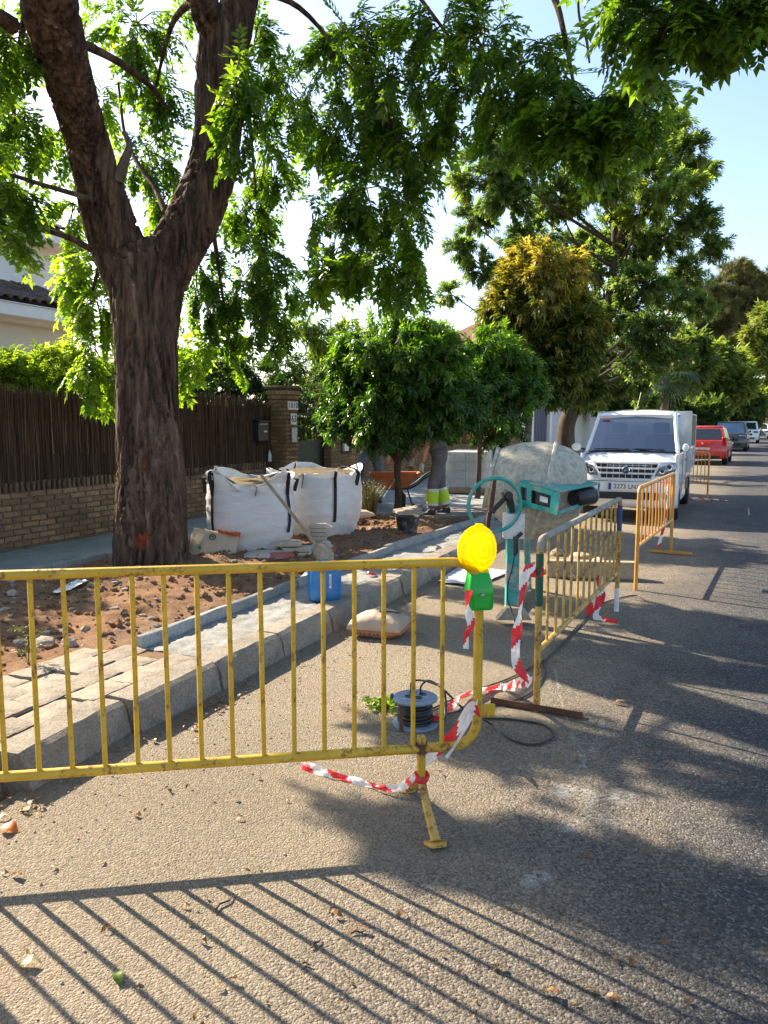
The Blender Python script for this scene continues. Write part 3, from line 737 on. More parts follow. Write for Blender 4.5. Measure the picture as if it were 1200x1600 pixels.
# lower half crust band, tan where the splash has dried
# motor housing: open steel box round the drive
N0, N1 = loc(876, 770, 5.98), loc(872, 805, 5.98); Lf0, Lf1 = loc(812, 752, 6.30), loc(812, 789, 6.30); R0, R1 = loc(938, 757, 6.42), loc(934, 783, 6.42)
def slab(name, pts, th, mat, par, holes=None):
    P = [V(p) for p in pts]; nn = (P[1]-P[0]).cross(P[3]-P[0]).normalized()*th; b = MB()
    b.add([*P, *[p+nn for p in P]], [(0, 1, 2, 3), (7, 6, 5, 4), (0, 4, 5, 1), (1, 5, 6, 2), (2, 6, 7, 3), (3, 7, 4, 0)]); return b.build(name, mat, par, bevel=.003)
def lerp4(a, b_, c, d, s, t): return V(a).lerp(V(b_), s).lerp(V(d).lerp(V(c), s), t)
def framed(name, q, cuts, mat, par, th=.008):
    "sheet with rectangular openings: built as a grid of cells with holes left out"
    xs = sorted({0, 1, *[c[0] for c in cuts], *[c[1] for c in cuts]}); ys = sorted({0, 1, *[c[2] for c in cuts], *[c[3] for c in cuts]})
    b = MB(); nn = (V(q[1])-V(q[0])).cross(V(q[3])-V(q[0])).normalized()*th
    for i in range(len(xs)-1):
        for j in range(len(ys)-1):
            mx_, my_ = (xs[i]+xs[i+1])/2, (ys[j]+ys[j+1])/2
            if any(c[0] < mx_ < c[1] and c[2] < my_ < c[3] for c in cuts): continue
            P = [lerp4(*q, s, t) for s, t in ((xs[i], ys[j]), (xs[i+1], ys[j]), (xs[i+1], ys[j+1]), (xs[i], ys[j+1]))]
            b.add([*P, *[p+nn for p in P]], [(0, 1, 2, 3), (7, 6, 5, 4), (0, 4, 5, 1), (1, 5, 6, 2), (2, 6, 7, 3), (3, 7, 4, 0)])
    return b.build(name, mat, par, smooth=False)
hs = framed('motor_housing', (Lf1, N1, N0, Lf0), [(.04, .20, .25, .80), (.32, .80, .22, .78)], TEAL, mx)
b = MB(); b.add([p+V((.0, .03, 0)) for p in (Lf1, N1, N0, Lf0)], [(0, 1, 2, 3)]); b.build('inner_panel', BLACKP, hs, fix=False)
P = [lerp4(Lf1, N1, N0, Lf0, s, t)+V((0, -.004, 0)) for s, t in ((.52, .38), (.72, .38), (.72, .62), (.52, .62))]
P = [p+V((.004, .026, 0)) for p in P]; b = MB(); b.add(P, [(0, 1, 2, 3)]); b.build('switch_label', WHT, hs, fix=False)
slab('housing_top', (Lf0, N0, R0, loc(868, 742, 6.65)), .012, TEALD, mx)
slab('housing_end', (R1, R0, R0+V((.03, .12, .01)), R1+V((.03, .12, 0))), .012, TEAL, mx)
slab('lower_flange', (N1, R1, R1+V((0, .02, .03)), N1+V((0, .02, .03))), .01, TEALD, mx)
mo = (N0+N1)*.5*.35+(R0+R1)*.5*.65+V((0, .06, -.01)); Rm = (R0-N0).normalized().to_track_quat('Z', 'Y').to_matrix().to_4x4()
b = MB(); b.lathe([(0, -.16), (.055, -.16), (.07, -.14), (.075, .05), (.07, .1), (.05, .12), (0, .12)], 20, Matrix.Translation(mo) @ Rm); b.build('motor', BLACK, mx)
b = MB()
for k in range(10):
    a = k*math.pi/5; b.tube([mo+(Rm @ V((.02*math.cos(a), .02*math.sin(a), .125))), mo+(Rm @ V((.072*math.cos(a), .072*math.sin(a), .11)))], .005, 5)
b.tube([mo+(Rm @ V((.073*math.cos(i*.314), .073*math.sin(i*.314), .11))) for i in range(20)], .006, 5, closed=True); b.build('fan_guard', STEELG, mx)
# post, base plate, yoke
b = MB(); pb = loc(800, 962, 6.12); pt = loc(803, 800, 6.12)
b.box(((pb+pt)*.5)+V((0, .03, .02)), (.1, .09, (pt-pb).length+.06)); b.build('post', TEALD, mx, bevel=.006)
b = MB(); b.prism([(-.14, 0), (.14, 0), (.075, .10), (-.06, .10)], -.06, .06, Matrix.Translation(loc(803, 968, 6.10)+V((0, .03, .0))) @ Matrix.Rotation(R(90), 4, 'X')); b.build('base_plate', CEMT, mx, bevel=.006)
b = MB(); b.box(loc(803, 822, 6.08)+V((0, .02, 0)), (.16, .11, .20)); b.build('tilt_guard', WHITEP, mx, bevel=.006)
b = MB(); b.tube([loc(804, 790, 6.2), loc(822, 785, 6.45), c0.lerp(c1, .5)+V((0, -.42, -.05))], .035, 10); b.build('yoke', TEALD, mx)
b = MB(); b.tube([c0.lerp(c1, .5)+V((0, .42, -.05)), c0.lerp(c1, .5)+V((0, .46, -.35)), V((.35, 1.05, .0))], .032, 10); b.build('yoke', TEALD, mx)
b = MB(); b.tube([V((.02, .08, .06)), V((.2, .55, .06)), V((.35, 1.05, .06))], .03, 8); b.build('base_beam', CEMT, mx)
b = MB(); b.tube([loc(760, 835, 6.5), loc(770, 775, 6.35), loc(773, 745, 6.3)], .018, 8); b.tube([loc(757, 865, 6.5), loc(764, 800, 6.4)], .015, 8); b.build('locking_lever', RUST, mx)
# handwheel
wc = loc(773, 789, 5.95); wm = Matrix.Translation(wc) @ Matrix.Rotation(R(8), 4, 'Z') @ Matrix.Rotation(R(92), 4, 'X')
wr = .208
b = MB(); b.tube([wm @ V((wr*math.cos(a), wr*math.sin(a), 0)) for a in [i*2*math.pi/48 for i in range(48)]], .0145, 10, closed=True); hw = b.build('handwheel', TEAL, mx)
hub = loc(795, 774, 6.0)
b = MB(); b.tube([hub, hub+V((0, .18, 0))], .032, 12); b.lathe([(.012, .0), (.026, .0), (.03, .02), (.0, .02)], 16, Matrix.Translation(hub+V((0, -.01, 0))) @ Matrix.Rotation(R(90), 4, 'X')); b.build('wheel_hub', BLACKP, hw)
b = MB(); b.tube([hub+V((0, .03, 0)), wc+V((.0, .0, -.03)), wc+V((-.02, 0, -.06))], .02, 8); b.tube([hub+V((.01, .05, -.02)), hub+V((.04, .06, -.14))], .03, 8); b.build('wheel_spoke', BLACK, hw)
# plug and lead
b = MB(); b.tube([loc(806, 838, 5.98), loc(806, 862, 5.98), loc(804, 868, 5.98)], [.022, .02, .012], 10); b.tube([loc(815, 833, 6.0), loc(805, 842, 5.98)], .016, 8); pl = b.build('plug', BLACKP, mx)
b = MB(); b.tube(spline([loc(804, 868, 5.98), loc(800, 890, 5.97), loc(794, 912, 5.97), loc(793, 935, 5.97), loc(800, 955, 5.95), loc(808, 985, 5.7), loc(815, 1004, 5.2)], 8), .0055, 7); b.build('lead', CABLE, pl)
b = MB(); b.tube([loc(800, 895, 6.05)+V((0, .0, 0)), loc(800, 895, 6.0)], .018, 10); b.build('eye_bolt', TEAL, mx)
# cement debris under the drum
rr = random.Random(21)
for k, (px, py, r) in enumerate([(905, 880, .16), (870, 868, .1), (935, 885, .12), (850, 895, .09), (895, 905, .07)]):
    b = MB(); p = gd(px, py); rock(b, (0, 0, r*.35), r, rr, .6); o = b.build('cement_lump', CEMT, smooth=False, bevel=.012); o.location = p
    tag(o, ['large lump of dried cement under the mixer drum', 'flat cement lump left of the biggest lump under the mixer', 'cement lump seen through the far bars of the worn barrier', 'small cement lump nearest the mixer post', 'smallest cement lump in front of the debris'][k], 'lump', 'dried cement lumps')
b = MB(); b.box((0, 0, .09), (.9, .12, .18)); o = b.build('timber_beam', CEMT, bevel=.01); o.location = gd(915, 905)+V((.05, .1, 0)); o.rotation_euler = (0, 0, YAW-.15); tag(o, 'cement covered timber beam under the concrete mixer', 'beam')
# ------------------------------------------------------------------ bulk bags of sand
def m_bag():
    n = NT('woven_white_bag'); f = n.noise(14, 6, .6, stretch=(.5, .5, 2.6), dist=1.0); w = n.noise(320, 1, .5, stretch=(.15, .15, 1))
    col = n.ramp(f, [(.3, (.70, .71, .72)), (.7, (.80, .80, .80))])
    col = n.mix(n.ramp(n.noise(3, 5), [(.55, 0.0), (.75, .3)]), col, (.55, .49, .42))
    nm = n.bump(n.math('ADD', f, n.math('MULTIPLY', w, .06)), .55, .02)
    p = n.princ(col, .38, 0, nm, .45); t = n.n('ShaderNodeBsdfTranslucent'); t.inputs[0].default_value = (.8, .78, .74, 1)
    m = n.n('ShaderNodeMixShader'); m.inputs[0].default_value = .22; n.l(p, m.inputs[1]); n.l(t.outputs[0], m.inputs[2]); return n.done(m.outputs[0])
BAG = m_bag(); STRAP = simple('black_webbing', (.014, .014, .016), .8, var=.3, scale=60)
SAND = m_soil('sand_fill', (.13, .095, .055), (.25, .19, .11))
def big_bag(label, sandlabel, c, rz, w, h, seed, rim, slump, fold=0.0, fill=.80):
    rr = random.Random(seed); t = thing('bulk_bag', label, 'bag', c, rz, 'white bulk bags')
    N = 64
    def sec(z, infl, top=None, inset=0):
        P = []
        for i in range(N):
            a = 2*math.pi*(i+.5)/N; ca, sa = math.cos(a), math.sin(a); e = 3.8
            r = (abs(ca)**e+abs(sa)**e)**(-1/e)
            rad = (w/2*infl-inset)*r; zz = z
            if top is not None: zz = top(a, r)
            q = fbm(a*2.2+seed, z*4+(top is not None), 1.3, 3)
            wr = .010*math.sin(z*46+3*q+3*math.sin(a*2))*(1 if z > .1 else 0)
            P.append(V((ca*(rad+.035*q+wr*.6), sa*(rad+.035*q+wr*.6), zz+.006*q)))
        return P
    rings = []
    for k in range(25):
        s = k/24; z = s*h*.86; infl = .88+.22*math.sin(min(1, s*1.35)*math.pi*.62)-.05*s*s
        rings.append([p+V(slump)*s*s for p in sec(z, infl)])
    def topz(a, r): return h*.90+rim(a)
    for k, s in enumerate((.3, .6, .85, 1.0)):
        base = rings[24]; tp = []
        for i in range(N):
            a = 2*math.pi*(i+.5)/N; b_ = base[i]; zt = h*.86+(rim(a))*s
            flare = 1+.03*s-.10*max(0, -rim(a)/.2)*s
            tp.append(V((b_.x*flare+.015*math.sin(9*a+k), b_.y*flare+.015*math.cos(7*a+k), zt+.008*math.sin(13*a+2*k))))
        rings.append(tp)
    # fold over to the inside
    top = rings[-1]; rings.append([V((p.x*.985, p.y*.985, p.z-.006)) for p in top]); rings.append([V((p.x*.93, p.y*.93, min(p.z-.09, h*.80))) for p in top])
    b = MB(); b.loft(rings, caps=False); b.f.append(tuple(range(N-1, -1, -1))); b.m.append(0)
    b.build('sack_body', BAG, t, angle=75)
    # straps
    for q in range(4):
        a = R(45+90*q); i = int(a/(2*math.pi)*N); path = [rings[k][i]*1.0+V((math.cos(a), math.sin(a), 0))*.012 for k in (8, 12, 16, 20, 24, 27)]
        s = MB(); tx = V((-math.sin(a), math.cos(a), 0))*.021; o = V((math.cos(a), math.sin(a), 0))*.004
        vs = []
        for p in path: vs += [p-tx+o, p+tx+o]
        s.add(vs, [(2*k, 2*k+1, 2*k+3, 2*k+2) for k in range(len(path)-1)]); s.build('seam_strap', STRAP, t, fix=False)
        p0 = rings[20][i]; p1 = rings[20][(i+9) % N]; up = rings[27][i].lerp(rings[27][(i+9) % N], .5)
        lp = spline([p0*1.02, rings[26][i]*1.03+V((0, 0, .03)), up*rr.uniform(.8, 1.05)+V((0, 0, rr.uniform(.01, .09))), rings[26][(i+9) % N]*1.03+V((0, 0, .0)), p1*1.02], 6)
        s = MB(); vs = []
        for k, p in enumerate(lp):
            d = V((p.x, p.y, 0)).normalized()*.026+V((0, 0, .006*math.sin(k))); vs += [p-d, p+d]
        s.add(vs, [(2*k, 2*k+1, 2*k+3, 2*k+2) for k in range(len(lp)-1)]); s.build('lifting_loop', STRAP, t, fix=False)
    # sand
    vs = [V((0, 0, h*fill+.05))]; fs = []; K = 40
    for j in range(1, 9):
        for i in range(K):
            a = 2*math.pi*i/K; r = (abs(math.cos(a))**5+abs(math.sin(a))**5)**(-.2); q = w*.475*r*j/8
            x, y = q*math.cos(a)+slump[0]*.8, q*math.sin(a)+slump[1]*.8; vs.append(V((x, y, h*fill+.05*(1-(j/8)**2)+.05*fbm(x+seed, y, 4))))
    for i in range(K): fs.append((0, 1+i, 1+(i+1) % K))
    for j in range(7):
        for i in range(K): fs.append((1+j*K+i, 1+(j+1)*K+i, 1+(j+1)*K+(i+1) % K, 1+j*K+(i+1) % K))
    s = MB(); s.add(vs, fs); o = s.build('sand_fill', SAND, t, angle=80)
    return t
bump_ = lambda a, c, w: math.exp(-((((a-c+math.pi) % (2*math.pi))-math.pi)/w)**2)
cor = [R(45), R(135), R(225), R(315)]
rim1 = lambda a: .03+.13*bump_(a, cor[2], .38)+.10*bump_(a, cor[3], .3)+.12*bump_(a, cor[1], .45)+.06*bump_(a, cor[0], .4)-.15*bump_(a, R(268), .30)-.03*bump_(a, R(0), .3)
rim2 = lambda a: .05+.05*bump_(a, cor[3], .25)+.10*bump_(a, cor[0], .3)+.10*bump_(a, cor[1], .5)+.06*bump_(a, cor[2], .4)-.03*bump_(a, R(345), .3)
big_bag('white bulk bag of sand right of the tree, its front rim sagging open', 'x', V((-5.02, 7.46, .10)), R(30), .92, .96, 3, rim1, (.0, .0, 0), fill=.84)
big_bag('white bulk bag of sand nearer the orange tree with a black corner strap', 'x', V((-4.92, 8.76, .10)), R(4), 1.02, .95, 8, rim2, (.02, .0, 0), fill=.90)

# ------------------------------------------------------------------ cement sacks
def m_sack(name, base, ink, thr=.56, scale=7, bands=None):
    n = NT(name); f = n.noise(10, 5, .6)
    col = n.ramp(f, [(.3, tuple(x*.8 for x in base)), (.7, base)])
    k = n.ramp(n.noise(scale, 2, .4), [(thr, 0.0), (thr+.03, .85)]); col = n.mix(k, col, ink)
    if bands:
        z = n.sep(n.co()); 
        for ax_, lo, hi, c in bands:
            inb = n.math('MULTIPLY', n.math('GREATER_THAN', z[ax_], lo), n.math('LESS_THAN', z[ax_], hi)); col = n.mix(n.math('MULTIPLY', inb, .85), col, c)
    return n.done(n.princ(col, .75, 0, n.bump(n.noise(22, 6, .65), .6, .012), .3))
PAPER = m_sack('kraft_paper_sack', (.52, .39, .27), (.32, .25, .19), .7)
PAPERR = m_sack('printed_paper_sack', (.52, .46, .39), (.42, .06, .045), .55, 6)
PAPERO = m_sack('orange_printed_sack', (.50, .38, .27), (.5, .36, .28), .66, 6, [(2, -.5, .058, (.60, .24, .10)), (2, .058, .07, (.5, .1, .05))])
def sack(label, loc_, rot, L, W, H, mat, seed, sag=.0, pinch=1.0):
    rr = random.Random(seed); b = MB(); rings = []; NS, NR = 16, 20
    for k in range(NS+1):
        s = k/NS; x = (s-.5)*L; e = min(1, math.sin(math.pi*min(max(s, .035), .965))**.42*pinch); rg = []
        for i in range(NR):
            a = 2*math.pi*i/NR; ca, sa = math.cos(a), math.sin(a)
            yy = W/2*(abs(ca)**.75)*(1 if ca > 0 else -1)*(1-.10*(1-abs(2*s-1)**2)+.04); zz = H/2*(abs(sa)**.85)*(1 if sa > 0 else -1)*e
            q = fbm(s*5+seed, a*1.1, 1.2, 4)
            zz += H*.16*q*e; yy *= 1+.06*q
            if zz < -H*.36: zz = -H*.36+.1*(zz+H*.36)
            rg.append(V((x+.03*q, yy, zz+H*.38+sag*math.sin(math.pi*s))))
        rings.append(rg)
    b.loft(rings); o = b.build('cement_sack', mat, angle=75); o.location = loc_; o.rotation_euler = rot
    return tag(o, label, 'sack', 'cement sacks')
def text(body, size, mat, parent, M, name='lettering', ext=.0006, bold=0.0):
    cu = bpy.data.curves.new(name, 'FONT'); cu.body = body; cu.size = size; cu.align_x = 'CENTER'; cu.align_y = 'CENTER'; cu.extrude = ext; cu.offset = bold
    ob = bpy.data.objects.new(name+'_c', cu); COL.objects.link(ob)
    bpy.context.view_layer.update()
    me = bpy.data.meshes.new_from_object(ob.evaluated_get(bpy.context.evaluated_depsgraph_get()))
    bpy.data.objects.remove(ob); bpy.data.curves.remove(cu)
    me.materials.clear(); me.materials.append(mat)
    o = bpy.data.objects.new(name, me); COL.objects.link(o); o.parent = parent; o.matrix_local = M; return o
INK = simple('dark_ink', (.05, .04, .035), .8); INKG = simple('green_ink', (.06, .14, .05), .8); INKW = simple('white_ink', (.75, .74, .72), .6)
s1 = sack('torn paper cement sack with orange print lying on the road by the kerb', gd(590, 996)+V((-.02, .08, .0)), (0, 0, YAW-R(16)), .40, .34, .22, PAPERO, 4)
text('BRIKA BLAN', .038, INK, s1, Matrix.Translation((-.05, -.185, .045)) @ Matrix.Rotation(R(78), 4, 'X'))
b = MB(); b.add([(-.12, .02, .165), (-.02, .1, .20), (.06, .06, .185), (.14, .12, .15), (.16, .02, .18), (.02, -.04, .2), (-.04, -.03, .17)], [(0, 1, 2, 5), (2, 3, 4, 5), (0, 5, 6)]); b.build('torn_flap', PAPER, s1, fix=False)
sack('red printed sack leaning upright between the tree and the bag', V((-5.28, 6.92, .16)), (R(8), R(-68), R(35)), .46, .32, .16, PAPERR, 6)
s2 = sack('kraft sack with round logo and orange torn end against the bag', V((-5.08, 6.80, .20)), (R(58), R(10), R(27)), .50, .40, .22, PAPER, 9)
ORANGEP = simple('orange_plastic', (.72, .13, .03), .5, var=.25, scale=20)
mm = lambda x, y, z, r=0: Matrix.Translation((x, y, z)) @ Matrix.Rotation(R(r), 4, 'Z')
text('STEIM BLA', .050, INK, s2, mm(.09, -.06, .178, 14), bold=.0012)
b = MB(); b.lathe([(.024, 0), (.036, 0), (.036, .001), (.024, .001), (.024, 0)], 24); b.box((0, 0, .0005), (.03, .008, .001)); b.box((0, .01, .0005), (.026, .006, .001)); o = b.build('round_logo', INK, s2); o.matrix_local = mm(-.02, .09, .186)
b = MB(); b.lathe([(.0, 0), (.022, 0), (.022, .001), (.0, .001)], 18); o = b.build('round_mark', INKG, s2); o.matrix_local = mm(-.12, -.05, .184)
b = MB(); rr = random.Random(5); vs = []; 
for i in range(12):
    for j in range(5): vs.append((.02+.24*i/11, .16+.05*j/4+.012*rr.uniform(-1, 1), .14+.05*math.sin(j*.9)+.016*rr.uniform(-1, 1)))
b.add(vs, [(i*5+j, i*5+j+1, i*5+j+6, i*5+j+5) for i in range(11) for j in range(4)]); b.build('torn_end', ORANGEP, s2, fix=False)
sack('flattened red and white sack lying in front of the bag', V((-4.50, 7.0, .13)), (0, 0, R(30)), .55, .34, .10, PAPERR, 12)
sack('pale empty sack slumped against the bags by the shovel blade', V((-4.22, 7.62, .12)), (R(30), R(-12), R(60)), .34, .24, .09, PAPERR, 15)
sack('dusty brown sack lying on the soil left of the orange tree', V((-4.95, 10.0, .2)), (0, 0, R(50)), .5, .35, .16, PAPER, 18)

# paving slabs stacked by the bag
slabm = simple('pale_slab', (.46, .39, .29), .9, var=.18, scale=9, bump=.4, per=.3)
k = 0
for (dx, dy, z, rz, lab) in [(-4.30, 7.26, .13, 22, 'lowest pale paving slab of the small stack in front of the bag'), (-4.31, 7.27, .185, 27, 'middle pale paving slab of the small stack in front of the bag'), (-4.37, 7.22, .245, 18, 'top rounded paving slab of the small stack in front of the bag')]:
    b = MB(); b.box((0, 0, .026), (.30 if z < .24 else .26, .2, .05)); o = b.build('paving_slab', slabm, bevel=.012 if z < .24 else .02, seg=3); o.location = (dx, dy, z); o.rotation_euler = (0, 0, R(rz)); tag(o, lab, 'paving slab', 'stacked paving slabs')
for k in range(6):
    b = MB(); b.box((0, 0, .024), (.2, .1, .047)); o = b.build('loose_brick', slabm, bevel=.005); o.location = (-4.36+random.uniform(-.01, .01), 7.86+random.uniform(-.01, .01), .12+.05*k); o.rotation_euler = (0, 0, R(20+random.uniform(-5, 5)))
    tag(o, 'pale brick in the stack between the two bulk bags, ' + ['lowest', 'second from below', 'third from below', 'third from top', 'second from top', 'topmost'][k], 'brick', 'stack of pale bricks between the bags')

# ------------------------------------------------------------------ jerry can
BLUEP = simple('blue_plastic', (.012, .16, .42), .34, var=.12, dirt=(.10, .22, .34), dirt_amt=.5, dscale=9)
jc = thing('jerry_can', 'bright blue plastic jerry can standing on the concrete strip', 'jerry can', V((-2.98, 5.46, .155)), YAW+R(14))
def rsec(w, d, z, c=.05, n=5):
    P = []
    for sx, sy, a0 in ((1, 1, 0), (-1, 1, 90), (-1, -1, 180), (1, -1, 270)):
        for q in range(n): a = R(a0+q*90/(n-1)); P.append(V((sx*(w/2-c)+c*math.cos(a), sy*(d/2-c)+c*math.sin(a), z)))
    return P
b = MB(); b.loft([rsec(.20, .18, 0), rsec(.25, .215, .015), rsec(.262, .225, .05), rsec(.262, .225, .235), rsec(.25, .21, .265), rsec(.20, .16, .285), rsec(.1, .09, .295, .03)]); b.build('body', BLUEP, jc, angle=50)
b = MB(); b.tube([(-.07, 0, .28), (-.06, 0, .315), (.03, 0, .32), (.05, 0, .29)], .014, 8); b.build('handle', BLUEP, jc)
b = MB(); b.lathe([(0, .28), (.025, .28), (.025, .315), (.022, .318), (0, .318)], 16, Matrix.Translation((.08, 0, 0))); b.build('cap', RED, jc)
b = MB(); b.box((.03, -.1145, .17), (.018, .002, .115)); lb = b.build('label_strip', WHT, jc, smooth=False)
text('SIKACEM', .021, INK, lb, Matrix.Translation((.03, -.1162, .17)) @ Matrix.Rotation(R(90), 4, 'Y') @ Matrix.Rotation(R(90), 4, 'X') @ Matrix.Rotation(R(0), 4, 'Z') if False else Matrix.Translation((.03, -.1162, .17)) @ Matrix.Rotation(R(90), 4, 'X') @ Matrix.Rotation(R(90), 4, 'Z'))

# red glove on the strip
b = MB(); rr = random.Random(1); b.loft([[V((.02*math.cos(a)*s, .03*math.sin(a)*s, z+.01)) for a in [i*.785 for i in range(8)]] for s, z in ((.3, 0), (1, .004), (1.1, .015), (.7, .028), (.2, .032))])
for k in range(4): b.tube([(.015, -.02+.013*k, .014), (.05, -.025+.016*k, .012), (.065, -.027+.017*k, .006)], [.007, .007, .005], 6)
o = b.build('work_glove', RED); o.location = gd(577, 899, .155); o.rotation_euler = (0, 0, .8); tag(o, 'small red work glove dropped on the concrete strip', 'glove')

# ------------------------------------------------------------------ shovel and spade
sh = thing('shovel', 'wooden handled shovel leaning against the front bulk bag', 'shovel', V((-4.30, 7.30, .12)))
p1 = V((-4.735, 6.98, 1.02)); base = V((-4.06, 7.12, .17)); top = at(408, 742, 8.30); base = at(494, 852, 7.92)
o0 = V(sh.location); d = (top-base).normalized()
b = MB(); b.tube([base-o0, (base+top)*.5-o0+V((0, 0, .006)), top-o0], [.017, .018, .017], 10); b.build('handle', WOOD, sh)
b = MB(); side = d.cross(V((CF0))).normalized(); bl = []
for s, w, dz in ((-.06, .018, 0), (.0, .03, .004), (.04, .09, .012), (.12, .105, .02), (.20, .09, .012), (.26, .035, 0)):
    c = base-d*s-o0; nrm = side.cross(d); bl.append([c-side*w+nrm*.012, c-side*w*.5-nrm*dz*.6, c-nrm*dz, c+side*w*.5-nrm*dz*.6, c+side*w+nrm*.012])
vs = [v for r in bl for v in r]; b.add(vs, [(i*5+j, i*5+j+1, i*5+j+6, i*5+j+5) for i in range(5) for j in range(4)]); bo = b.build('blade', CEMT, sh, angle=70, fix=False); m_ = bo.modifiers.new('s', 'SOLIDIFY'); m_.thickness = .004
sp = thing('spade', 'spade with varnished wooden handle stuck upright beside the orange tree', 'spade', V((-5.02, 11.9, .12)))
b = MB(); b.tube([(0, 0, .35), (-.02, 0, .6), (-.07, 0, 1.0)], .018, 8); b.build('handle', WOODO, sp)
b = MB(); b.prism([(-.09, 0), (.09, 0), (.1, .26), (.03, .33), (.02, .42), (-.02, .42), (-.03, .33), (-.1, .26)], -.004, .004, Matrix.Rotation(R(90), 4, 'X')); b.build('blade', BLACK, sp)

# ------------------------------------------------------------------ bucket, wheelbarrow, rubble
bu = thing('bucket', 'black rubber bucket crusted with cement on the soil', 'bucket', gd(631, 833, .19)+V((0, .12, .0)))
b = MB(); b.lathe([(0, .0), (.115, .0), (.122, .01), (.155, .19), (.168, .20), (.168, .21), (.152, .205), (.118, .03), (0, .03)], 32); b.v = [(x*(1+.03*math.sin(3*math.atan2(y_, x))), y_, z_) for x, y_, z_ in b.v]
b.build('body', simple('black_rubber_cement', (.02, .02, .021), .6, var=.3, dirt=(.22, .21, .19), dirt_amt=.8, dscale=12), bu)
b = MB(); b.lathe([(0, .13), (.138, .13)], 24); b.build('mortar_fill', CEM, bu)
for s in (-1, 1): b = MB(); b.tube([(s*.16, -.05, .2), (s*.185, -.03, .225), (s*.19, 0, .232), (s*.185, .03, .225), (s*.16, .05, .2)], .011, 8); b.build('handle', BLACK, bu)

wbm = simple('orange_tray_paint', (.50, .13, .03), .5, var=.2, dirt=(.28, .2, .14), dirt_amt=.5, dscale=8)
wb_t = thing('wheelbarrow', 'orange wheelbarrow standing between the two workers', 'wheelbarrow', V((-5.35, 12.45, .12)), YAW)
b = MB()
def q4(w0, w1, d, z): return [V((w0, -d, z)), V((w1, -d, z)), V((w1, d, z)), V((w0, d, z))]
b.loft([q4(-.22, .18, .18, .33), q4(-.45, .42, .30, .60), q4(-.47, .44, .31, .605), q4(-.44, .41, .285, .60), q4(-.21, .17, .17, .345)], caps=True); b.build('tray', wbm, wb_t, bevel=.01)
for s in (-1, 1):
    b = MB(); b.tube(spline([(-.55, s*.06, .2), (-.25, s*.14, .32), (.25, s*.2, .34), (.55, s*.26, .55), (.85, s*.28, .68)], 5), .016, 8); b.build('handle', BLACK, wb_t)
    b = MB(); b.tube([(.2, s*.2, .34), (.3, s*.22, .03), (.36, s*.22, .0)], .014, 8); b.build('leg', BLACK, wb_t)
b = MB(); b.lathe([(.10, -.035), (.17, -.04), (.19, -.02), (.19, .02), (.17, .04), (.10, .035), (.1, -.035)], 24, Matrix.Translation((-.55, 0, .19)) @ Matrix.Rotation(R(90), 4, 'X')); b.build('wheel', BLACK, wb_t)

rr = random.Random(31); SL = ['whitish angular stone left of the tall weed', 'broken pale stone beside the soil edge seen between bars']
def stone(label, p, r, mat, fl=.6, grp='loose stones on the soil', sc=(1, 1, 1)):
    b = MB(); rock(b, (0, 0, r*.3), r, rr, fl); b.v = [(x*sc[0], y*sc[1], z*sc[2]) for x, y, z in b.v]
    o = b.build('stone', mat, smooth=False, bevel=r*.12); o.location = p; return tag(o, label, 'stone', grp)
def sp_(px, py): p = gd(px, py, .16); return V((p.x, p.y, soil_z(p.x, p.y)))
stone('pale angular stone nearest the weed, between the second and third bars', sp_(70, 1000), .085, STONE, sc=(1.3, .9, 1))
stone('pale stone on the soil just right of the pale angular one', sp_(106, 1003), .075, STONE, sc=(1, .8, 1.2))
stone('small whitish stone at the soil edge left of the weed', sp_(33, 1000), .05, STONE)
stone('grey stone half sunk behind the first barrier bar', sp_(20, 925), .06, STONE)
stone('small stone under the white plastic scrap', sp_(78, 905), .05, STONE)
b = MB(); b.box((0, 0, .07), (.40, .24, .14)); o = b.build('stone_block', STONE, bevel=.02); o.location = V((-4.32, 10.55, .19)); o.rotation_euler = (R(6), R(-8), R(38)); tag(o, 'squared stone block on the soil at the worker\'s feet', 'stone block')
for k, (x, y_, r, lab) in enumerate([(-5.15, 10.6, .14, 'brown earth lump left of the orange tree trunk'), (-4.75, 12.2, .1, 'stone beside the upright spade'), (-4.55, 12.5, .12, 'rubble stone behind the squared block'), (-3.75, 12.8, .13, 'broken slab at the edge of the formwork boards'), (-3.4, 13.2, .12, 'broken slab nearest the handwheel behind the boards'), (-3.55, 13.6, .1, 'dark rubble stone in the heap behind the boards'), (-3.2, 12.9, .09, 'small rubble stone left of the mixer drum')]):
    stone(lab, V((x, y_, .12)), r, STONE if k % 2 else SOIL, grp='rubble by the workers')
for k in range(5):
    b = MB(); b.box((0, 0, .03), (1.9, .11, .055)); o = b.build('formwork_board', simple('board_grey', (.20, .175, .15), .85, var=.3, scale=6, bump=.3) if k == 0 else bpy.data.materials['board_grey'], bevel=.006)
    o.location = V((-3.55+.06*k, 11.35+.26*k, .115+.008*k)); o.rotation_euler = (0, 0, R(26+2*k)); tag(o, 'grey formwork board on the ground beside the lime banded worker, ' + ['nearest of five', 'second nearest', 'middle one', 'second farthest', 'farthest of five'][k], 'board', 'formwork boards')
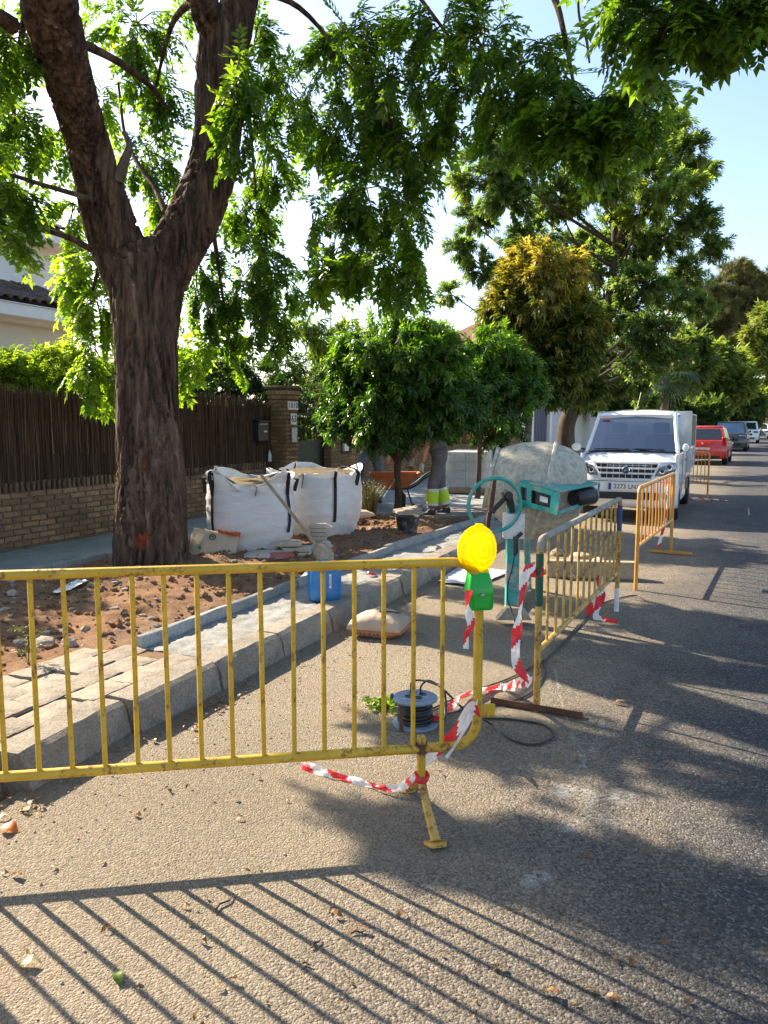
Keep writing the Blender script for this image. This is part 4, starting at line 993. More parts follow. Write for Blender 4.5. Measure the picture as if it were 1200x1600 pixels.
# pallet of blocks under film
pb_ = thing('block_pallet', 'pallet of grey concrete blocks wrapped in film behind the mixer', 'pallet', V((-5.1, 15.9, .12)), R(8))
gb = m_concrete('grey_block', (.42, .43, .44), 4, .4, 60); k = 0
for z in range(4):
    for i in range(2):
        for j in range(3): b = MB() if k == 0 else None; k += 1; me_b = b.box((0, 0, .095), (.39, .29, .185)).mesh('concrete_block', gb, smooth=False) if b else me_b; inst('concrete_block', me_b, pb_, (-.2+.4*i, -.3+.3*j, .1+.19*z))
b = MB(); b.box((0, 0, .05), (.9, 1.0, .1)); b.build('pallet_base', WOOD, pb_, smooth=False)
b = MB(); 
b.loft([[V((w*math.copysign(1, c_[0])*.42, w*math.copysign(1, c_[1])*.47, z)) for c_ in ((-1, -1), (1, -1), (1, 1), (-1, 1))] for w, z in ((1.02, .12), (1.03, .5), (1.02, .87), (.6, .9))], caps=False)
def m_film():
    n = NT('clear_film'); p = n.princ((.8, .82, .84), .15, 0, n.bump(n.noise(14, 5), .8, .02), .6); t = n.n('ShaderNodeBsdfTransparent'); m = n.n('ShaderNodeMixShader'); m.inputs[0].default_value = .28
    n.l(t.outputs[0], m.inputs[1]); n.l(p, m.inputs[2]); return n.done(m.outputs[0])
FILM = m_film(); b.build('film_wrap', FILM, pb_, smooth=False)

# plastic sheets
def sheet_cloth(label, pts, mat, h=.02, seed=0):
    b = MB(); P = [V(p) for p in pts]; n = 14; vs = []
    for i in range(n+1):
        for j in range(n+1):
            p = P[0].lerp(P[1], i/n).lerp(P[3].lerp(P[2], i/n), j/n); e = .15*math.sin(i*2.1+seed)+.1
            vs.append(p+V((.03*fbm(i*.7, seed), .03*fbm(j*.6, seed+4), h*(.6+1.4*abs(fbm(i*.35+seed, j*.4, 1, 3))))))
    b.add(vs, [(i*(n+1)+j, (i+1)*(n+1)+j, (i+1)*(n+1)+j+1, i*(n+1)+j+1) for i in range(n) for j in range(n)])
    return tag(b.build('plastic_sheet', mat, angle=70, fix=False), label, 'plastic sheet', 'scraps of plastic sheet')
PSH = simple('pale_plastic', (.56, .58, .60), .4, var=.15, dirt=(.3, .27, .22), dirt_amt=.6)
PSW = simple('white_plastic', (.66, .70, .74), .35, var=.1)
sheet_cloth('grey plastic sheet on the road behind the warning lamp', [gd(682, 912), gd(745, 918), gd(800, 895), gd(720, 886)], PSH, .03, 1)
sheet_cloth('white plastic scrap on the soil left of the tree', [sp_(80, 922), sp_(100, 925), sp_(138, 915), sp_(118, 908)], PSW, .03, 5)
sheet_cloth('white plastic scrap behind the blue jerry can', [sp_(465, 905), sp_(490, 908), sp_(500, 890), sp_(478, 888)], PSW, .03, 8)
sheet_cloth('white plastic sheet on the rubble behind the formwork boards', [V((-3.9, 13.4, .2)), V((-3.3, 13.6, .22)), V((-3.3, 14.1, .2)), V((-3.9, 14.0, .2))], PSW, .08, 11)

# ------------------------------------------------------------------ gate, mailbox, number plates
gt = thing('garden_gate', 'dark wrought iron garden gate between the two brick pillars', 'gate', (-7.53, 12.5, .14))
GD = 1.32; DKG = simple('dark_green_iron', (.012, .028, .020), .45, .2, .2)
for y_ in (.03, GD-.03): b = MB(); b.box((0, y_, .98), (.04, .04, 1.9)); b.build('stile', DKG, gt, smooth=False)
for z in (.06, 1.08, 1.62): b = MB(); b.box((0, GD/2, z), (.035, GD-.1, .04)); b.build('rail', DKG, gt, smooth=False)
b = MB(); b.box((0, GD/2, .57), (.008, GD-.1, .98)); b.build('lower_panel', DKG, gt, smooth=False)
b = MB(); b.tube([(0, 0, 0), (0, 0, .85)], .009, 6); bm_ = b.mesh('gate_bar', DKG)
for k in range(9): inst('gate_bar', bm_, gt, (0, .1+.14*k, 1.08))
for k in range(4):
    b = MB(); c = (0, .2+.3*k, 1.78); b.tube(arc(c, .1, 0, R(300), 14, (0, 1, 0), (0, 0, 1)), .007, 6); b.build('scroll', DKG, gt)
mb = thing('mailbox', 'black metal mailbox fixed beside the numbered brick pillar', 'mailbox', (-7.60, 11.62, 1.27))
b = MB(); b.box((0, 0, .17), (.14, .34, .34)); b.build('body', BLACKP, mb, bevel=.012); b = MB(); b.box((.02, 0, .36), (.19, .37, .03), Matrix.Rotation(R(8), 3, 'Y')); b.build('lid', BLACKP, mb, bevel=.008)
b = MB(); b.box((.072, 0, .30), (.006, .26, .025)); b.build('slot_flap', STEELG, mb); b = MB(); b.box((.072, .05, .17), (.004, .09, .03)); b.build('name_tag', WHT, mb)
def plate(label, y, z, w, h, body, size, mat=WHT):
    t = thing('number_plate', label, 'sign', (-7.328, y, z)); b = MB(); b.box((0, 0, 0), (.014, w, h)); b.build('panel', mat, t, bevel=.003)
    if body: text(body, size, INK, t, Matrix.Translation((.0085, 0, 0)) @ Matrix.Rotation(R(90), 4, 'Z') @ Matrix.Rotation(R(90), 4, 'X'), bold=.002)
    return t
for k, ch in enumerate('1010'): plate('small white tile with digit %s, %s of four on the pillar' % (ch, ['first', 'second', 'third', 'fourth'][k]), 12.155+.09*k, 1.905, .084, .15, ch, .14)
plate('white house number plate reading 63 on the brick pillar', 12.31, 1.66, .20, .20, '63', .18)
plate('small grey intercom panel under the house number', 12.33, 1.37, .18, .27, '', .1, simple('grey_panel', (.55, .56, .56), .5))
b = MB(); b.box((0, 0, .07), (.06, .2, .16)); o = b.build('meter_box', WHT, bevel=.01); o.location = (-7.5, 14.75, 1.0); tag(o, 'small white meter box on the low wall right of the gate', 'meter box')
b = MB(); b.lathe([(0, 0), (.03, 0), (.032, .02), (.032, .12), (.02, .16), (.013, .17), (.013, .2), (0, .2)], 14); o = b.build('bottle', simple('pale_bottle', (.6, .62, .64), .2), None); o.location = (-7.5, 11.75, .905); tag(o, 'pale plastic bottle standing on the wall coping by the pillar', 'bottle')
# ------------------------------------------------------------------ vehicles
def m_carpaint(name, c, rough=.22, dust=.15):
    n = NT(name); col = n.mix(n.ramp(n.noise(3, 5), [(.4, 0.0), (.8, dust)]), c, (.42, .39, .35))
    return n.done(n.princ(col, rough, 0, None, .5, Coat_Weight=.6, Coat_Roughness=.06))
def m_glass(name, tint=(.30, .36, .40), dark=.5):
    n = NT(name); t = n.n('ShaderNodeBsdfTransparent'); t.inputs[0].default_value = (*tint, 1)
    g = n.n('ShaderNodeBsdfGlossy'); g.inputs['Roughness'].default_value = .03; g.inputs[0].default_value = (.9, .95, 1, 1)
    lw = n.n('ShaderNodeFresnel'); lw.inputs[0].default_value = 1.5
    f = n.math('ADD', n.math('MULTIPLY', lw.outputs[0], 1.0), .22)
    m = n.n('ShaderNodeMixShader'); n.l(f, m.inputs[0]); n.l(t.outputs[0], m.inputs[1]); n.l(g.outputs[0], m.inputs[2]); return n.done(m.outputs[0])
VW = m_carpaint('white_car_paint', (.80, .81, .82)); VR = m_carpaint('red_car_paint', (.58, .022, .018)); VD = m_carpaint('dark_grey_car_paint', (.035, .042, .045)); VB = m_carpaint('blue_car_paint', (.06, .09, .2))
GLASS = m_glass('windscreen_glass'); GLASSD = simple('tinted_glass', (.02, .028, .035), .05, var=.1, spec=.9)
GLASSB = simple('bluish_glass', (.10, .17, .24), .06, var=.2, scale=2, spec=.9)
TYRE = simple('tyre_rubber', (.018, .018, .018), .85, var=.3, bump=.3); RIM = simple('wheel_rim', (.34, .35, .36), .4, .6, .15)
CHROME = simple('chrome', (.7, .7, .72), .12, .95, .05); LAMPC = simple('headlamp_clear', (.20, .23, .26), .08, .6, .3, 40, spec=.9); LAMPR = simple('tail_lamp', (.35, .01, .01), .2)
SEAT = simple('seat_fabric', (.04, .045, .055), .9, var=.2); DASH = simple('dashboard', (.05, .05, .055), .7)
def wheel(name_par, c, r=.28, w=.19, rimr=.6):
    Mw = Matrix.Translation(c) @ Matrix.Rotation(R(90), 4, 'Y')
    b = MB(); b.lathe([(r*rimr, -w/2+.02), (r*.9, -w/2), (r*.985, -w/2+.03), (r, -w/4), (r, w/4), (r*.985, w/2-.03), (r*.9, w/2), (r*rimr, w/2-.02)], 32, Mw); wh = b.build('wheel', TYRE, name_par)
    b = MB(); b.lathe([(r*rimr, -w/2+.02), (r*rimr*.9, -w/2+.05), (0, -w/2+.04)], 24, Mw); b.lathe([(r*rimr, w/2-.02), (r*rimr*.9, w/2-.05), (r*.2, w/2-.04), (r*.16, w/2-.01), (0, w/2-.01)], 24, Mw); b.build('rim', RIM, wh)
    return wh

tk = thing('pickup_truck', 'white small pickup truck parked facing us behind the mixer', 'truck', (-1.475, 12.72, 0), R(-.6))
# nose: front profile swept across the width
prof = [(.13, .24), (.05, .27), (.01, .33), (-.005, .43), (0, .55), (.012, .68), (.035, .80), (.06, .92), (.085, .965), (.17, 1.005), (.34, 1.06), (.52, 1.105), (.60, 1.12)]
xs = [-.775, -.765, -.735, -.67, -.5, -.25, 0, .25, .5, .67, .735, .765, .775]
b = MB(); rings = []
for x in xs:
    e = abs(x)/.775; rings.append([V((x*(1-.05*max(0, (z-.9)/.25) if z > .9 else x*0+1), y+.10*e**4+(.14*e**16), z-.035*e**6*(z > .85))) for y, z in prof])
vs = [v for r in rings for v in r]; n_ = len(prof); b.add(vs, [(i*n_+j, (i+1)*n_+j, (i+1)*n_+j+1, i*n_+j+1) for i in range(len(xs)-1) for j in range(n_-1)])
b.build('nose', VW, tk, angle=38, fix=False)
# cab sides with wheel arch
def archpoly(y0, y1, z0, z1, wy, wr, steps=10):
    p = [(y0, z1), (y0, z0)]
    if wy is not None:
        p += [(wy-wr, z0)]+[(wy-wr*math.cos(R(180*k/steps)), z0+(wr*1.0)*math.sin(R(180*k/steps))*1.05) for k in range(1, steps)]+[(wy+wr, z0)]
    return p+[(y1, z0), (y1, z1)]
for s in (-1, 1):
    Ms = Matrix(((0, 0, 1, 0), (1, 0, 0, 0), (0, 1, 0, 0), (0, 0, 0, 1)))
    b = MB(); b.prism(archpoly(.22, 2.12, .30, 1.10, .78, .33), s*.735-.02, s*.735+.022+.016*s, Ms); b.build('side_panel', VW, tk, bevel=.012)
    b = MB(); b.box((s*.772, 1.55, .78), (.006, .86, .6)); dp = b.build('door', VW, tk, bevel=.003); b = MB(); b.box((s*.782, 1.87, .95), (.016, .14, .035)); b.build('door_handle', BLACKP, dp, bevel=.004)
    # pillars and side window
    b = MB(); b.tube([(s*.725, .585, 1.10), (s*.665, .88, 1.44), (s*.62, 1.16, 1.735)], [.034, .03, .034], 8); b.build('windscreen_pillar', VW, tk)
    b = MB(); b.loft([[V((s*.745, y, 1.09)), V((s*.745, y+.11, 1.09)), V((s*.64, y+.08, 1.74)), V((s*.64, y-.02, 1.74))] if True else None for y in (1.98,)] + [[V((s*.70, 1.98, 1.09)), V((s*.70, 2.09, 1.09)), V((s*.59, 2.06, 1.74)), V((s*.59, 1.96, 1.74))]]); b.build('rear_pillar', VW, tk)
    b = MB(); b.add([(s*.742, .72, 1.10), (s*.742, 1.98, 1.10), (s*.645, 1.96, 1.70), (s*.635, 1.22, 1.70)], [(0, 1, 2, 3)]); b.build('side_window', GLASS, tk, fix=False)
    b = MB(); b.tube([(s*.745, .72, 1.105), (s*.745, 1.98, 1.105)], .012, 6); b.tube([(s*.738, .72, 1.11), (s*.63, 1.23, 1.70)], .012, 6); b.build('window_seal', BLACKP, tk, kind='stuff')
    # mirror
    b = MB(); rg = []
    for k, (q, sc) in enumerate(((-.06, .4), (-.045, .85), (0, 1.0), (.03, .95), (.045, .7))):
        rg.append([V((s*(.90 if s < 0 else .84)+(.085 if s < 0 else .05)*sc*math.cos(a), .62+q, 1.19+.07*sc*math.sin(a))) for a in [i*math.pi/8 for i in range(16)]])
    b.loft(rg); mi = b.build('mirror', VW, tk); b = MB(); b.tube([(s*.74, .68, 1.14), (s*.83, .64, 1.16)], .018, 6); b.build('mirror_arm', BLACKP, mi)
    # headlight
    b = MB(); P = [(.43, .755), (.50, .90), (.64, .95), (.735, .985), (.748, .90), (.72, .82), (.56, .76)]
    def fy(x, z):
        e = abs(x)/.775; z_ = z
        for (y0, z0), (y1, z1) in zip(prof[:-1], prof[1:]):
            if z0 <= z_ <= z1: return y0+(y1-y0)*(z_-z0)/(z1-z0)+.10*e**4+.14*e**16
        return .05
    cx = sum(p[0] for p in P)/len(P); cz = sum(p[1] for p in P)/len(P)
    outer = [V((s*x, fy(x, z)-.004, z)) for x, z in P]; mid = [V((s*(cx+(x-cx)*.8), fy(cx+(x-cx)*.8, cz+(z-cz)*.8)-.022, cz+(z-cz)*.8)) for x, z in P]
    k = len(P); b.add([*outer, *mid, V((s*cx, fy(cx, cz)-.03, cz))], [(i, (i+1) % k, k+(i+1) % k, k+i) for i in range(k)]+[(k+i, k+(i+1) % k, 2*k) for i in range(k)]); hl = b.build('headlight', LAMPC, tk, angle=60, fix=False)
    for (x, z, r) in ((.64, .90, .058), (.545, .835, .045)):
        b = MB(); b.lathe([(r*.55, .0), (r*.6, .012), (r*.9, .014), (r, 0)], 18, Matrix.Translation((s*x, fy(x, z)-.026, z)) @ Matrix.Rotation(R(90), 4, 'X')); b.lathe([(0, .008), (r*.55, .002)], 14, Matrix.Translation((s*x, fy(x, z)-.026, z)) @ Matrix.Rotation(R(90), 4, 'X'), m=1); b.build('lamp_reflector', [CHROME, BLACKP], hl)
    wheel(tk, (s*.665, .78, .275), .275, .19)
    wheel(tk, (s*.665, 3.50, .285), .285, .19)
b = MB(); b.add([(-.715, .60, 1.115), (.715, .60, 1.115), (.60, 1.165, 1.725), (-.60, 1.165, 1.725), (0, .535, 1.115), (0, 1.12, 1.735)], [(0, 4, 5, 3), (4, 1, 2, 5)]); b.build('windscreen', GLASS, tk, fix=False, angle=60)
b = MB(); b.tube([(-.71, .59, 1.118), (0, .525, 1.118), (.71, .59, 1.118), (.605, 1.15, 1.715), (0, 1.105, 1.735), (-.605, 1.15, 1.715)], .016, 6, closed=True); b.build('windscreen_seal', BLACKP, tk)
b = MB(); rg = []
for y, w, z, cr in ((1.10, .60, 1.715, .02), (1.16, .635, 1.745, .03), (1.3, .655, 1.765, .045), (1.7, .66, 1.775, .05), (2.0, .655, 1.765, .045), (2.10, .63, 1.74, .03)):
    rg.append([V((w*q, y-.03*(1-q*q)*(y < 1.2), z+cr*(1-abs(q)**3)-.03*(abs(q) > .99))) for q in (-1, -.96, -.8, -.4, 0, .4, .8, .96, 1)]+[V((w*q, y, z-.05)) for q in (1, 0, -1)])
b.loft(rg); b.build('roof', VW, tk, angle=50)
b = MB(); b.box((0, 2.09, 1.10), (1.44, .04, .55)); b.box((-.62, 2.09, 1.5), (.2, .04, .45)); b.box((.62, 2.09, 1.5), (.2, .04, .45)); b.box((0, 2.09, 1.70), (1.1, .04, .09)); b.build('cab_rear_wall', VW, tk, smooth=False)
b = MB(); b.box((0, 1.2, .30), (1.4, 1.8, .05)); b.box((0, .72, .98), (1.38, .3, .2)); b.build('dashboard', DASH, tk, bevel=.03)
for s in (-1, 1):
    b = MB(); b.box((s*.36, 1.78, 1.08), (.50, .14, .62)); b.box((s*.36, 1.5, .76), (.5, .5, .14)); st = b.build('seat', SEAT, tk, bevel=.05); b = MB(); b.box((s*.36, 1.80, 1.50), (.27, .1, .19)); b.build('headrest', SEAT, st, bevel=.04)
b = MB(); b.tube([V((.36+.19*math.cos(a), 1.12+.07*math.sin(a), 1.16+.17*math.sin(a))) for a in [i*.3142 for i in range(20)]], .014, 6, closed=True); b.build('steering_wheel', BLACKP, tk)
# grille: frame, dark back, slats
b = MB(); gz = (.705, .78, .87, .96); vs = []
for z in gz:
    w = .385+.105*(z-.695)/.265
    for q in (-1, -.5, 0, .5, 1): vs.append((w*q, fy(w*q, z)-.007, z))
b.add(vs, [(i*5+j, i*5+j+1, i*5+j+6, i*5+j+5) for i in range(3) for j in range(4)]); gr = b.build('grille', BLACK, tk, fix=False)
for z, w in ((.955, .495), (.875, .465), (.795, .43), (.705, .40)):
    b = MB(); b.box((0, fy(0, z)-.02, z), (2*w, .03, .030 if z < .95 else .022)); b.build('grille_slat', VW, gr, bevel=.006)
for x in [-.4+.1*k for k in range(9)]:
    b = MB(); b.box((x*.97, -.002, .825), (.006, .014, .25), Matrix.Rotation(R(-9), 3, 'X')); b.build('grille_rib', VW, gr, smooth=False)
for s in (-1, 1): b = MB(); b.tube([(s*.50, .055, .96), (s*.39, .0, .70)], .018, 6); b.build('grille_edge', VW, gr)
b = MB(); b.lathe([(.0, .0), (.038, .004), (.044, .0)], 24, Matrix.Translation((0, -.02, .845)) @ Matrix.Rotation(R(83), 4, 'X'), m=1); b.lathe([(.042, .0), (.052, .010), (.060, .0)], 28, Matrix.Translation((0, -.018, .845)) @ Matrix.Rotation(R(83), 4, 'X'))
b.tube([(-.02, -.03, .84), (0, -.034, .86), (.02, -.03, .855)], .008, 6); b.tube([(-.02, -.03, .83), (0, -.034, .835), (.02, -.03, .85)], .007, 6); b.build('emblem', [CHROME, BLUET], gr)
for zz, w_ in ((.968, .70), (.665, .74)):
    b = MB(); b.tube([(w_*q, fy(w_*q, zz)-.001, zz) for q in (-1, -.9, -.75, -.5, 0, .5, .75, .9, 1)], .0045, 5); b.build('shut_line', BLACKP, tk)
for s in (-1, 1):
    b = MB(); b.tube([(s*.776, 1.12, .42), (s*.776, 1.10, 1.08)], .004, 4); b.build('shut_line', BLACKP, tk)
    b = MB(); b.tube([(s*.776, 1.99, .42), (s*.776, 1.99, 1.08)], .004, 4); b.build('shut_line', BLACKP, tk)
    b = MB(); b.lathe([(0, 0), (.045, 0), (.05, .012), (0, .012)], 14, Matrix.Translation((s*.60, fy(.6, .45)-.002, .45)) @ Matrix.Rotation(R(90), 4, 'X')); b.build('fog_lamp', LAMPC, tk)
b = MB(); b.box((0, -.012, .44), (1.02, .03, .115)); b.build('lower_intake', BLACK, tk, bevel=.01)
b = MB(); b.box((-.0, -.022, .585), (.525, .012, .115)); pl = b.build('number_plate', WHT, tk, bevel=.003)
b = MB(); b.box((-.235, -.030, .585), (.045, .004, .108)); b.build('blue_band', simple('plate_blue', (.01, .06, .38), .4), pl, smooth=False)
text('2273 LNX', .098, INK, pl, Matrix.Translation((.03, -.0292, .583)) @ Matrix.Rotation(R(90), 4, 'X'), bold=.001)
for k, (x, a) in enumerate(((-.32, 3), (.22, -1))):
    b = MB(); b.tube([(x+.32, .53, 1.135), (x+.1, .545, 1.165), (x-.26, .60, 1.16)], .011, 6); b.tube([(x+.3, .56, 1.16), (x-.3, .60, 1.155)], .008, 5); b.build('wiper', BLACKP, tk)
b = MB(); b.tube([(-.02, 1.3, 1.80), (.0, 1.36, 1.95), (.03, 1.42, 2.12)], .005, 5); b.lathe([(.022, 0), (.012, .03), (0, .035)], 10, Matrix.Translation((-.02, 1.3, 1.805))); b.build('aerial', BLACKP, tk)
b = MB(); b.add([(-.55, 1.086, 1.665), (-.43, 1.076, 1.672), (-.43, 1.055, 1.645), (-.55, 1.062, 1.638)], [(0, 1, 2, 3)]); b.v = [(x, y-.012, z) for x, y, z in b.v]; b.build('windscreen_sticker', RED, tk, fix=False)
# load bed
b = MB(); b.box((0, 3.2, .66), (1.56, 1.95, .10)); b.build('bed_floor', VW, tk, bevel=.01)
b = MB(); b.box((0, 2.24, 1.25), (1.66, .035, 1.10)); b.build('headboard', simple('grey_white_board', (.60, .60, .57), .6, var=.08, dirt=(.4, .37, .32), dirt_amt=.4), tk, bevel=.008)
for s in (-1, 1):
    b = MB(); b.box((s*.80, 3.2, .92), (.035, 1.9, .42)); sb = b.build('side_board', VW, tk, bevel=.008)
    for y in (2.5, 3.2, 3.9): b = MB(); b.box((s*.822, y, .9), (.012, .05, .3)); b.build('latch', STEELG, sb, smooth=False)
    cg = MB(); cg.tube([(s*.80, 2.5, 1.13), (s*.80, 2.5, 1.74), (s*.80, 4.1, 1.74), (s*.80, 4.1, 1.13)], .02, 6); cf = cg.build('rack_frame', STEELG, tk)
    b = MB(); b.box((s*.80, 3.3, 1.44), (.008, 1.56, .55)); b.build('rack_panel', simple('rack_mesh_brown', (.16, .115, .08), .8, var=.3), cf, smooth=False)
b = MB(); b.box((0, 4.16, .92), (1.62, .03, .42)); b.build('tailgate', VW, tk, bevel=.008)
b = MB(); b.box((0, 2.6, .5), (.8, 3.0, .16)); b.build('chassis', BLACK, tk, smooth=False)
for s in (-1, 1): b = MB(); b.box((s*.66, 2.75, .5), (.2, .55, .3)); b.build('mudguard', BLACKP, tk, bevel=.02)

def car(name, label, loc_, rz, paint, L, W, H, kind, rear=True, glass=GLASSD, plate=None, detail=True):
    "car with its nose at -Y (local); rear view = rotate by 180 degrees"
    t = thing(name, label, 'car', loc_, rz); zb = .22; suv = kind == 'suv'
    belt = H*.62; hood = H*.60 if not suv else H*.64
    side = [(0, zb+.1), (.02, hood*.55), (.06, hood*.84), (.16, hood*.95), (L*.26, hood*1.02), (L*.30, belt*1.0), (L*.80, belt*1.05), (L*.965, belt*1.0), (L*.99, belt*.80), (L, zb+.25), (L*.985, zb+.05), (L*.96, zb), (.06, zb)]
    b = MB(); rg = []
    for q in (-1, -.985, -.93, -.75, -.4, 0, .4, .75, .93, .985, 1):
        e = abs(q); rg.append([V((W/2*q*(1-.05*max(0, z-belt*.75)/belt), y+(.16*e**5 if y < L*.2 else (-.13*e**5 if y > L*.9 else 0)), z-(.04*e**8 if z > belt*.8 else 0)+(.05*e**8 if z < zb+.06 else 0))) for y, z in side])
    b.loft(rg); b.build('body', paint, t, angle=42)
    # glasshouse
    y0, y1, r0, r1 = L*.27, L*.965, L*.44, L*(.86 if kind != 'suv' else .90)
    w0, w1 = W*.475, W*.385
    low = [(-w0, y0), (w0, y0), (w0*.97, y1), (-w0*.97, y1)]; up = [(-w1, r0), (w1, r0), (w1*.97, r1), (-w1*.97, r1)]
    b = MB(); b.loft([[V((x, y, belt*.97)) for x, y in low], [V((x, y, H-.06)) for x, y in up]]); b.build('glasshouse', paint, t, bevel=.03, seg=3)
    b = MB(); rg = []
    for f, z in ((1.0, H-.065), (.995, H-.03), (.93, H-.005), (.6, H)):
        cy = (r0+r1)/2; rg.append([V((x*f, cy+(y-cy)*f, z)) for x, y in up])
    b.loft(rg); b.build('roof', paint, t, angle=60)
    def pane(nm, a, b_, c, d, off, f0=.08, f1=.92, g0=.08, g1=.9, mat=glass):
        q = [V(a), V(b_), V(c), V(d)]; P = [q[0].lerp(q[1], s).lerp(q[3].lerp(q[2], s), u_) for s, u_ in ((f0, g0), (f1, g0), (f1, g1), (f0, g1))]
        m = MB(); m.add([p+V(off) for p in P], [(0, 1, 2, 3)]); return m.build(nm, mat, t, fix=False)
    Lw = [V((x, y, belt*.97)) for x, y in low]; U = [V((x, y, H-.06)) for x, y in up]
    pane('windscreen', Lw[0], Lw[1], U[1], U[0], (0, -.012, .006)); pane('rear_window', Lw[3], Lw[2], U[2], U[3], (0, .012, .006), .07, .93, .16, .9)
    for s, (i, j) in ((1, (1, 2)), (-1, (0, 3))):
        pane('side_window', Lw[i], Lw[j], U[j], U[i], (s*.012, 0, .004), .14, .48, .12, .88); pane('side_window', Lw[i], Lw[j], U[j], U[i], (s*.012, 0, .004), .52, .86, .12, .88)
        m = MB(); m.loft([[V((s*(W/2+.09)+.07*sc*math.cos(a), L*.30+q, belt+.07+.06*sc*math.sin(a))) for a in [k*.785 for k in range(8)]] for q, sc in ((-.06, .5), (-.02, 1), (.03, .9))]); m.tube([(s*W*.47, L*.30, belt), (s*(W/2+.06), L*.30, belt+.05)], .02, 5); m.build('mirror', paint if suv else BLACKP, t)
        for wy in (L*.195, L*.80):
            m = MB(); m.lathe([(0, 0), (.36, 0), (.36, .1), (0, .1)], 24, Matrix.Translation((s*(W/2-.085), wy, .33)) @ Matrix.Rotation(R(90), 4, 'Y')); m.v = [(x, y, max(z, .2)) for x, y, z in m.v]; m.build('wheel_arch', BLACK, t)
            wheel(t, (s*(W/2-.085), wy, .315), .315, .2, .66)
        m = MB(); m.box((s*W*.37, .085, hood*.80), (W*.22, .1, .13), Matrix.Rotation(R(-14)*s, 3, 'Z')); m.build('headlight', LAMPC, t, bevel=.03)
        m = MB(); m.box((s*W*.435, L*.968, belt*(.93 if suv else .99)), (.16, .09, .30 if not suv else .16), Matrix.Rotation(R(12)*s, 3, 'Z')); m.build('tail_light', LAMPR, t, bevel=.03)
    m = MB(); m.box((0, .03, hood*.62), (W*.52, .05, .15)); m.build('grille', BLACK, t, bevel=.02)
    m = MB(); m.box((0, .015, zb+.17), (W*.7, .05, .12)); m.build('lower_intake', BLACK, t, bevel=.02)
    m = MB(); m.box((0, L-.01, zb+.08), (W*.75, .05, .1)); m.build('rear_bumper_trim', BLACK, t, bevel=.02)
    m = MB(); m.box((0, L*.992, belt*.66), (.52, .03, .115)); m.build('rear_plate', WHT, t); m = MB(); m.box((0, -.008, zb+.26), (.5, .02, .11)); m.build('front_plate', WHT, t)
    m = MB(); m.lathe([(0, 0), (.045, .0), (.05, -.01), (.05, -.02)], 16, Matrix.Translation((0, L*.985, belt*.90)) @ Matrix.Rotation(R(-90), 4, 'X')); m.build('emblem', CHROME, t)
    return t
# rear-view cars are turned by 180 degrees: local +Y end faces the camera
c_ = car('red_hatchback', 'red hatchback seen from behind, parked past the white truck', (-.70, 35.3, 0), R(177), VR, 4.0, 1.70, 1.47, 'hatch')
text('1387 HXR', .09, INK, [x for x in bpy.data.objects if x.parent == c_ and x.name.startswith('rear_plate')][0], Matrix.Translation((0, 3.985, .60)) @ Matrix.Rotation(R(180), 4, 'Z') @ Matrix.Rotation(R(90), 4, 'X'))
car('dark_car', 'dark grey car with bluish windscreen parked ahead of the red hatchback', (-.02, 46.4, 0), R(-3), VD, 4.4, 1.82, 1.66, 'suv', glass=GLASSB)
car('white_car', 'white car parked facing us beyond the dark grey car', (1.15, 66.0, 0), R(-3), VW, 4.4, 1.82, 1.70, 'suv')
car('pale_car', 'small pale car far down the road behind the white car', (2.65, 84, 0), R(-4), VW, 4.2, 1.75, 1.5, 'hatch')
car('blue_car', 'tiny blue car at the far end of the road', (4.3, 97, 0), R(-60), VB, 4.2, 1.75, 1.45, 'hatch')

# ------------------------------------------------------------------ workers
def skin(name, verts, edges, radii, mat, parent, sub=2):
    me = bpy.data.meshes.new(name); bm = bmesh.new(); ly = bm.verts.layers.skin.verify(); vs = []
    for k, (p, r) in enumerate(zip(verts, radii)):
        v = bm.verts.new(p); rr_ = r if isinstance(r, tuple) else (r, r); v[ly].radius = rr_; v[ly].use_root = (k == 0); vs.append(v)
    for a, c in edges: bm.edges.new((vs[a], vs[c]))
    bm.to_mesh(me); bm.free(); me.materials.append(mat); me.shade_smooth()
    o = bpy.data.objects.new(name, me); COL.objects.link(o); o.parent = parent
    m = o.modifiers.new('skin', 'SKIN'); m.use_smooth_shade = True; m = o.modifiers.new('sub', 'SUBSURF'); m.levels = sub; m.render_levels = sub
    return o
FLESH = simple('skin_tone', (.46, .22, .12), .5, var=.1); HAIR = simple('dark_hair', (.02, .015, .012), .6)
TROU = simple('grey_work_trousers', (.115, .10, .105), .9, var=.25, scale=7, bump=.5, bscale=18, bdist=.03); TROUB = simple('blue_grey_trousers', (.13, .16, .20), .9, var=.25, scale=7, bump=.5, bscale=18, bdist=.03)
LIME = simple('lime_band', (.42, .62, .02), .6, var=.1); REFL = simple('reflective_band', (.62, .62, .60), .35, .2); SHIRTO = simple('orange_shirt', (.60, .15, .035), .85, var=.2); SHIRTD = simple('dark_shirt', (.03, .035, .04), .9, var=.3)
BOOT = simple('work_boot', (.025, .023, .022), .7, var=.3); GLOVE = simple('pale_glove', (.45, .42, .38), .8, var=.2)
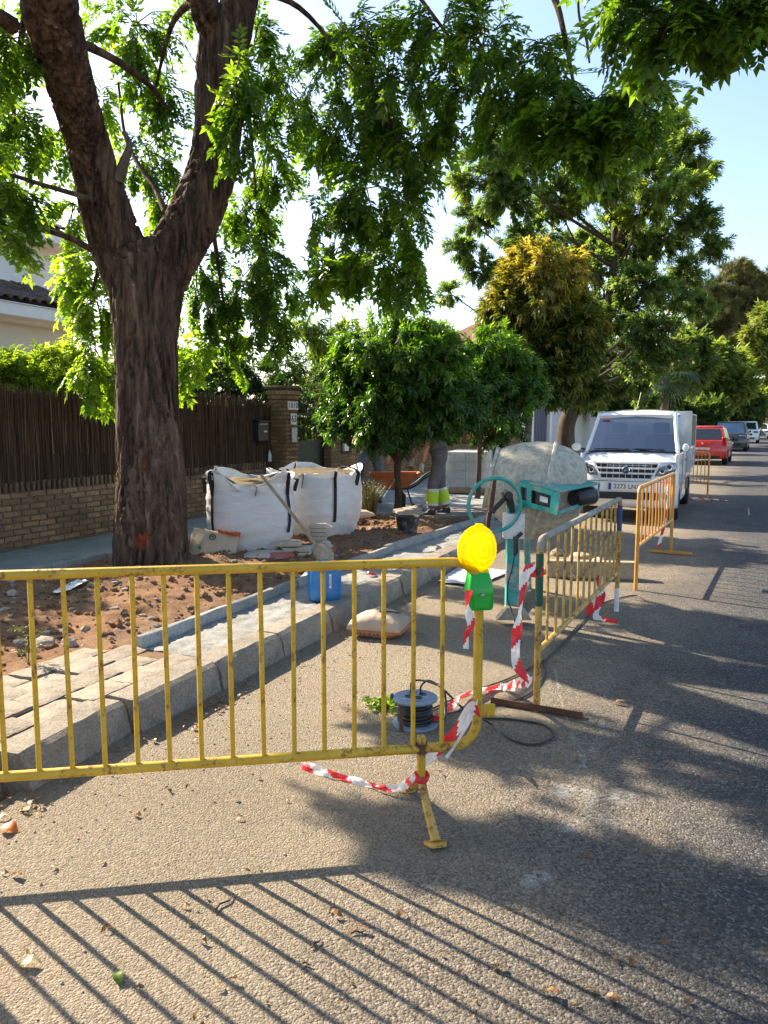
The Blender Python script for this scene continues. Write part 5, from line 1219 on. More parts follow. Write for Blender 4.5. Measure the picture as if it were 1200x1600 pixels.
def worker(label, loc_, rz, J, trouser, torso, sleeve, bands, glove):
    t = thing('person', label, 'person', loc_, rz)
    B = lambda k: V(J[k])
    names = ['pelvis', 'waist', 'chest', 'neck', 'head', 'crown', 'shL', 'elL', 'wrL', 'shR', 'elR', 'wrR', 'hipL', 'knL', 'anL', 'hipR', 'knR', 'anR']
    pts = [B(n) for n in names]; rad = [(.09, .10), (.09, .10), (.10, .13), .055, (.115, .095), (.10, .085), .062, .044, .031, .062, .044, .031, .085, .06, .042, .085, .06, .042]
    ed = [(0, 1), (1, 2), (2, 3), (3, 4), (4, 5), (2, 6), (6, 7), (7, 8), (2, 9), (9, 10), (10, 11), (0, 12), (12, 13), (13, 14), (0, 15), (15, 16), (16, 17)]
    bd = skin('body', pts, ed, rad, FLESH, t); fc = V(J['face']).normalized(); q = MB(); hc = B('head')+V((0, 0, .02)); q.loft([[hc+fc*x+V((0, r*math.cos(a), r*math.sin(a)*1.4)) for a in [i*.785 for i in range(8)]] for x, r in ((.07, .022), (.10, .018), (.125, .008))]); q.build('nose', FLESH, bd)
    for s_ in (-1, 1): q = MB(); rock(q, hc+V((0, s_*.09, 0)), .03, random.Random(1)); q.build('ear', FLESH, bd)
    m = lambda a, b_, s: B(a).lerp(B(b_), s)
    tr = [B('waist')+V((0, 0, .02)), B('pelvis'), B('hipL'), m('hipL', 'knL', .5), B('knL'), m('knL', 'anL', .5), m('knL', 'anL', .9), B('hipR'), m('hipR', 'knR', .5), B('knR'), m('knR', 'anR', .5), m('knR', 'anR', .9)]
    skin('trousers', tr, [(0, 1), (1, 2), (2, 3), (3, 4), (4, 5), (5, 6), (1, 7), (7, 8), (8, 9), (9, 10), (10, 11)], [(.14, .17), (.14, .17), .115, .108, .092, .083, .08, .115, .108, .092, .083, .08], trouser, t)
    sh_ = [B('pelvis')+V((0, 0, .0)), B('waist'), B('chest'), B('chest').lerp(B('neck'), .6), B('shL'), m('shL', 'elL', .5), m('shL', 'elL', sleeve), B('shR'), m('shR', 'elR', .5), m('shR', 'elR', sleeve)]
    skin('shirt', sh_, [(0, 1), (1, 2), (2, 3), (2, 4), (4, 5), (5, 6), (2, 7), (7, 8), (8, 9)], [(.15, .175), (.145, .17), (.145, .185), .08, .082, .07, .062, .082, .07, .062], torso, t)
    for s in 'LR':
        if bands:
            for a, c, mat in bands:
                p0, p1 = m('kn'+s, 'an'+s, a), m('kn'+s, 'an'+s, c); q = MB(); q.tube([p0, p0.lerp(p1, .5), p1], [.098, .096, .094], 16, caps=False); q.build('trouser_band', mat, t)
        an = B('an'+s); f = V(J['toe'+s]); skin('boot', [an+V((0, 0, .06)), an+V((0, 0, -.02)), an+f*.08+V((0, 0, -.04)), an+f*.17+V((0, 0, -.05)), an-f*.05+V((0, 0, -.045))], [(0, 1), (1, 2), (2, 3), (1, 4)], [.055, .052, (.045, .045), (.036, .036), .04], BOOT, t)
        wr = B('wr'+s); d = (wr-B('el'+s)).normalized(); sd = d.orthogonal().normalized(); up_ = d.cross(sd)
        vs_ = [wr, wr+d*.05]; es = [(0, 1)]; rs = [.03, (.022, .038)]
        for k in range(4):
            bk = wr+d*.085+up_*(-.033+.022*k); vs_ += [bk, bk+d*.035+sd*.008, bk+d*.06+sd*.028]; i = len(vs_)-3; es += [(1, i), (i, i+1), (i+1, i+2)]; rs += [.0105, .0095, .0085]
        th = wr+d*.04-up_*.035; vs_ += [th, th+d*.03-up_*.018+sd*.01, th+d*.055-up_*.02+sd*.02]; i = len(vs_)-3; es += [(1, i), (i, i+1), (i+1, i+2)]; rs += [.013, .011, .0095]
        skin('glove' if glove else 'hand', vs_, es, rs, GLOVE if glove else FLESH, t)
    hd = B('head'); q = MB(); cr_ = (B('crown')-hd).normalized()
    q.loft([[hd+cr_*z+V((r*math.cos(a)-.012, r*math.sin(a), 0)) for a in [i*.449 for i in range(14)]] for z, r in ((.03, .098), (.06, .099), (.09, .088), (.115, .06), (.125, .02))]); q.build('hair', HAIR, t)
    return t
J2 = dict(pelvis=(0, 0, .97), waist=(.05, 0, 1.12), chest=(.15, 0, 1.36), neck=(.23, 0, 1.52), head=(.30, 0, 1.62), crown=(.31, 0, 1.72), face=(.9, 0, -.4),
          shL=(.19, .2, 1.42), elL=(.24, .25, 1.12), wrL=(.30, .2, .86), shR=(.19, -.2, 1.42), elR=(.26, -.25, 1.14), wrR=(.38, -.18, .92),
          hipL=(.0, .10, .92), knL=(.13, .12, .50), anL=(.14, .13, .09), hipR=(.0, -.10, .92), knR=(-.03, -.12, .50), anR=(-.14, -.13, .09), toeL=(1, 0, 0), toeR=(1, 0, 0))
worker('person in grey work trousers with lime shin bands, bending beside the wheelbarrow', V((-4.10, 11.30, .13)), YAW+R(186), J2, TROU, simple('grey_shirt', (.12, .11, .11), .9, var=.25), .45, [(.12, .22, REFL), (.22, .66, LIME), (.66, .76, REFL)], True)
J1 = dict(pelvis=(0, 0, .95), waist=(.06, .02, 1.10), chest=(.14, .03, 1.32), neck=(.22, .03, 1.48), head=(.28, .03, 1.58), crown=(.30, .03, 1.69), face=(.9, 0, -.4),
          shL=(.16, .22, 1.38), elL=(.18, .34, 1.12), wrL=(.26, .30, .88), shR=(.16, -.18, 1.38), elR=(.18, -.32, 1.14), wrR=(.26, -.34, .9),
          hipL=(.0, .10, .92), knL=(.08, .18, .52), anL=(.0, .16, .09), hipR=(.0, -.10, .92), knR=(.14, -.24, .56), anR=(.02, -.3, .09), toeL=(1, 0, 0), toeR=(.94, -.3, 0))
worker('person in blue grey trousers and dark shirt, half hidden behind the wheelbarrow', V((-5.98, 12.75, .12)), YAW-R(80), J1, TROUB, SHIRTD, .6, None, False)
# ------------------------------------------------------------------ foliage tools
def t_pinnate(pairs=6, ll=.23, lw=.09, fold=.02, ang=58, droop=.12, seed=None):
    v = []; f = []; rr = random.Random(seed or 0); J_ = 1.0 if seed else 0.0
    v += [(0, -.006, 0), (0, .006, 0), (1, .003, -droop), (1, -.003, -droop)]; f.append((0, 1, 2, 3))
    def leaf(x, a, L):
        k = len(v); ca, sa = math.cos(a), math.sin(a); z = -droop*x*x
        P = [(0, 0), (.42, .5), (1, 0), (.42, -.5)]
        for i, (p, q) in enumerate(P):
            lx, ly = p*L, q*lw; v.append((x+lx*ca-ly*sa, lx*sa+ly*ca, z-(.10*L if i == 2 else 0)+(fold if i in (1, 3) else 0)))
        f.append((k, k+1, k+2)); f.append((k, k+2, k+3))
    for i in range(pairs):
        x = .2+.72*i/(pairs-1); L = ll*(.8+.5*math.sin(math.pi*(i+.6)/(pairs+.2)))
        for sg_, dx in ((1, 0), (-1, .03)):
            if seed and rr.random() < .07: continue
            leaf(x+dx+J_*rr.uniform(-.02, .02), sg_*R(ang-14*i/pairs+J_*rr.uniform(-16, 16)), L*(1+J_*rr.uniform(-.28, .22)))
    leaf(.97, 0, ll*1.05)
    v = np.array(v)
    if seed:
        cv = rr.uniform(-.16, .16); tw_ = rr.uniform(-.5, .5); v[:, 1] += cv*v[:, 0]**2; v[:, 2] += tw_*v[:, 1]*v[:, 0]+np.random.default_rng(seed).normal(0, .012, len(v))
    return v, f
def t_sprig(n=8, ll=.42, lw=.16, seed=0, fold=.03):
    rr = random.Random(seed); v = [(0, -.006, 0), (0, .006, 0), (.8, .003, 0), (.8, -.003, 0)]; f = [(0, 1, 2, 3)]
    for i in range(n):
        x = .12+.7*i/max(1, n-1); a = i*2.4+rr.uniform(-.4, .4); el = R(rr.uniform(25, 60)); L = ll*rr.uniform(.75, 1.15); k = len(v)
        d = np.array([math.cos(el), math.sin(el)*math.cos(a), math.sin(el)*math.sin(a)]); s = np.cross(d, [0, 0, 1.0]); s /= (np.linalg.norm(s)+1e-6); u_ = np.cross(s, d)
        o = np.array([x, 0, 0])
        for p, q, h in ((0, 0, 0), (.38, .5, fold), (1, 0, -.05), (.38, -.5, fold)): v.append(tuple(o+d*p*L+s*q*lw+u_*h+np.array([0, 0, -.10*p*p*L])))
        f += [(k, k+1, k+2), (k, k+2, k+3)]
    return np.array(v), f
def t_tuft(n=16, L=1.0, w=.035, seed=1):
    rr = random.Random(seed); v = []; f = []
    for i in range(n):
        a = rr.uniform(0, 6.28); el = R(rr.uniform(5, 70)); d = np.array([math.cos(el), math.sin(el)*math.cos(a), math.sin(el)*math.sin(a)]); s = np.cross(d, [.3, .5, 1.0]); s /= np.linalg.norm(s); k = len(v)
        o = np.array([rr.uniform(0, .5), 0, 0]); l = L*rr.uniform(.5, .9)
        v += [tuple(o-s*w), tuple(o+s*w), tuple(o+d*l)]; f.append((k, k+1, k+2))
    return np.array(v), f
def foliage(name, parent, O, A, N, S, tmpl, mat, rnd, jit=.12, seed=0):
    "one mesh of many leaf sprays: origins O, axes A, normals N, sizes S, colour value rnd per spray"
    T, F = tmpl; rg = np.random.default_rng(seed); O = np.asarray(O, float); A = np.asarray(A, float); N = np.asarray(N, float); S = np.asarray(S, float)
    A = A/np.linalg.norm(A, axis=1, keepdims=True); N = N-A*np.sum(A*N, 1, keepdims=True); nl = np.linalg.norm(N, axis=1, keepdims=True); N = np.where(nl > 1e-5, N/np.maximum(nl, 1e-5), np.array([[0, 1, 0]])); B = np.cross(N, A)
    V_ = O[:, None, :] + S[:, None, None]*(T[None, :, 0:1]*A[:, None, :]+T[None, :, 1:2]*B[:, None, :]+T[None, :, 2:3]*N[:, None, :])
    off = np.array(parent.matrix_basis.translation) if parent is not None else np.zeros(3)
    V_ = (V_-off).reshape(-1, 3); n = len(O); k = len(T)
    tri = [f for f in F if len(f) == 3]; quad = [f for f in F if len(f) == 4]
    idx = []; tot = []
    base = (np.arange(n)*k)[:, None]
    lv = []; ls = []
    q = np.array(quad, int).reshape(-1) if quad else np.zeros(0, int); t = np.array(tri, int).reshape(-1) if tri else np.zeros(0, int)
    row = np.concatenate([q, t]); loops = (base+row[None, :]).reshape(-1)
    sizes = np.tile(np.array([4]*len(quad)+[3]*len(tri)), n); starts = np.concatenate([[0], np.cumsum(sizes)[:-1]])
    me = bpy.data.meshes.new(name); me.vertices.add(len(V_)); me.vertices.foreach_set('co', V_.reshape(-1).astype(np.float32))
    me.loops.add(len(loops)); me.loops.foreach_set('vertex_index', loops.astype(np.int32))
    me.polygons.add(len(sizes)); me.polygons.foreach_set('loop_start', starts.astype(np.int32))
    try: me.polygons.foreach_set('loop_total', sizes.astype(np.int32))
    except Exception: pass
    nf = len(F); r = np.clip(np.repeat(rnd, nf)+rg.normal(0, jit, n*nf), 0, 1)
    at_ = me.attributes.new('rnd', 'FLOAT', 'FACE'); at_.data.foreach_set('value', r.astype(np.float32))
    me.materials.append(mat); me.update(calc_edges=True)
    o = inst(name, me, parent); o['kind'] = 'stuff'
    return o
def unit(rg, n):
    v = rg.normal(size=(n, 3)); return v/np.linalg.norm(v, axis=1, keepdims=True)
def cluster(rg, c, rad, nt, per, droop=.15, up=0.0, inner=.12, size=(.3, .42), axdroop=.35, spread=.75):
    "twigs from the middle of an ellipsoid outwards with leaf sprays along them -> O, A, N, S, twig polylines"
    c = np.array(c); rad = np.array(rad); d = unit(rg, nt); d[:, 2] += up; u_ = rg.uniform(.55, 1.05, nt)[:, None]
    st = c+rad*d*inner+rg.normal(0, .06, (nt, 3))*rad; en = c+rad*d*u_; en[:, 2] -= droop*rad[2]*rg.uniform(.3, 1.2, nt)
    mid = (st+en)/2; mid[:, 2] += .22*rad[2]*rg.uniform(.2, 1, nt)
    tw = np.stack([st, st*.25+mid*.5+en*.25+(mid-(st+en)/2)*.25, mid*.5+en*.5, en], 1)
    t = rg.uniform(.28, 1.0, (nt, per)); t[:, 0] = 1.0
    P = (1-t)[..., None]**2*st[:, None]+2*((1-t)*t)[..., None]*mid[:, None]+(t**2)[..., None]*en[:, None]
    T = 2*(1-t)[..., None]*(mid-st)[:, None]+2*t[..., None]*(en-mid)[:, None]; T /= np.linalg.norm(T, axis=2, keepdims=True)+1e-9
    A = T+spread*unit(rg, nt*per).reshape(nt, per, 3); A[..., 2] -= axdroop
    N = np.zeros_like(A)+np.array([0, 0, 1.0])+.35*unit(rg, nt*per).reshape(nt, per, 3)
    S = rg.uniform(size[0], size[1], (nt, per))
    return P.reshape(-1, 3), A.reshape(-1, 3), N.reshape(-1, 3), S.reshape(-1), tw
def twigmesh(name, parent, polys, r0, r1, mat):
    "thin three-sided twigs joined into one mesh"
    off = np.array(parent.matrix_basis.translation); V_ = []; F = []
    for p in polys:
        k = len(V_); m = len(p); dirv = p[-1]-p[0]; a = np.cross(dirv, [0, 0, 1.0]); a /= np.linalg.norm(a)+1e-9; b_ = np.cross(a, dirv); b_ /= np.linalg.norm(b_)+1e-9
        for i in range(m):
            r = r0+(r1-r0)*i/(m-1)
            for q in range(3): V_.append(p[i]-off+r*(a*math.cos(q*2.094)+b_*math.sin(q*2.094)))
        for i in range(m-1):
            for q in range(3): F.append((k+i*3+q, k+i*3+(q+1) % 3, k+i*3+3+(q+1) % 3, k+i*3+3+q))
    me = bpy.data.meshes.new(name); me.from_pydata([tuple(v) for v in V_], [], F); me.materials.append(mat); me.shade_smooth()
    o = inst(name, me, parent); o['kind'] = 'stuff'; return o
class Crown:
    def __init__(s, seed): s.rg = np.random.default_rng(seed); s.L = []; s.tw = []
    def add(s, c, rad, nt, per, val=.5, vs=.15, **kw):
        O, A, N, S, tw = cluster(s.rg, c, rad, nt, per, **kw); s.L.append((O, A, N, S, np.clip(s.rg.normal(val, vs, len(O)), 0, 1))); s.tw += list(tw)
    def build(s, parent, tmpl, mat, tmat, r0=.008, r1=.002, name='crown', jit=.1, twigs=True):
        O, A, N, S, r = [np.concatenate([l[i] for l in s.L]) for i in range(5)]
        tl = tmpl if isinstance(tmpl, list) else [tmpl]; pick = s.rg.integers(0, len(tl), len(O))
        for q_, tt in enumerate(tl):
            m_ = pick == q_; foliage(name, parent, O[m_], A[m_], N[m_], S[m_], tt, mat, r[m_], jit, q_)
        if twigs: twigmesh('twigs', parent, s.tw, r0, r1, tmat)
def branch(parent, name, pts, radii, mat, n=10, sm=6, fl=.0):
    P = spline(pts, sm); rs = interp(radii, len(P)); off = V(parent.location)
    b = MB(); b.tube([p-off for p in P], rs, n); return b.build(name, mat, parent)

def m_bark_near():
    n = NT('bark_near'); f = n.noise(7, 8, .68, stretch=(1, 1, .09), dist=.9); f2 = n.noise(26, 6, .65, stretch=(1, 1, .22)); f3 = n.noise(90, 3, .6, stretch=(1, 1, .4))
    h = n.math('ADD', n.math('ADD', n.math('MULTIPLY', f, .62), n.math('MULTIPLY', f2, .28)), n.math('MULTIPLY', f3, .10))
    col = n.ramp(h, [(.38, (.012, .008, .006)), (.45, (.055, .036, .027)), (.55, (.15, .094, .064)), (.66, (.31, .225, .165))])
    col = n.mix(n.ramp(n.noise(1.4, 3), [(.45, 0.0), (.7, .35)]), col, (.09, .052, .036))
    lich = n.ramp(n.noise(16, 4, .75), [(.69, 0.0), (.72, .8)]); col = n.mix(lich, col, (.42, .40, .30))
    P = n.n('ShaderNodeNewGeometry').outputs['Position']
    for c, r in (((-5.31, 5.94, 1.20), .085), ((-5.30, 5.95, .42), .10)):
        s = n.n('ShaderNodeVectorMath', operation='DISTANCE'); n.l(P, s.inputs[0]); s.inputs[1].default_value = c
        d = n.math('ADD', n.math('DIVIDE', s.outputs['Value'], r), n.math('MULTIPLY', n.math('SUBTRACT', f2, .5), 1.6)); k = n.ramp(d, [(.75, .75), (1.0, 0.0)]); col = n.mix(k, col, (.36, .075, .02))
    return n.done(n.princ(col, .92, 0, n.bump(h, 1.0, .075), .15))
BARKN = m_bark_near()
BARK = barkmat('bark_dark', (.03, .022, .017), (.12, .085, .06)); BARKG = barkmat('bark_grey', (.06, .05, .042), (.20, .165, .135), 16); TWIG = simple('twig_bark', (.07, .045, .03), .9)
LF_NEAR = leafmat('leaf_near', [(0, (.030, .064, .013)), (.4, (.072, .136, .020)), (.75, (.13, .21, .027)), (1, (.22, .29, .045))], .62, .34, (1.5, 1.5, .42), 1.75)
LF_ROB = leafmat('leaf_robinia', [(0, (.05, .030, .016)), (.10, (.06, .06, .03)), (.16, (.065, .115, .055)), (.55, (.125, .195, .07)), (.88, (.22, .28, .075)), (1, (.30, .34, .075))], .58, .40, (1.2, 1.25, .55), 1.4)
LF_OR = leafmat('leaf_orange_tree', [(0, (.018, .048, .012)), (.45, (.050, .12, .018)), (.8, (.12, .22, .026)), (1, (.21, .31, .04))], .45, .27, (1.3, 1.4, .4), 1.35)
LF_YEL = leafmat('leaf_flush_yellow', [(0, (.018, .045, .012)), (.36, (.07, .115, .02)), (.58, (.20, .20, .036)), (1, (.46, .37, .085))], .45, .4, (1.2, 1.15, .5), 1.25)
LF_SHR = leafmat('leaf_shrub_light', [(0, (.04, .08, .015)), (.5, (.12, .19, .026)), (1, (.28, .34, .06))], .55, .4, (1.3, 1.35, .45), 1.4)
LF_HED = leafmat('leaf_hedge', [(0, (.022, .05, .014)), (.6, (.055, .105, .026)), (1, (.12, .19, .04))], .45, .4, (1.2, 1.25, .5), 1.2)
LF_PINE = leafmat('needle_pine', [(0, (.06, .065, .03)), (.5, (.12, .135, .045)), (1, (.21, .21, .065))], .3, .5, (1, 1, .7))
LF_FAR = leafmat('leaf_far', [(0, (.05, .085, .025)), (.5, (.12, .18, .042)), (1, (.24, .28, .07))], .5, .45, (1.2, 1.2, .55), 1.25)
PIN = [t_pinnate(p_, l_, w_, .02, a_, d_, sd) for p_, l_, w_, a_, d_, sd in ((6, .26, .125, 58, .12, 3), (5, .30, .14, 52, .2, 5), (7, .23, .105, 62, .1, 8), (6, .24, .13, 50, .28, 11), (4, .32, .15, 55, .15, 14))]; PINS = t_pinnate(7, .21, .10, .012, 66, .05); SPR = t_sprig(9, .46, .19, 3); SPRS = t_sprig(11, .36, .15, 4); SPRB = t_sprig(10, .5, .26, 6); TUFT = t_tuft(18)

# ------------------------------------------------------------------ big tree by the kerb
T0 = V((-5.44, 6.28, .10))
bt = thing('street_tree', 'large street tree with thick forked dark trunk beside the bulk bags', 'tree', T0)
def pw(px, d): return px*d/1200.
def section(b, stations, n=28, seed=0, cap=True):
    "stations: (centre, radius); fluted by noise, one closed tube"
    P = [V(s[0]) for s in stations]; rs = [s[1] for s in stations]; Q = spline(P, 6); rr_ = interp(rs, len(Q)); k = len(Q); rings = []; uu = V((1, 0, 0))
    for i in range(k):
        t = (Q[min(i+1, k-1)]-Q[max(i-1, 0)]).normalized(); uu = (uu-t*uu.dot(t)).normalized(); w = t.cross(uu)
        rings.append([Q[i]+(uu*math.cos(a)+w*math.sin(a))*(rr_[i]*(1+.07*fbm(a*1.3+seed, i*.06, 1.2, 3)+.025*math.sin(a*7+seed+i*.05)))-T0 for a in [2*math.pi*j/n for j in range(n)]])
    b.loft(rings, caps=cap)
b = MB()
D0 = 7.98
section(b, [(T0+V((0, 0, -.12)), .43), (at(236, 862, D0), .37), (at(236, 760, D0), .338), (at(230, 640, D0), .31), (at(228, 540, D0), .315), (at(228, 470, D0), .355), (at(226, 420, D0), .40), (at(218, 390, D0), .32)], 32, 1)
section(b, [(at(222, 480, D0), .24), (at(196, 415, D0), .27), (at(170, 345, D0-.15), .25), (at(150, 270, 7.6), .215), (at(130, 200, 7.3), .20), (at(101, 100, 6.7), .205), (at(76, 0, 6.2), .22), (at(50, -120, 5.8), .23), (at(10, -330, 5.6), .19)], 28, 4)
section(b, [(at(235, 480, D0), .24), (at(262, 415, D0), .26), (at(300, 345, D0+.05), .265), (at(330, 270, 8.1), .245), (at(341, 200, 8.1), .235), (at(343, 130, 8.05), .25), (at(348, 70, 8.0), .235)], 28, 9)
section(b, [(at(345, 110, 8.0), .17), (at(336, 50, 7.9), .165), (at(316, 0, 7.7), .15), (at(280, -120, 7.3), .13), (at(240, -300, 7), .1)], 20, 12)
section(b, [(at(350, 110, 8.05), .19), (at(364, 50, 8.1), .19), (at(374, 0, 8.15), .185), (at(400, -120, 8.4), .16), (at(470, -330, 8.6), .12)], 20, 15)
tr = b.build('trunk', BARKN, bt)
m_ = tr.modifiers.new('remesh', 'REMESH'); m_.mode = 'VOXEL'; m_.voxel_size = .0205
m_ = tr.modifiers.new('smooth', 'SMOOTH'); m_.factor = .5; m_.iterations = 8
bpy.context.view_layer.update()
me = bpy.data.meshes.new_from_object(tr.evaluated_get(bpy.context.evaluated_depsgraph_get())); tr.modifiers.clear(); tr.data = me
co = np.zeros(len(me.vertices)*3, np.float32); me.vertices.foreach_get('co', co); co = co.reshape(-1, 3); no = np.zeros(len(me.vertices)*3, np.float32); me.vertices.foreach_get('normal', no); no = no.reshape(-1, 3)
dsp = np.empty(len(co), np.float32)
for i, p in enumerate(co.tolist()):
    w_ = noise.noise((p[0]*2.1, p[1]*2.1, p[2]*1.1))*.9
    a_ = noise.noise((p[0]*13+w_, p[1]*13, p[2]*1.0)); b_ = noise.noise((p[0]*27, p[1]*27+w_, p[2]*2.4+7))
    dsp[i] = -.055*max(0, 1-7*abs(a_))-.024*max(0, 1-5*abs(b_))+.012
co += no*dsp[:, None]; me.vertices.foreach_set('co', co.reshape(-1)); me.shade_smooth(); me.update()
branch(bt, 'branch', [at(150, 395, 7.9), at(110, 372, 7.7), at(50, 357, 7.4), at(-30, 356, 7.1)], [.035, .03, .022, .016], BARKN)
branch(bt, 'branch', [at(100, 58, 6.6), at(145, 76, 6.9), at(190, 100, 7.4), at(235, 135, 8.0), at(262, 170, 8.4)], [.045, .04, .034, .03, .02], BARKN)
branch(bt, 'branch_stub', [at(185, 280, 7.6), at(195, 250, 7.5), at(202, 225, 7.45), at(192, 205, 7.4)], [.06, .045, .032, .02], BARKG)
branch(bt, 'branch', [at(258, 330, 8.2), at(240, 290, 8.4), at(215, 255, 8.6), at(195, 210, 8.9), at(185, 130, 9.2)], [.035, .03, .026, .02, .014], BARKN)
branch(bt, 'branch', [at(20, 40, 6.3), at(-10, 22, 6.1), at(-60, 10, 5.9)], [.07, .06, .05], BARKN)
cr = Crown(42)
# hanging masses of the crown: photo position, depth, radii in photo pixels, twigs, sprays per twig, leaf tone, painted lighter on backlit masses
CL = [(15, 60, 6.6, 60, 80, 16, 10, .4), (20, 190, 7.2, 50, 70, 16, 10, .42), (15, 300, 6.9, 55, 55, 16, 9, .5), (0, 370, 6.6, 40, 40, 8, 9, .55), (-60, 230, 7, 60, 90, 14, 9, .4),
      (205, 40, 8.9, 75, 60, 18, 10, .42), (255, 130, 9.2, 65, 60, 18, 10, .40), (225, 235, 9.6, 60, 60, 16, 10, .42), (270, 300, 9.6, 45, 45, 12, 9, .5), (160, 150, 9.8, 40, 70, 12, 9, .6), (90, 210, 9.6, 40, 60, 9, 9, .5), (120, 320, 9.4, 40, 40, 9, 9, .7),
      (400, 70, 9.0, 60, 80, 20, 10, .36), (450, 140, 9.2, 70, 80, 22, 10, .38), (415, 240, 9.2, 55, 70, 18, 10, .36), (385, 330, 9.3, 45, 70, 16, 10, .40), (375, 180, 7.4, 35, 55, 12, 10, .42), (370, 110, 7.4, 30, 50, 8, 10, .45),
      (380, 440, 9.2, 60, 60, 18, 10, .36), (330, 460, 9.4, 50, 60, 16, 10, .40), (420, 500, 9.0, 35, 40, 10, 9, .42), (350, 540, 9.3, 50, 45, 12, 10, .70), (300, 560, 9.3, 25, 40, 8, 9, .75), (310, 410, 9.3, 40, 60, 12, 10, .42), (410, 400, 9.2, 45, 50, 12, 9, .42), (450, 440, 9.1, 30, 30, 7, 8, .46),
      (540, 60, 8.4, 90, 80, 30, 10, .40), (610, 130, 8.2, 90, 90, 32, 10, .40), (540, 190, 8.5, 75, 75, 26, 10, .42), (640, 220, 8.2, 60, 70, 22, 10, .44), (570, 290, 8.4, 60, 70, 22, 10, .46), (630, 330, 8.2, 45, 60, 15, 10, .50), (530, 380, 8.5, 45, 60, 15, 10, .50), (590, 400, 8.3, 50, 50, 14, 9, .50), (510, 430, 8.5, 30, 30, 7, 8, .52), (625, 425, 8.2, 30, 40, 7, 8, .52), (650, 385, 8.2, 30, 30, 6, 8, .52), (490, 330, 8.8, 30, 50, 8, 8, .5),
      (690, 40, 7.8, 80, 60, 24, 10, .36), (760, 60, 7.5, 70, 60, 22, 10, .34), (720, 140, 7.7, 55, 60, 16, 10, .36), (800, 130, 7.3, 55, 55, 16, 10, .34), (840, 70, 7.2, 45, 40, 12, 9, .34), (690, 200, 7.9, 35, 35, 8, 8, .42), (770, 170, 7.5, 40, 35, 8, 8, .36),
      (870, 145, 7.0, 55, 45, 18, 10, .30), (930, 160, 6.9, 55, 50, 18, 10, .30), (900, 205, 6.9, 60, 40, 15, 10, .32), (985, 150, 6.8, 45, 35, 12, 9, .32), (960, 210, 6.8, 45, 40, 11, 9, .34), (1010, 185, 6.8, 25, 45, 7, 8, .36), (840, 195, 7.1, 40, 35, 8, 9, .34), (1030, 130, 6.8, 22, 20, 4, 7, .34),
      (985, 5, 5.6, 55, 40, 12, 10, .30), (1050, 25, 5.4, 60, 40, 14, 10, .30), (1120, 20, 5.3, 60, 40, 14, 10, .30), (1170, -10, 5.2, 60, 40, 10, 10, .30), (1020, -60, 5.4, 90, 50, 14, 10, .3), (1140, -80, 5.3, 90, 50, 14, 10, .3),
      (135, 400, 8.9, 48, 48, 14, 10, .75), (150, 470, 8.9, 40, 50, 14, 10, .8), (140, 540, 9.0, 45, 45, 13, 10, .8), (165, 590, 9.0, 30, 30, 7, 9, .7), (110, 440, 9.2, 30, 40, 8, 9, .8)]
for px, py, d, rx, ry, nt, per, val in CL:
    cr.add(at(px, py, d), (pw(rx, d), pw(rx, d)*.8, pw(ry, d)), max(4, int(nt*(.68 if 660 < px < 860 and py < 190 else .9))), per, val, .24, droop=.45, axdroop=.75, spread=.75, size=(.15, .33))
TOPS = []
rg = np.random.default_rng(5)
for (x, y_, z, r, rz, nt) in [(-8.0, 5.0, 7.6, 1.9, 1.1, 34), (-6.5, 3.0, 8.0, 1.7, 1.0, 30), (-5.5, 8.5, 8.6, 2.0, 1.1, 34), (-3.5, 5.5, 8.0, 1.8, 1.0, 30), (-7.8, 8.5, 8.3, 1.9, 1.0, 30), (-2.5, 8.5, 7.6, 1.6, .9, 26), (-1.5, 4.8, 7.0, 1.5, .8, 22), (-4.6, 6.4, 9.6, 2.0, 1.0, 30), (-7.2, 6.2, 9.2, 1.9, 1.0, 28)]:
    cr.add((x, y_, z), (r, r, rz), nt, 10, .4, .16, droop=.4, axdroop=.6, size=(.26, .40)); TOPS.append((x, y_, z))
for (x, y_, z, rx, ry, rz, nt) in [(-6.25, 4.27, 3.98, .85, .12, .22, 44), (-5.5, 4.30, 3.75, .5, .10, .2, 22), (-6.9, 4.30, 4.3, .5, .12, .22, 22)]: cr.add((x, y_, z), (rx, ry, rz), nt, 10, .4, .2, droop=.25, axdroop=.5, size=(.15, .24))  # unseen thin leaf masses added to cast a shade band on the road
branch(bt, 'branch', [V((-5.75, 5.95, 3.75)), V((-6.1, 5.2, 3.85)), V((-6.3, 4.3, 4.0))], [.03, .02, .012], BARKN, 6)  # limb added to carry the shading leaf masses
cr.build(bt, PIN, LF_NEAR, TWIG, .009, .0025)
for c, a in (((560, 120, 8.4), (374, -20, 8.15)), ((600, 260, 8.3), (560, 60, 8.4)), ((720, 80, 7.7), (470, -150, 8.4)), ((900, 150, 6.95), (840, -40, 7.2)), ((640, 330, 8.2), (600, 180, 8.3)), ((400, 300, 9.2), (372, 60, 8.4)), ((350, 480, 9.3), (320, 330, 8.4)), ((140, 470, 8.95), (190, 400, 8.2)), ((240, 150, 9.2), (300, 0, 8.2)), ((20, 200, 7.1), (60, -40, 6.2)), ((1060, 20, 5.4), (940, -200, 6))):
    p0, p1 = at(*a), at(*c); mid = (p0+p1)*.5+V((0, 0, .25)); branch(bt, 'branch', [p0, mid, p1], [.045, .03, .012], BARKN, 8)
branch(bt, 'branch', [at(903, -30, 7.0), at(905, 25, 6.97), at(916, 60, 6.95), at(921, 98, 6.93)], [.012, .012, .014, .01], BARK, 6)
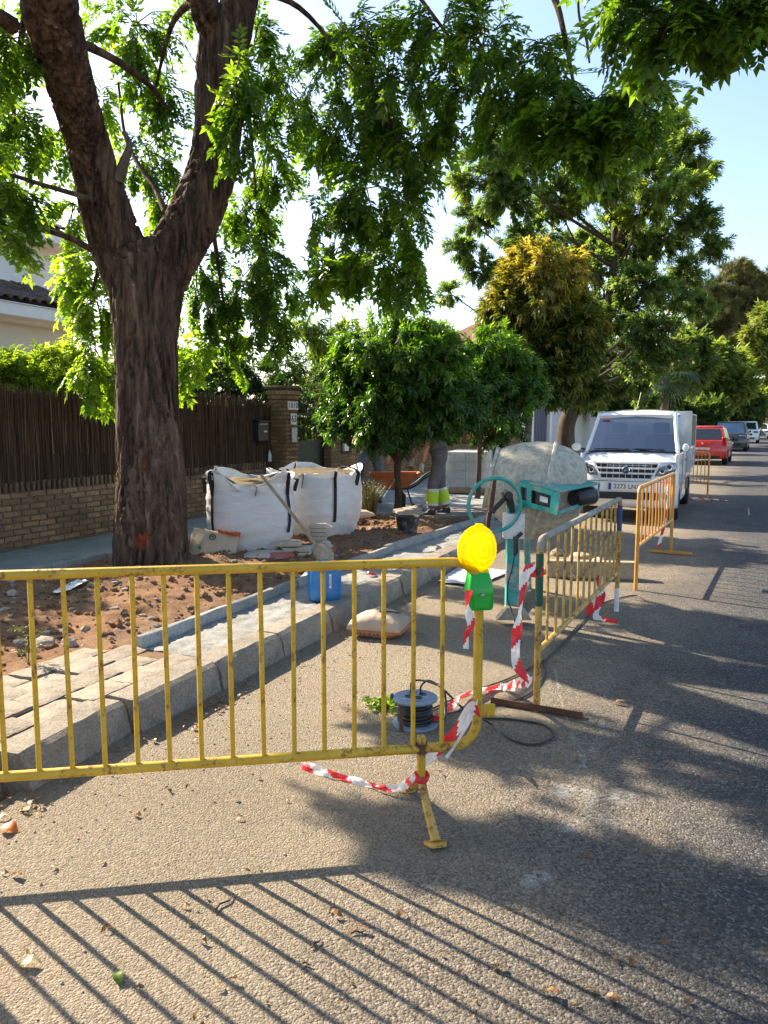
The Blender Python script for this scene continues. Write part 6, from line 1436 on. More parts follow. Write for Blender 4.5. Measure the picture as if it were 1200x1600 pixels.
for (x, y_, z) in TOPS: branch(bt, 'branch', [at(60, -200, 5.8) if x < -6 else at(440, -260, 8.5), (V((x, y_, z))+at(300, -300, 7.5))*.5, V((x, y_, z))], [.11, .07, .03], BARKN, 8)

# ------------------------------------------------------------------ orange trees
def small_tree(label, base, forks, clusters, tmpl, lf, bark, seed, group, tr_, sub, name='orange_tree', size=(.2, .3), twr=.005, kw={}):
    t = thing(name, label, 'tree', base, 0, group); c = Crown(seed)
    b = MB(); P = [p-V(base) for p in spline([V(p) for p in tr_[0]], 6)]; b.tube(P, interp(tr_[1], len(P)), 12); b.build('trunk', bark, t)
    for pts, rs in forks: branch(t, 'branch', pts, rs, bark, 8)
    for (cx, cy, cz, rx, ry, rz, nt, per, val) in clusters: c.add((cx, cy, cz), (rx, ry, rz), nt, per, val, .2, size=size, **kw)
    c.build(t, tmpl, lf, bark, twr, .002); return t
o1 = V((-4.87, 11.44, .12))
rgn = random.Random(77)
cl = []
for k in range(34):
    a = rgn.uniform(0, 6.28); rr_ = math.sqrt(rgn.random()); z = rgn.uniform(-1, 1); r = 1.02*math.sqrt(max(0, 1-z*z*.75))*(.55+.45*rr_)
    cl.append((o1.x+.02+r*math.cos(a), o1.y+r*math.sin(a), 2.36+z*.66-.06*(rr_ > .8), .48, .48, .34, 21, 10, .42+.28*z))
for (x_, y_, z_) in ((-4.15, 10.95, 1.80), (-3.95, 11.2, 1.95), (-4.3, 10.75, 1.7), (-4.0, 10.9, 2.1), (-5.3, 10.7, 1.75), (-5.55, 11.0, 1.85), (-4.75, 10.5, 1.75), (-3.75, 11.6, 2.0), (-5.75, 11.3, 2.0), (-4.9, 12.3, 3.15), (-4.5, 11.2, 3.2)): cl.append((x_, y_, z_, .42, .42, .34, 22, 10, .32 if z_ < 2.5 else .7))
small_tree('dome shaped orange tree with glossy leaves in front of the workers', o1, [([o1+V((0, 0, .82)), o1+V((-.2, -.05, 1.15)), o1+V((-.35, -.1, 1.6))], [.042, .036, .028]), ([o1+V((0, 0, .82)), o1+V((.16, .05, 1.15)), o1+V((.3, .12, 1.7))], [.042, .036, .026]), ([o1+V((0, 0, .95)), o1+V((.0, .2, 1.4)), o1+V((.05, .3, 2.0))], [.04, .03, .02])],
           cl, SPR, LF_OR, BARK, 5, 'small orange trees', ([o1+V((0, 0, -.05)), o1+V((.01, 0, .3)), o1+V((-.01, 0, .6)), o1+V((0, 0, .98))], [.075, .06, .055, .06]), 0, size=(.16, .26), kw=dict(droop=.45, axdroop=.55))
o2 = V((-4.5, 14.6, .12)); cl = []
for k in range(24):
    a = rgn.uniform(0, 6.28); z = rgn.uniform(-1, 1); r = .72*math.sqrt(max(0, 1-z*z*.8))*(.5+.5*rgn.random())
    cl.append((o2.x+.30+r*math.cos(a), o2.y+.1+r*math.sin(a), 2.35+z*.85, .42, .42, .38, 15, 9, .42+.28*z))
small_tree('second orange tree just behind the first, above the handwheel', o2, [([o2+V((0, 0, .95)), o2+V((.3, .1, 1.35)), o2+V((.45, .15, 1.9))], [.035, .03, .02])], cl, SPR, LF_OR, BARK, 6, 'small orange trees', ([o2+V((0, 0, -.05)), o2+V((.02, 0, .5)), o2+V((.05, 0, 1.2)), o2+V((.2, .05, 2.2))], [.06, .05, .045, .03]), 0, size=(.17, .27), kw=dict(droop=.45, axdroop=.5))
o3 = V((-4.5, 18.7, .12)); cl = []
for k in range(64):
    a = rgn.uniform(0, 6.28); z = rgn.uniform(-1, 1); r = 1.22*math.sqrt(max(0, 1-(.5*z+.5)**3.5*.9-.25*(z < -.3)))*(.72+.28*rgn.random())
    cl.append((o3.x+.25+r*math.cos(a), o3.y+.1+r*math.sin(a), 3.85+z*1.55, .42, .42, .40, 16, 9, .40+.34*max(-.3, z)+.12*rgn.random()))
small_tree('rounded tree with dense yellowish flushing leaves on its top', o3, [([o3+V((0, 0, 1.9)), o3+V((.3, .1, 2.6)), o3+V((.4, .2, 3.8))], [.06, .05, .03])], cl, SPRS, LF_YEL, BARKG, 8, None, ([o3+V((0, 0, -.05)), o3+V((0, 0, 1)), o3+V((.05, 0, 2)), o3+V((.2, .1, 4))], [.1, .085, .08, .04]), 0, name='round_tree', size=(.27, .40), kw=dict(droop=.15, axdroop=.05, up=.15))

# tall feathery tree behind the truck
o4 = V((-4.5, 24.2, .12)); rb = thing('feathery_tree', 'tall feathery street tree with leaning dark trunk behind the mixer', 'tree', o4)
DR = 23.9
b = MB(); P = [p-o4 for p in spline([o4+V((-.05, 0, -.1)), at(884, 680, DR), at(890, 650, DR), at(912, 610, DR), at(938, 540, DR-.2), at(955, 450, DR-.3), at(960, 350, DR), at(955, 240, DR)], 6)]
b.tube(P, interp([.34, .27, .25, .23, .17, .13, .09, .04], len(P)), 14); b.build('trunk', BARK, rb)
c = Crown(12)
for (px, py, r, nt) in [(760, 240, 46, 13), (820, 250, 50, 16), (900, 215, 45, 14), (965, 195, 45, 14), (1045, 200, 40, 13), (1080, 240, 38, 10), (795, 320, 52, 16), (870, 320, 55, 18), (950, 290, 58, 18), (1025, 285, 52, 16), (1095, 270, 30, 7), (740, 350, 36, 9), (1090, 350, 36, 10), (960, 370, 58, 18), (1040, 375, 52, 16), (900, 390, 40, 12), (752, 420, 36, 9), (705, 460, 18, 4), (1000, 450, 58, 18), (1075, 430, 42, 12), (940, 470, 48, 15), (1020, 520, 46, 14), (960, 550, 44, 14), (905, 590, 38, 12), (1052, 560, 26, 6), (985, 600, 36, 9), (862, 615, 28, 7), (925, 630, 24, 5), (1090, 480, 30, 8), (1005, 625, 22, 4), (1110, 390, 24, 5), (725, 290, 24, 5), (720, 390, 24, 5), (985, 150, 30, 7), (830, 380, 50, 14), (780, 280, 40, 10), (910, 270, 50, 14), (1000, 330, 50, 14), (1060, 300, 40, 10), (930, 420, 50, 14), (990, 400, 50, 14), (1050, 470, 40, 10), (900, 480, 40, 10), (860, 200, 30, 6), (1010, 240, 45, 12), (970, 500, 45, 12), (1000, 570, 36, 9)]:
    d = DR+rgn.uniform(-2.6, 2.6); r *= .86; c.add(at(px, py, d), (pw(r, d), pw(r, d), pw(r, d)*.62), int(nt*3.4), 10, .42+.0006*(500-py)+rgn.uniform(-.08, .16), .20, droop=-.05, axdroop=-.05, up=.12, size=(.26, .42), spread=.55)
    if rgn.random() < .6:
        s = P[int(len(P)*min(.95, max(.45, .95-(py-150)/650)))]+o4; e = at(px, py, d); branch(rb, 'branch', [s, s.lerp(e, .5)+V((0, 0, -.15)), e], [.06, .04, .015], BARK, 6, 4)
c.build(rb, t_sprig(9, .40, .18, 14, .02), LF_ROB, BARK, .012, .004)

# ------------------------------------------------------------------ shrubs and hedges in the gardens
def shrub(name, label, base, boxes, seed, tmpl, lf, size, group=None, per=9, cat='shrub', kw={}):
    t = thing(name, label, cat, base, 0, group); c = Crown(seed)
    for (x, y, z, rx, ry, rz, nt, val) in boxes: c.add((x, y, z), (rx, ry, rz), nt, per, val, .2, size=size, **kw)
    b = MB()
    for k in range(3): b.tube([V((.1*k-.1, .12*k-.1, -.1)), V((.2*k-.2, .25*k-.25, .9)), V((.3*k-.3, .4*k-.4, 1.7))], [.04, .03, .012], 6)
    st = b.build('stem', BARKG, t); st['kind'] = 'stuff'
    c.build(t, tmpl, lf, TWIG, .006, .002); return t
SHR = [(6.4, .55), (7.4, .75), (8.5, .65), (9.6, .5), (5.3, 1.0), (4.2, 1.25), (3.1, 1.2)]  # last three are unseen, added to dapple the soil bed with shade
for k, (y, h) in enumerate(SHR):
    shrub('garden_shrub', ['light green shrub rising over the reed fence at the left edge', 'light green shrub over the reed fence in front of the white house', 'light green shrub over the reed fence just left of the trunk', 'light green shrub behind the reed fence hidden by the trunk', 'unseen taller shrub added outside the left border to shade the soil', 'unseen tall shrub added left of the frame to shade the soil', 'unseen tall shrub added farthest left to shade the soil'][k], V((-8.7, y+.2, .1)),
          [(-8.75+rgn.uniform(-.3, .3), y+rgn.uniform(-.45, .45)+.3, 1.75+h*rgn.uniform(.1, 1), .45, .45, .36, 14, .5+.3*rgn.random()) for _ in range(8)], 60+k, SPRS, LF_SHR, (.14, .24), 'light shrubs over the reed fence', 9, kw=dict(up=.3, axdroop=-.2, droop=0))
for k, (y0, y1, h, lab) in enumerate([(10.2, 12.2, 2.75, 'dark hedge behind the reed fence beside the gate pillar'), (12.2, 14.4, 2.9, 'dense dark hedge rising behind the garden gate'), (14.4, 17.5, 3.0, 'dark hedge behind the low wall and the orange tree'), (17.5, 21.5, 3.0, 'dark hedge behind the far low wall'), (21.5, 25.5, 2.9, 'dark hedge left of the green slatted gate')]):
    n = int((y1-y0)*9); boxes = [(-9.0+rgn.uniform(-.45, .5), rgn.uniform(y0, y1), rgn.uniform(1.0, h-.2), .45, .45, .4, 9, .35+.35*rgn.random()) for _ in range(n)]
    shrub('garden_hedge', lab, V((-9.0, (y0+y1)/2, .1)), boxes, 80+k, SPRS, LF_HED, (.18, .3), 'dark garden hedges', 9, 'hedge', kw=dict(up=.1, axdroop=0, droop=.05))
shrub('garden_tree', 'small bright tree rising behind the hedge above the orange tree', V((-10, 20, .1)), [(-10+rgn.uniform(-1, 1), 20+rgn.uniform(-1.2, 1.2), 3.6+rgn.uniform(-.8, .9), .6, .6, .5, 14, .5) for _ in range(12)], 91, SPRS, LF_SHR, (.25, .4), None, 9, 'tree')
bl = thing('banana_plant', 'single upright banana leaf tip above the hedge left of the orange tree', 'plant', V((-9.4, 13.6, .1)))
b = MB(); vs = []
for i in range(9):
    s = i/8; w = .13*math.sin(math.pi*min(1, .1+s*.93))**.7; z = 2.6+.75*s; vs += [(-w, .12*s*s, z), (0, .12*s*s+.02, z), (w, .12*s*s, z)]
b.add(vs, [(i*3+j, i*3+j+1, i*3+j+4, i*3+j+3) for i in range(8) for j in range(2)]); b.build('leaf', leafmat('leaf_banana', [(0, (.09, .15, .02)), (1, (.15, .22, .03))], .5), bl, fix=False)
b = MB(); b.tube([(0, 0, 0), (0, 0, 2.7)], [.07, .02], 8); b.build('stem', LF_SHR, bl)

# weeds, dry grass, sprig on the road
def tuft(name, label, base, n, h, mat, seed, spread=.5, seedhead=None):
    rr_ = random.Random(seed); b = MB()
    for k in range(n):
        a = rr_.uniform(0, 6.28); l = h*rr_.uniform(.5, 1.1); q = spread*rr_.random(); w = .004
        p0 = V((rr_.gauss(0, .05), rr_.gauss(0, .05), 0)); p1 = p0+V((math.cos(a)*q*l*.4, math.sin(a)*q*l*.4, l*.6)); p2 = p0+V((math.cos(a)*q*l, math.sin(a)*q*l, l)); s = V((-math.sin(a), math.cos(a), 0))*w
        b.add([p0-s, p0+s, p1+s, p1-s, p2], [(0, 1, 2, 3), (3, 2, 4)])
        if seedhead and rr_.random() < .5: rock(b, p2, .012, rr_)
    o = b.build(name, mat, fix=False); o.location = base; return tag(o, label, 'grass')
DRYG = leafmat('dry_grass', [(0, (.16, .15, .07)), (1, (.28, .24, .12))], .3)
tuft('grass_tuft', 'dry grassy tuft between the bulk bag and the orange tree', V((-5.05, 10.75, .15)), 420, .52, DRYG, 3, .75, True)
LFW = leafmat('leaf_weed', [(0, (.06, .11, .02)), (1, (.16, .2, .05))], .45)
wd = thing('weed', 'spindly light green weed growing from the soil at the left', 'weed', sp_(44, 1032))
b = MB(); b.tube([(0, 0, 0), (.01, 0, .12), (.0, .01, .27)], .003, 5); b.tube([(0, 0, .05), (-.06, 0, .12)], .002, 4); b.tube([(0, 0, .02), (.05, 0, .09)], .002, 4); b.build('stem', LFW, wd)
foliage('leaves', wd, [wd.location+V((random.uniform(-.06, .06), random.uniform(-.04, .04), random.uniform(.03, .25))) for _ in range(26)], [[random.uniform(-1, 1), random.uniform(-1, 1), .4] for _ in range(26)], [[0, 0, 1]]*26, [.055]*26, SPRS, LFW, np.full(26, .6))
sg = thing('leafy_sprig', 'green leafy sprig lying on the road left of the cable reel', 'sprig', gd(597, 1103, .01))
foliage('leaves', sg, [sg.location+V((random.uniform(-.08, .08), random.uniform(-.05, .05), random.uniform(.0, .02))) for _ in range(20)], [[random.uniform(-1, 1), random.uniform(-1, 1), .1] for _ in range(20)], [[0, 0, 1]]*20, [.075]*20, SPRB, LF_NEAR, np.full(20, .6))
# ------------------------------------------------------------------ white house behind the reed fence
hs = thing('white_house', 'white two storey house with grey barrel tile roofs behind the reed fence', 'house', (-18.0, 12.0, -.8))
hs.scale = (1.5, 1.5, 1.5)
def hpart(name, c, s, mat, par=None, bev=0): b = MB(); b.box(c, s); return b.build(name, mat, par or hs, smooth=False, bevel=bev)
hpart('lower_wall', (-1.0, -.1, 1.72), (2.0, 7.6, 3.44), CREAM)
hpart('upper_wall', (-2.3, .15, 4.4), (3.0, 8.1, 1.95), WHITEWALL)
hpart('lower_cornice', (-.75, -.2, 3.56), (2.7, 7.7, .24), WHITEWALL, bev=.01); hpart('lower_soffit', (-.85, -.2, 3.42), (2.3, 7.55, .06), WHITEWALL)
hpart('upper_cornice', (-2.2, .15, 4.93+.28), (3.9, 8.4, .24), WHITEWALL, bev=.01)
b = MB(); n = 7; vs = []
for i in range(n):
    a = math.pi*i/(n-1); vs += [V((0, .098*math.cos(a), .07*math.sin(a))), V((-.45, .075*math.cos(a), .055*math.sin(a))), V((0, .082*math.cos(a), .055*math.sin(a))), V((-.45, .062*math.cos(a), .042*math.sin(a)))]
fs = []
for i in range(n-1): k = i*4; fs += [(k, k+4, k+5, k+1), (k+2, k+3, k+7, k+6), (k, k+2, k+6, k+4)]
b.add(vs, fs); tile_me = b.mesh('roof_tile', TILE, fix=False)
def tile_roof(name, x0, z0, y0, y1, rows, slope):
    L = rows*.34; b = MB(); b.add([(x0, y0, z0), (x0, y1, z0), (x0-L*math.cos(slope), y1, z0+L*math.sin(slope)), (x0-L*math.cos(slope), y0, z0+L*math.sin(slope))], [(0, 1, 2, 3)])
    b.add([(v[0], v[1], v[2]-.05) for v in b.v], [(3, 2, 1, 0)]); rf = b.build(name, TILE, hs, smooth=False, fix=False)
    for r in range(rows):
        y = y0+.1
        while y < y1:
            d = r*.34; inst('roof_tile', tile_me, rf, (x0+.05-d*math.cos(slope), y+random.uniform(-.012, .012), z0+.02+d*math.sin(slope)+random.uniform(-.006, .006)), (0, slope+random.uniform(-.02, .02), random.uniform(-.04, .04))); y += .2
tile_roof('lower_roof', .62, 3.70, -3.9, 3.75, 5, R(20))
tile_roof('upper_roof', -.28, 5.35, -3.9, 4.1, 5, R(22))
b = MB(); b.add([(-1.9, -3.9, 6.0), (-1.9, 3.55, 6.0), (-2.3, 3.55, 6.05), (-2.3, -3.9, 6.05), (-5, 3.55, 5.2), (-5, -3.9, 5.2)], [(0, 1, 2, 3), (3, 2, 4, 5)]); b.build('rear_roof', TILE, hs, smooth=False, fix=False)
hpart('ridge_course', (-2.0, -.2, 6.03), (.25, 7.5, .1), TILE)

# ------------------------------------------------------------------ neighbouring frontages
DOORB = simple('blue_grey_door', (.085, .105, .14), .55, var=.1); GARG = simple('pale_grey_door', (.52, .54, .56), .55, var=.06)
ggt = thing('slatted_gate', 'dark green slatted gate between two brick pillars beyond the workers', 'gate', (-7.5, 24.95, .13))
b = MB(); b.box((0, 0, .95), (.03, .10, 1.86)); slm = b.mesh('slat', simple('green_gate_paint', (.012, .055, .032), .5, var=.15), smooth=False)
for k in range(21): inst('slat', slm, ggt, (0, .06+.119*k, 0))
for z in (.2, 1.7): b = MB(); b.box((-.03, 1.25, z), (.03, 2.46, .06)); b.build('rail', DKG, ggt, smooth=False)
wp = thing('white_frontage', 'white rendered wall piece with a meter cabinet right of the brick pillar', 'wall', (-7.45, 29.12, .13))
b = MB(); b.box((0, 1.15, 1.1), (.25, 2.3, 2.2)); b.build('panel', WHITEWALL, wp, smooth=False); b = MB(); b.box((.14, .35, 1.2), (.04, .45, .7)); b.build('meter_cabinet', GARG, wp, bevel=.01)
dr_ = thing('street_door', 'blue grey street door in the white wall behind the round tree', 'door', (-7.42, 31.45, .13))
b = MB(); b.box((0, 1.35, 1.08), (.08, 2.6, 2.16)); b.build('leaf', DOORB, dr_, smooth=False)
for k in range(9): b = MB(); b.box((.05, .2+.29*k, 1.08), (.02, .02, 2.1)); b.build('groove_strip', DOORB, dr_, smooth=False)
b = MB(); b.box((0, 0, 1.15), (.35, .42, 2.3)); o = b.build('gate_post', WHITEWALL, bevel=.01); o.location = (-7.42, 34.35, .13); tag(o, 'white gate post between blue grey door and pale garage door', 'post')
gg = thing('garage_door', 'pale grey garage door left of the dark leaning trunk', 'door', (-7.42, 34.6, .13)); b = MB(); b.box((0, 1.6, 1.1), (.08, 3.2, 2.2)); b.build('leaf', GARG, gg, smooth=False)
for k in range(6): b = MB(); b.box((.05, 1.6, .3+.35*k), (.02, 3.16, .015)); b.build('panel_line', GARG, gg, smooth=False)
b = MB(); b.box((0, 0, 1.17), (.3, 38, 2.34)); b.box((0, 0, 2.37), (.4, 38, .07)); o = b.build('garden_wall', CREAM, smooth=False); o.location = (-7.45, 57, .1); tag(o, 'long cream garden wall behind the white truck', 'wall')
fh = thing('far_house', 'far house with red wall glimpsed through trees above the truck', 'house', (-12.5, 44, 0))
b = MB(); b.box((0, 0, 2.6), (6, 9, 5.2)); b.build('wall', simple('red_brown_render', (.34, .09, .05), .9, var=.1), fh, smooth=False)
b = MB(); b.loft([[V((-3.5, -5, 5.2)), V((3.5, -5, 5.2)), V((3.5, 5, 5.2)), V((-3.5, 5, 5.2))], [V((-.3, -3, 7)), V((.3, -3, 7)), V((.3, 3, 7)), V((-.3, 3, 7))]]); b.build('roof', simple('far_roof', (.28, .14, .09), .9), fh, smooth=False)
for k, (y, z) in enumerate(((-2.5, 3.6), (0, 3.6), (2.5, 3.6), (-2.5, 1.2), (2.5, 1.2))):
    b = MB(); b.box((3.02, y, z), (.06, 1.1, 1.3)); w = b.build('window', GLASSD, fh, smooth=False); b = MB(); b.box((3.05, y, z-.7), (.12, 1.3, .08)); b.box((3.04, y, z), (.08, .06, 1.3)); b.build('window_frame', WHITEWALL, w, smooth=False, kind='stuff')
an = thing('tv_aerial', 'thin television aerial against the sky above the hedge', 'aerial', at(517, 560, 26)-V((0, 0, 0)))
b = MB(); b.tube([(0, 0, -1.5), (0, 0, 1.95)], .02, 6); b.build('mast', STEELG, an); b = MB(); b.box((0, 0, 1.85), (.35, .03, .03)); b.build('boom', STEELG, an)
for k in range(5): b = MB(); b.box((-.16+.08*k, 0, 1.87), (.012, .35, .012)); b.build('rod', STEELG, an, smooth=False)

# ------------------------------------------------------------------ far trees
def far_tree(name, label, base, clusters, tmpl, lf, size, seed, group=None, trunk_h=3.0, tr=.2, bark=BARK, per=9, kw={}):
    t = thing(name, label, 'tree', base, 0, group); c = Crown(seed); b = MB(); B0 = V(base)
    top = V(clusters[0][:3])-B0; b.tube(spline([V((0, 0, -.1)), V((top.x*.2, top.y*.2, trunk_h*.6)), top*.75, top], 5), interp([tr, tr*.8, tr*.5, tr*.2], 16), 8); b.build('trunk', bark, t)
    for (x, y, z, rx, rz, nt, val) in clusters: c.add((x, y, z), (rx, rx, rz), nt, per, val, .2, size=size, **kw)
    c.build(t, tmpl, lf, bark, .02, .006); return t
def blobs(px, py, d, rx, ry, n, r, nt, val, seed, dd=None):
    rr_ = random.Random(seed); out = []
    for k in range(n):
        a = rr_.uniform(0, 6.28); q = math.sqrt(rr_.random()); p = at(px+rx*q*math.cos(a), py+ry*q*math.sin(a), d+rr_.uniform(-1, 1)*(dd or pw(rx, d)*.7)); R_ = pw(r, d)*rr_.uniform(.8, 1.2); out.append((p.x, p.y, p.z, R_, R_*.7, nt, val+rr_.uniform(-.15, .15)))
    return out
def gbase(px, d): p = at(px, 700, d); return V((p.x, p.y, -.03))
SPRF = t_sprig(7, .52, .30, 6)
FT = [('umbrella_pine', 'tall pine with rounded olive crown at the far right', 1150, 465, 95, 48, 55, 24, 20, 14, .55, TUFT, LF_PINE, (.9, 1.4)),
      ('umbrella_pine', 'shorter dull olive pine left of the tall pine', 1100, 490, 88, 34, 45, 15, 18, 13, .4, TUFT, LF_PINE, (.9, 1.4)),
      ('umbrella_pine', 'pine crown at the right border above the road end', 1195, 450, 100, 30, 40, 14, 18, 13, .6, TUFT, LF_PINE, (.9, 1.4)),
      ('leafy_tree', 'bright leafy tree over the parked red car', 1110, 590, 62, 40, 45, 22, 20, 14, .6, SPRF, LF_FAR, (.8, 1.2)),
      ('leafy_tree', 'dark leafy tree over the dark grey car', 1150, 620, 72, 35, 50, 24, 18, 14, .25, SPRF, LF_FAR, (.8, 1.2)),
      ('leafy_tree', 'pale green tree at the right border beside the road', 1200, 560, 80, 25, 80, 24, 16, 14, .75, SPRF, LF_FAR, (.8, 1.2)),
      ('leafy_tree', 'mid green tree between the palm and the red car', 1075, 560, 55, 28, 40, 16, 16, 14, .45, SPRF, LF_FAR, (.7, 1.0)),
      ('leafy_tree', 'green tree behind the truck cab and the cream wall', 1010, 600, 48, 45, 35, 22, 18, 14, .45, SPRF, LF_FAR, (.6, .9)),
      ('leafy_tree', 'dark tree behind the cream wall left of the palm', 950, 605, 42, 35, 28, 16, 17, 14, .2, SPRF, LF_FAR, (.5, .8)),
      ('leafy_tree', 'low far tree closing the end of the road', 1185, 640, 120, 40, 28, 20, 16, 14, .4, SPRF, LF_FAR, (1.0, 1.6)),
      ('leafy_tree', 'second low far tree closing the end of the road', 1230, 630, 125, 50, 40, 20, 18, 14, .45, SPRF, LF_FAR, (1.0, 1.6)),
      ('leafy_tree', 'pale tree behind the umbrella pines', 1130, 540, 105, 60, 40, 26, 18, 12, .6, SPRF, LF_FAR, (1.0, 1.5)),
      ('leafy_tree', 'garden tree behind the brick wall right of the round tree', 800, 610, 36, 60, 28, 18, 20, 13, .3, SPRF, LF_HED, (.45, .7)),
      ('leafy_tree', 'garden tree behind the white wall under the feathery crown', 880, 600, 40, 50, 30, 18, 18, 13, .35, SPRF, LF_HED, (.5, .8)),
      ('leafy_tree', 'dense green hedge tree along the pavement behind the red car', 1095, 645, 50, 32, 16, 14, 12, 14, .2, SPRF, LF_FAR, (.5, .8))]
for k, (nm, lab, px, py, d, rx, ry, n, r, nt, val, tm, lf, sz) in enumerate(FT):
    far_tree(nm, lab, gbase(px, d), blobs(px, py, d, rx, ry, n, r, nt, val, 300+k), tm, lf, sz, 200+k, 'far trees along the road', tr=.25)
# unseen street tree added left of the frame to shade the road
ot = Crown(71)
t = thing('street_tree', 'unseen street tree added left of the frame to shade the road', 'tree', V((-5.5, -.6, .1)))
for (x, y, z, rx, ry, rz, nt) in [(-6.4, 2.3, 5.6, 1.0, .8, .6, 26), (-5.4, .2, 6.2, 1.6, 1.4, .9, 40), (-6.8, -.9, 5.8, 1.4, 1.3, .8, 30), (-4.2, -1.2, 5.8, 1.3, 1.2, .8, 28)]:
    ot.add((x, y, z), (rx, ry, rz), nt, 10, .4, .15, droop=.25, axdroop=.5, size=(.24, .38) if rz > .5 else (.15, .24))
ot.build(t, PIN, LF_NEAR, TWIG)
b = MB(); P = spline([V((0, 0, -.1)), V((.05, .1, 2)), V((-.1, .5, 4)), V((-.1, 1, 6))], 6); b.tube(P, interp([.3, .26, .2, .08], len(P)), 12); b.build('trunk', BARK, t)
branch(t, 'branch', [V((-5.6, -.2, 3)), V((-6.1, .6, 4.2)), V((-6.4, 2.2, 5.5))], [.12, .09, .04], BARK, 8)

# palm
pm = thing('palm_tree', 'palm with drooping fan fronds behind the white truck', 'tree', V((-5.6, 33.5, .1))); PC = at(1040, 590, 33.5); pm.location = V((PC.x, PC.y, .1))
b = MB(); b.tube([V((0, 0, -.1)), V((0, 0, PC.z*.5)), V((0, 0, PC.z-.1))], [.22, .17, .2], 10); b.build('trunk', BARKG, pm)
LFP = leafmat('leaf_palm', [(0, (.05, .09, .03)), (1, (.13, .18, .06))], .4)
rr = random.Random(9); fan = MB()
for k in range(17):
    a = k*2.4; n = 13; v = []; f = []
    for i in range(n):
        an_ = R(-80+160*i/(n-1)); kk = len(v); d = V((math.cos(an_), math.sin(an_), 0)); s = V((-math.sin(an_), math.cos(an_), 0))*.035; v += [d*.15-s, d*.15+s, d*.62+s*.9+V((0, 0, -.04)), d*.62-s*.9+V((0, 0, -.04)), d*.95+V((0, 0, -.30))]; f += [(kk, kk+1, kk+2, kk+3), (kk+3, kk+2, kk+4)]
    el = R(rr.uniform(-45, 65)); Mx = Matrix.Translation(V((0, 0, PC.z))) @ Matrix.Rotation(a, 4, 'Z') @ Matrix.Rotation(-el, 4, 'Y') @ Matrix.Translation((.75, 0, 0)) @ Matrix.Rotation(R(25), 4, 'Y')
    b = MB(); b.add([Mx @ q for q in v], f); b.tube([V((0, 0, PC.z)), Mx @ V((.15, 0, 0))], .012, 4); b.build('frond', LFP, pm, fix=False)

# ------------------------------------------------------------------ fallen leaves, twigs and chalk on the road
LBR = leafmat('dry_leaf_brown', [(0, (.16, .075, .03)), (1, (.30, .17, .07))], .25); LOR = leafmat('dry_leaf_orange', [(0, (.5, .13, .02)), (1, (.62, .2, .04))], .3); LCR = leafmat('dry_leaf_cream', [(0, (.45, .36, .2)), (1, (.6, .5, .3))], .3); LGR = leafmat('leaf_green_fallen', [(0, (.08, .14, .02)), (1, (.16, .22, .04))], .35)
def leaf_mesh(mat, L, W, seed):
    rr_ = random.Random(seed); v = []; n = 7
    for i in range(n+1):
        s = i/n; w = W/2*math.sin(math.pi*(.04+.92*s))**.8*(1+.15*rr_.uniform(-1, 1)); x = (s-.5)*L; z = .012*math.sin(math.pi*s)+.006*rr_.random()+(.014*s*s if seed % 2 else 0)
        v += [(x, -w, z+.25*w), (x, 0, z), (x, w, z+.3*w)]
    b = MB(); b.add(v, [(i*3+j, i*3+j+1, i*3+j+4, i*3+j+3) for i in range(n) for j in range(2)]); me = b.mesh('fallen_leaf', mat, fix=False); a_ = me.attributes.new('rnd', 'FLOAT', 'FACE'); a_.data.foreach_set('value', [rr_.random() for _ in range(len(me.polygons))]); return me
for px, py, mat, L, W, rz, lab in [(14, 1298, LOR, .075, .06, .3, 'bright orange dead leaf at the left edge of the road'), (48, 1508, LCR, .065, .034, .5, 'curled cream coloured dead leaf at lower left'), (184, 1532, LGR, .06, .028, -.6, 'single green leaf lying among the bar shadows'), (42, 1268, LCR, .05, .03, .4, 'pale dry leaf just above the orange leaf'), (318, 1473, LBR, .025, .018, 0, 'small reddish leaf on a bar shadow'), (6, 1278, LCR, .05, .03, 1.2, 'pale dry leaf cut by the left border'), (840, 1186, LBR, .035, .025, .2, 'brown leaf beside the black cable loop'), (868, 1033, LBR, .06, .03, 0, 'brown leaf behind the rusty barrier foot'), (967, 1100, LBR, .07, .03, .1, 'brown leaf near the worn barrier shadow')]:
    o = inst('fallen_leaf', leaf_mesh(mat, L, W, int(px)), None, gd(px, py, .004), (random.uniform(-.15, .15), random.uniform(-.15, .15), rz)); tag(o, lab, 'leaf', 'fallen leaves')
lms = [leaf_mesh(LBR, .05, .03, 3), leaf_mesh(LCR, .045, .026, 4), leaf_mesh(LBR, .035, .02, 5)]
rr = random.Random(15); b = MB()
heap = []
for k in range(150):
    t = rr.random(); yy = rr.uniform(2.3, 8.5) if k > 70 else rr.gauss(3.35, .22)
    heap.append((kerb_x(yy)+.03+abs(rr.gauss(0, .10 if k > 40 else .06)), yy))
for k in range(40): p = gd(rr.uniform(-30, 75), rr.uniform(1215, 1275)); heap.append((p.x, p.y))
for k in range(70): p = gd(rr.uniform(0, 1150), rr.uniform(1180, 1600)); heap.append((p.x, p.y))
V_ = []; F_ = []; 
for (x, y) in heap:
    me = rr.choice(lms); k = len(V_); Mx = Matrix.Translation((x, y, .004)) @ Matrix.Rotation(rr.uniform(0, 6.3), 4, 'Z') @ Matrix.Rotation(rr.uniform(-.4, .4), 4, 'X') @ Matrix.Scale(rr.uniform(.25, .9), 4)
    V_ += [tuple(Mx @ v.co) for v in me.vertices]; F_ += [tuple(i+k for i in p.vertices) for p in me.polygons]
me = bpy.data.meshes.new('leaf_litter'); me.from_pydata(V_, [], F_); me.materials.append(LBR); a_ = me.attributes.new('rnd', 'FLOAT', 'FACE'); a_.data.foreach_set('value', [rr.random() for _ in F_]); me.shade_smooth()
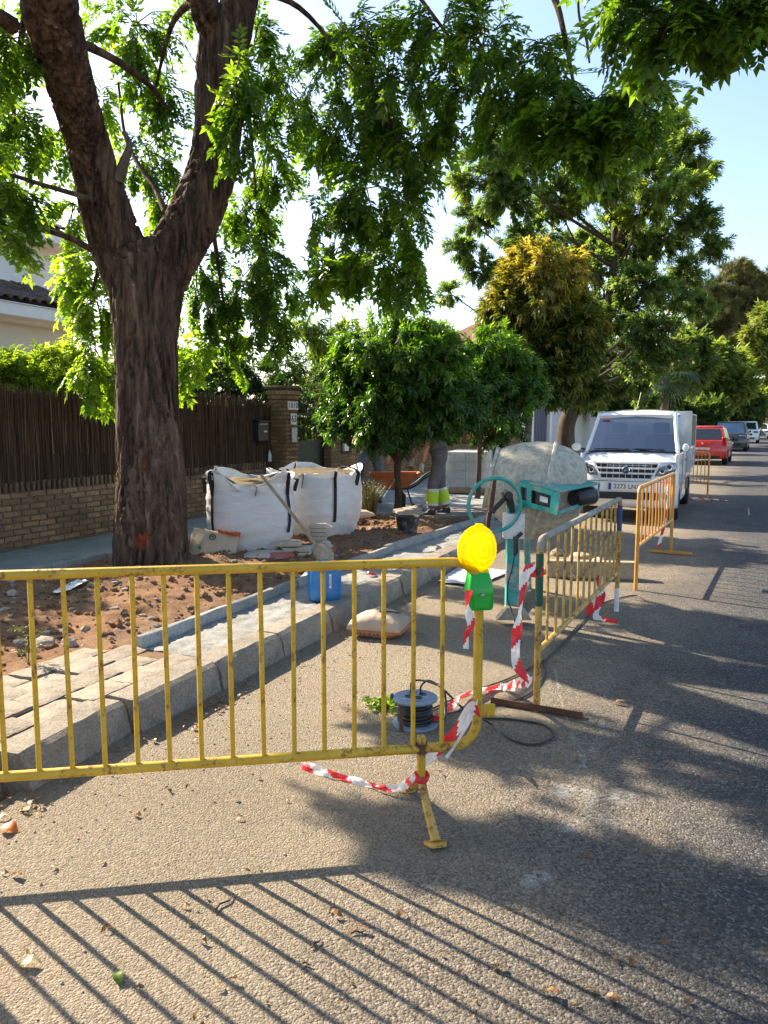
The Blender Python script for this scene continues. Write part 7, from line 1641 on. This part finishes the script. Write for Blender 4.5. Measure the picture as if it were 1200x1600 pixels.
o = inst('leaf_litter', me); o['kind'] = 'stuff'; o['label'] = 'brown leaf litter gathered along the kerb and scattered on the road'; o['category'] = 'leaf litter'
for k, (px, py, L, rz, lab) in enumerate([(352, 1412, .11, 1.1, 'forked dark twig crossing a bar shadow'), (519, 1420, .05, 1.3, 'short dark twig standing out between bar shadows'), (560, 1458, .05, .2, 'dark bark bit on the bar shadows'), (495, 1475, .05, 1.0, 'crooked dark twig in the middle foreground'), (480, 1508, .03, -.4, 'tiny dark twig in the middle foreground')]):
    b = MB(); p = gd(px, py, .004); w = L/2; pts = [V((-w, 0, .003)), V((-w*.3, w*.2, .006)), V((w*.3, -w*.1, .004)), V((w, w*.15, .003))]; b.tube(pts, [.003, .004, .0035, .0015], 5)
    o = b.build('twig', TWIG); o.location = p; o.rotation_euler = (0, 0, rz+YAW); tag(o, lab, 'twig', 'twigs on the road')
def m_chalk():
    n = NT('chalk'); f = n.noise(60, 5, .75); g_ = n.noise(7, 4, .6); a = n.ramp(n.math('MULTIPLY', f, g_), [(.22, 0.0), (.40, .5)])
    uv = n.n('ShaderNodeAttribute'); uv.attribute_name = 'edge'; a = n.math('MULTIPLY', a, uv.outputs['Fac'])
    p = n.princ((.66, .66, .64), .95); t = n.n('ShaderNodeBsdfTransparent'); m = n.n('ShaderNodeMixShader'); n.l(a, m.inputs[0]); n.l(t.outputs[0], m.inputs[1]); n.l(p, m.inputs[2]); return n.done(m.outputs[0])
CHALK = m_chalk()
def chalk(pts, w, lab):
    P = spline([gd(*p, .004) for p in pts], 6); b = MB(); vs = []; e = []
    for i, p in enumerate(P):
        t_ = (P[min(i+1, len(P)-1)]-P[max(i-1, 0)]).normalized(); s = V((-t_.y, t_.x, 0)); ww = w if not isinstance(w, list) else interp(w, len(P))[i]
        vs += [p-s*ww, p, p+s*ww]; e += [0, 1, 0]
    b.add(vs, [(i*3+j, i*3+j+1, i*3+j+4, i*3+j+3) for i in range(len(P)-1) for j in range(2)]); me = b.mesh('chalk_mark', CHALK, fix=False); a_ = me.attributes.new('edge', 'FLOAT', 'POINT'); a_.data.foreach_set('value', e)
    o = inst('chalk_mark', me); return tag(o, lab, 'chalk mark', 'chalk and mortar marks on the road')
chalk([(866, 1040), (880, 1105), (900, 1165), (928, 1230)], .012, 'thin straight chalk line running down from the rusty barrier foot')
chalk([(948, 1120), (930, 1160), (905, 1210), (880, 1245)], [.03, .03, .04, .05], 'broad smeared white line crossing the thin chalk line')
chalk([(870, 1245), (900, 1225), (940, 1255), (975, 1240), (1000, 1255)], [.05, .09, .08, .07, .03], 'pale mortar smear where the two chalk lines cross')
chalk([(880, 1300), (930, 1270), (960, 1300)], [.05, .08, .04], 'pale mortar smear just below the crossing lines')
chalk([(820, 1395), (840, 1365), (870, 1380)], [.03, .07, .03], 'faint pale smear in the broad tree shadow')
chalk([(1095, 1165), (1130, 1185), (1165, 1200)], .012, 'short thin chalk scratch on the dark asphalt at right')
chalk([(970, 1140), (985, 1150), (1000, 1165)], .012, 'tiny chalk scratch left of the longer scratch')
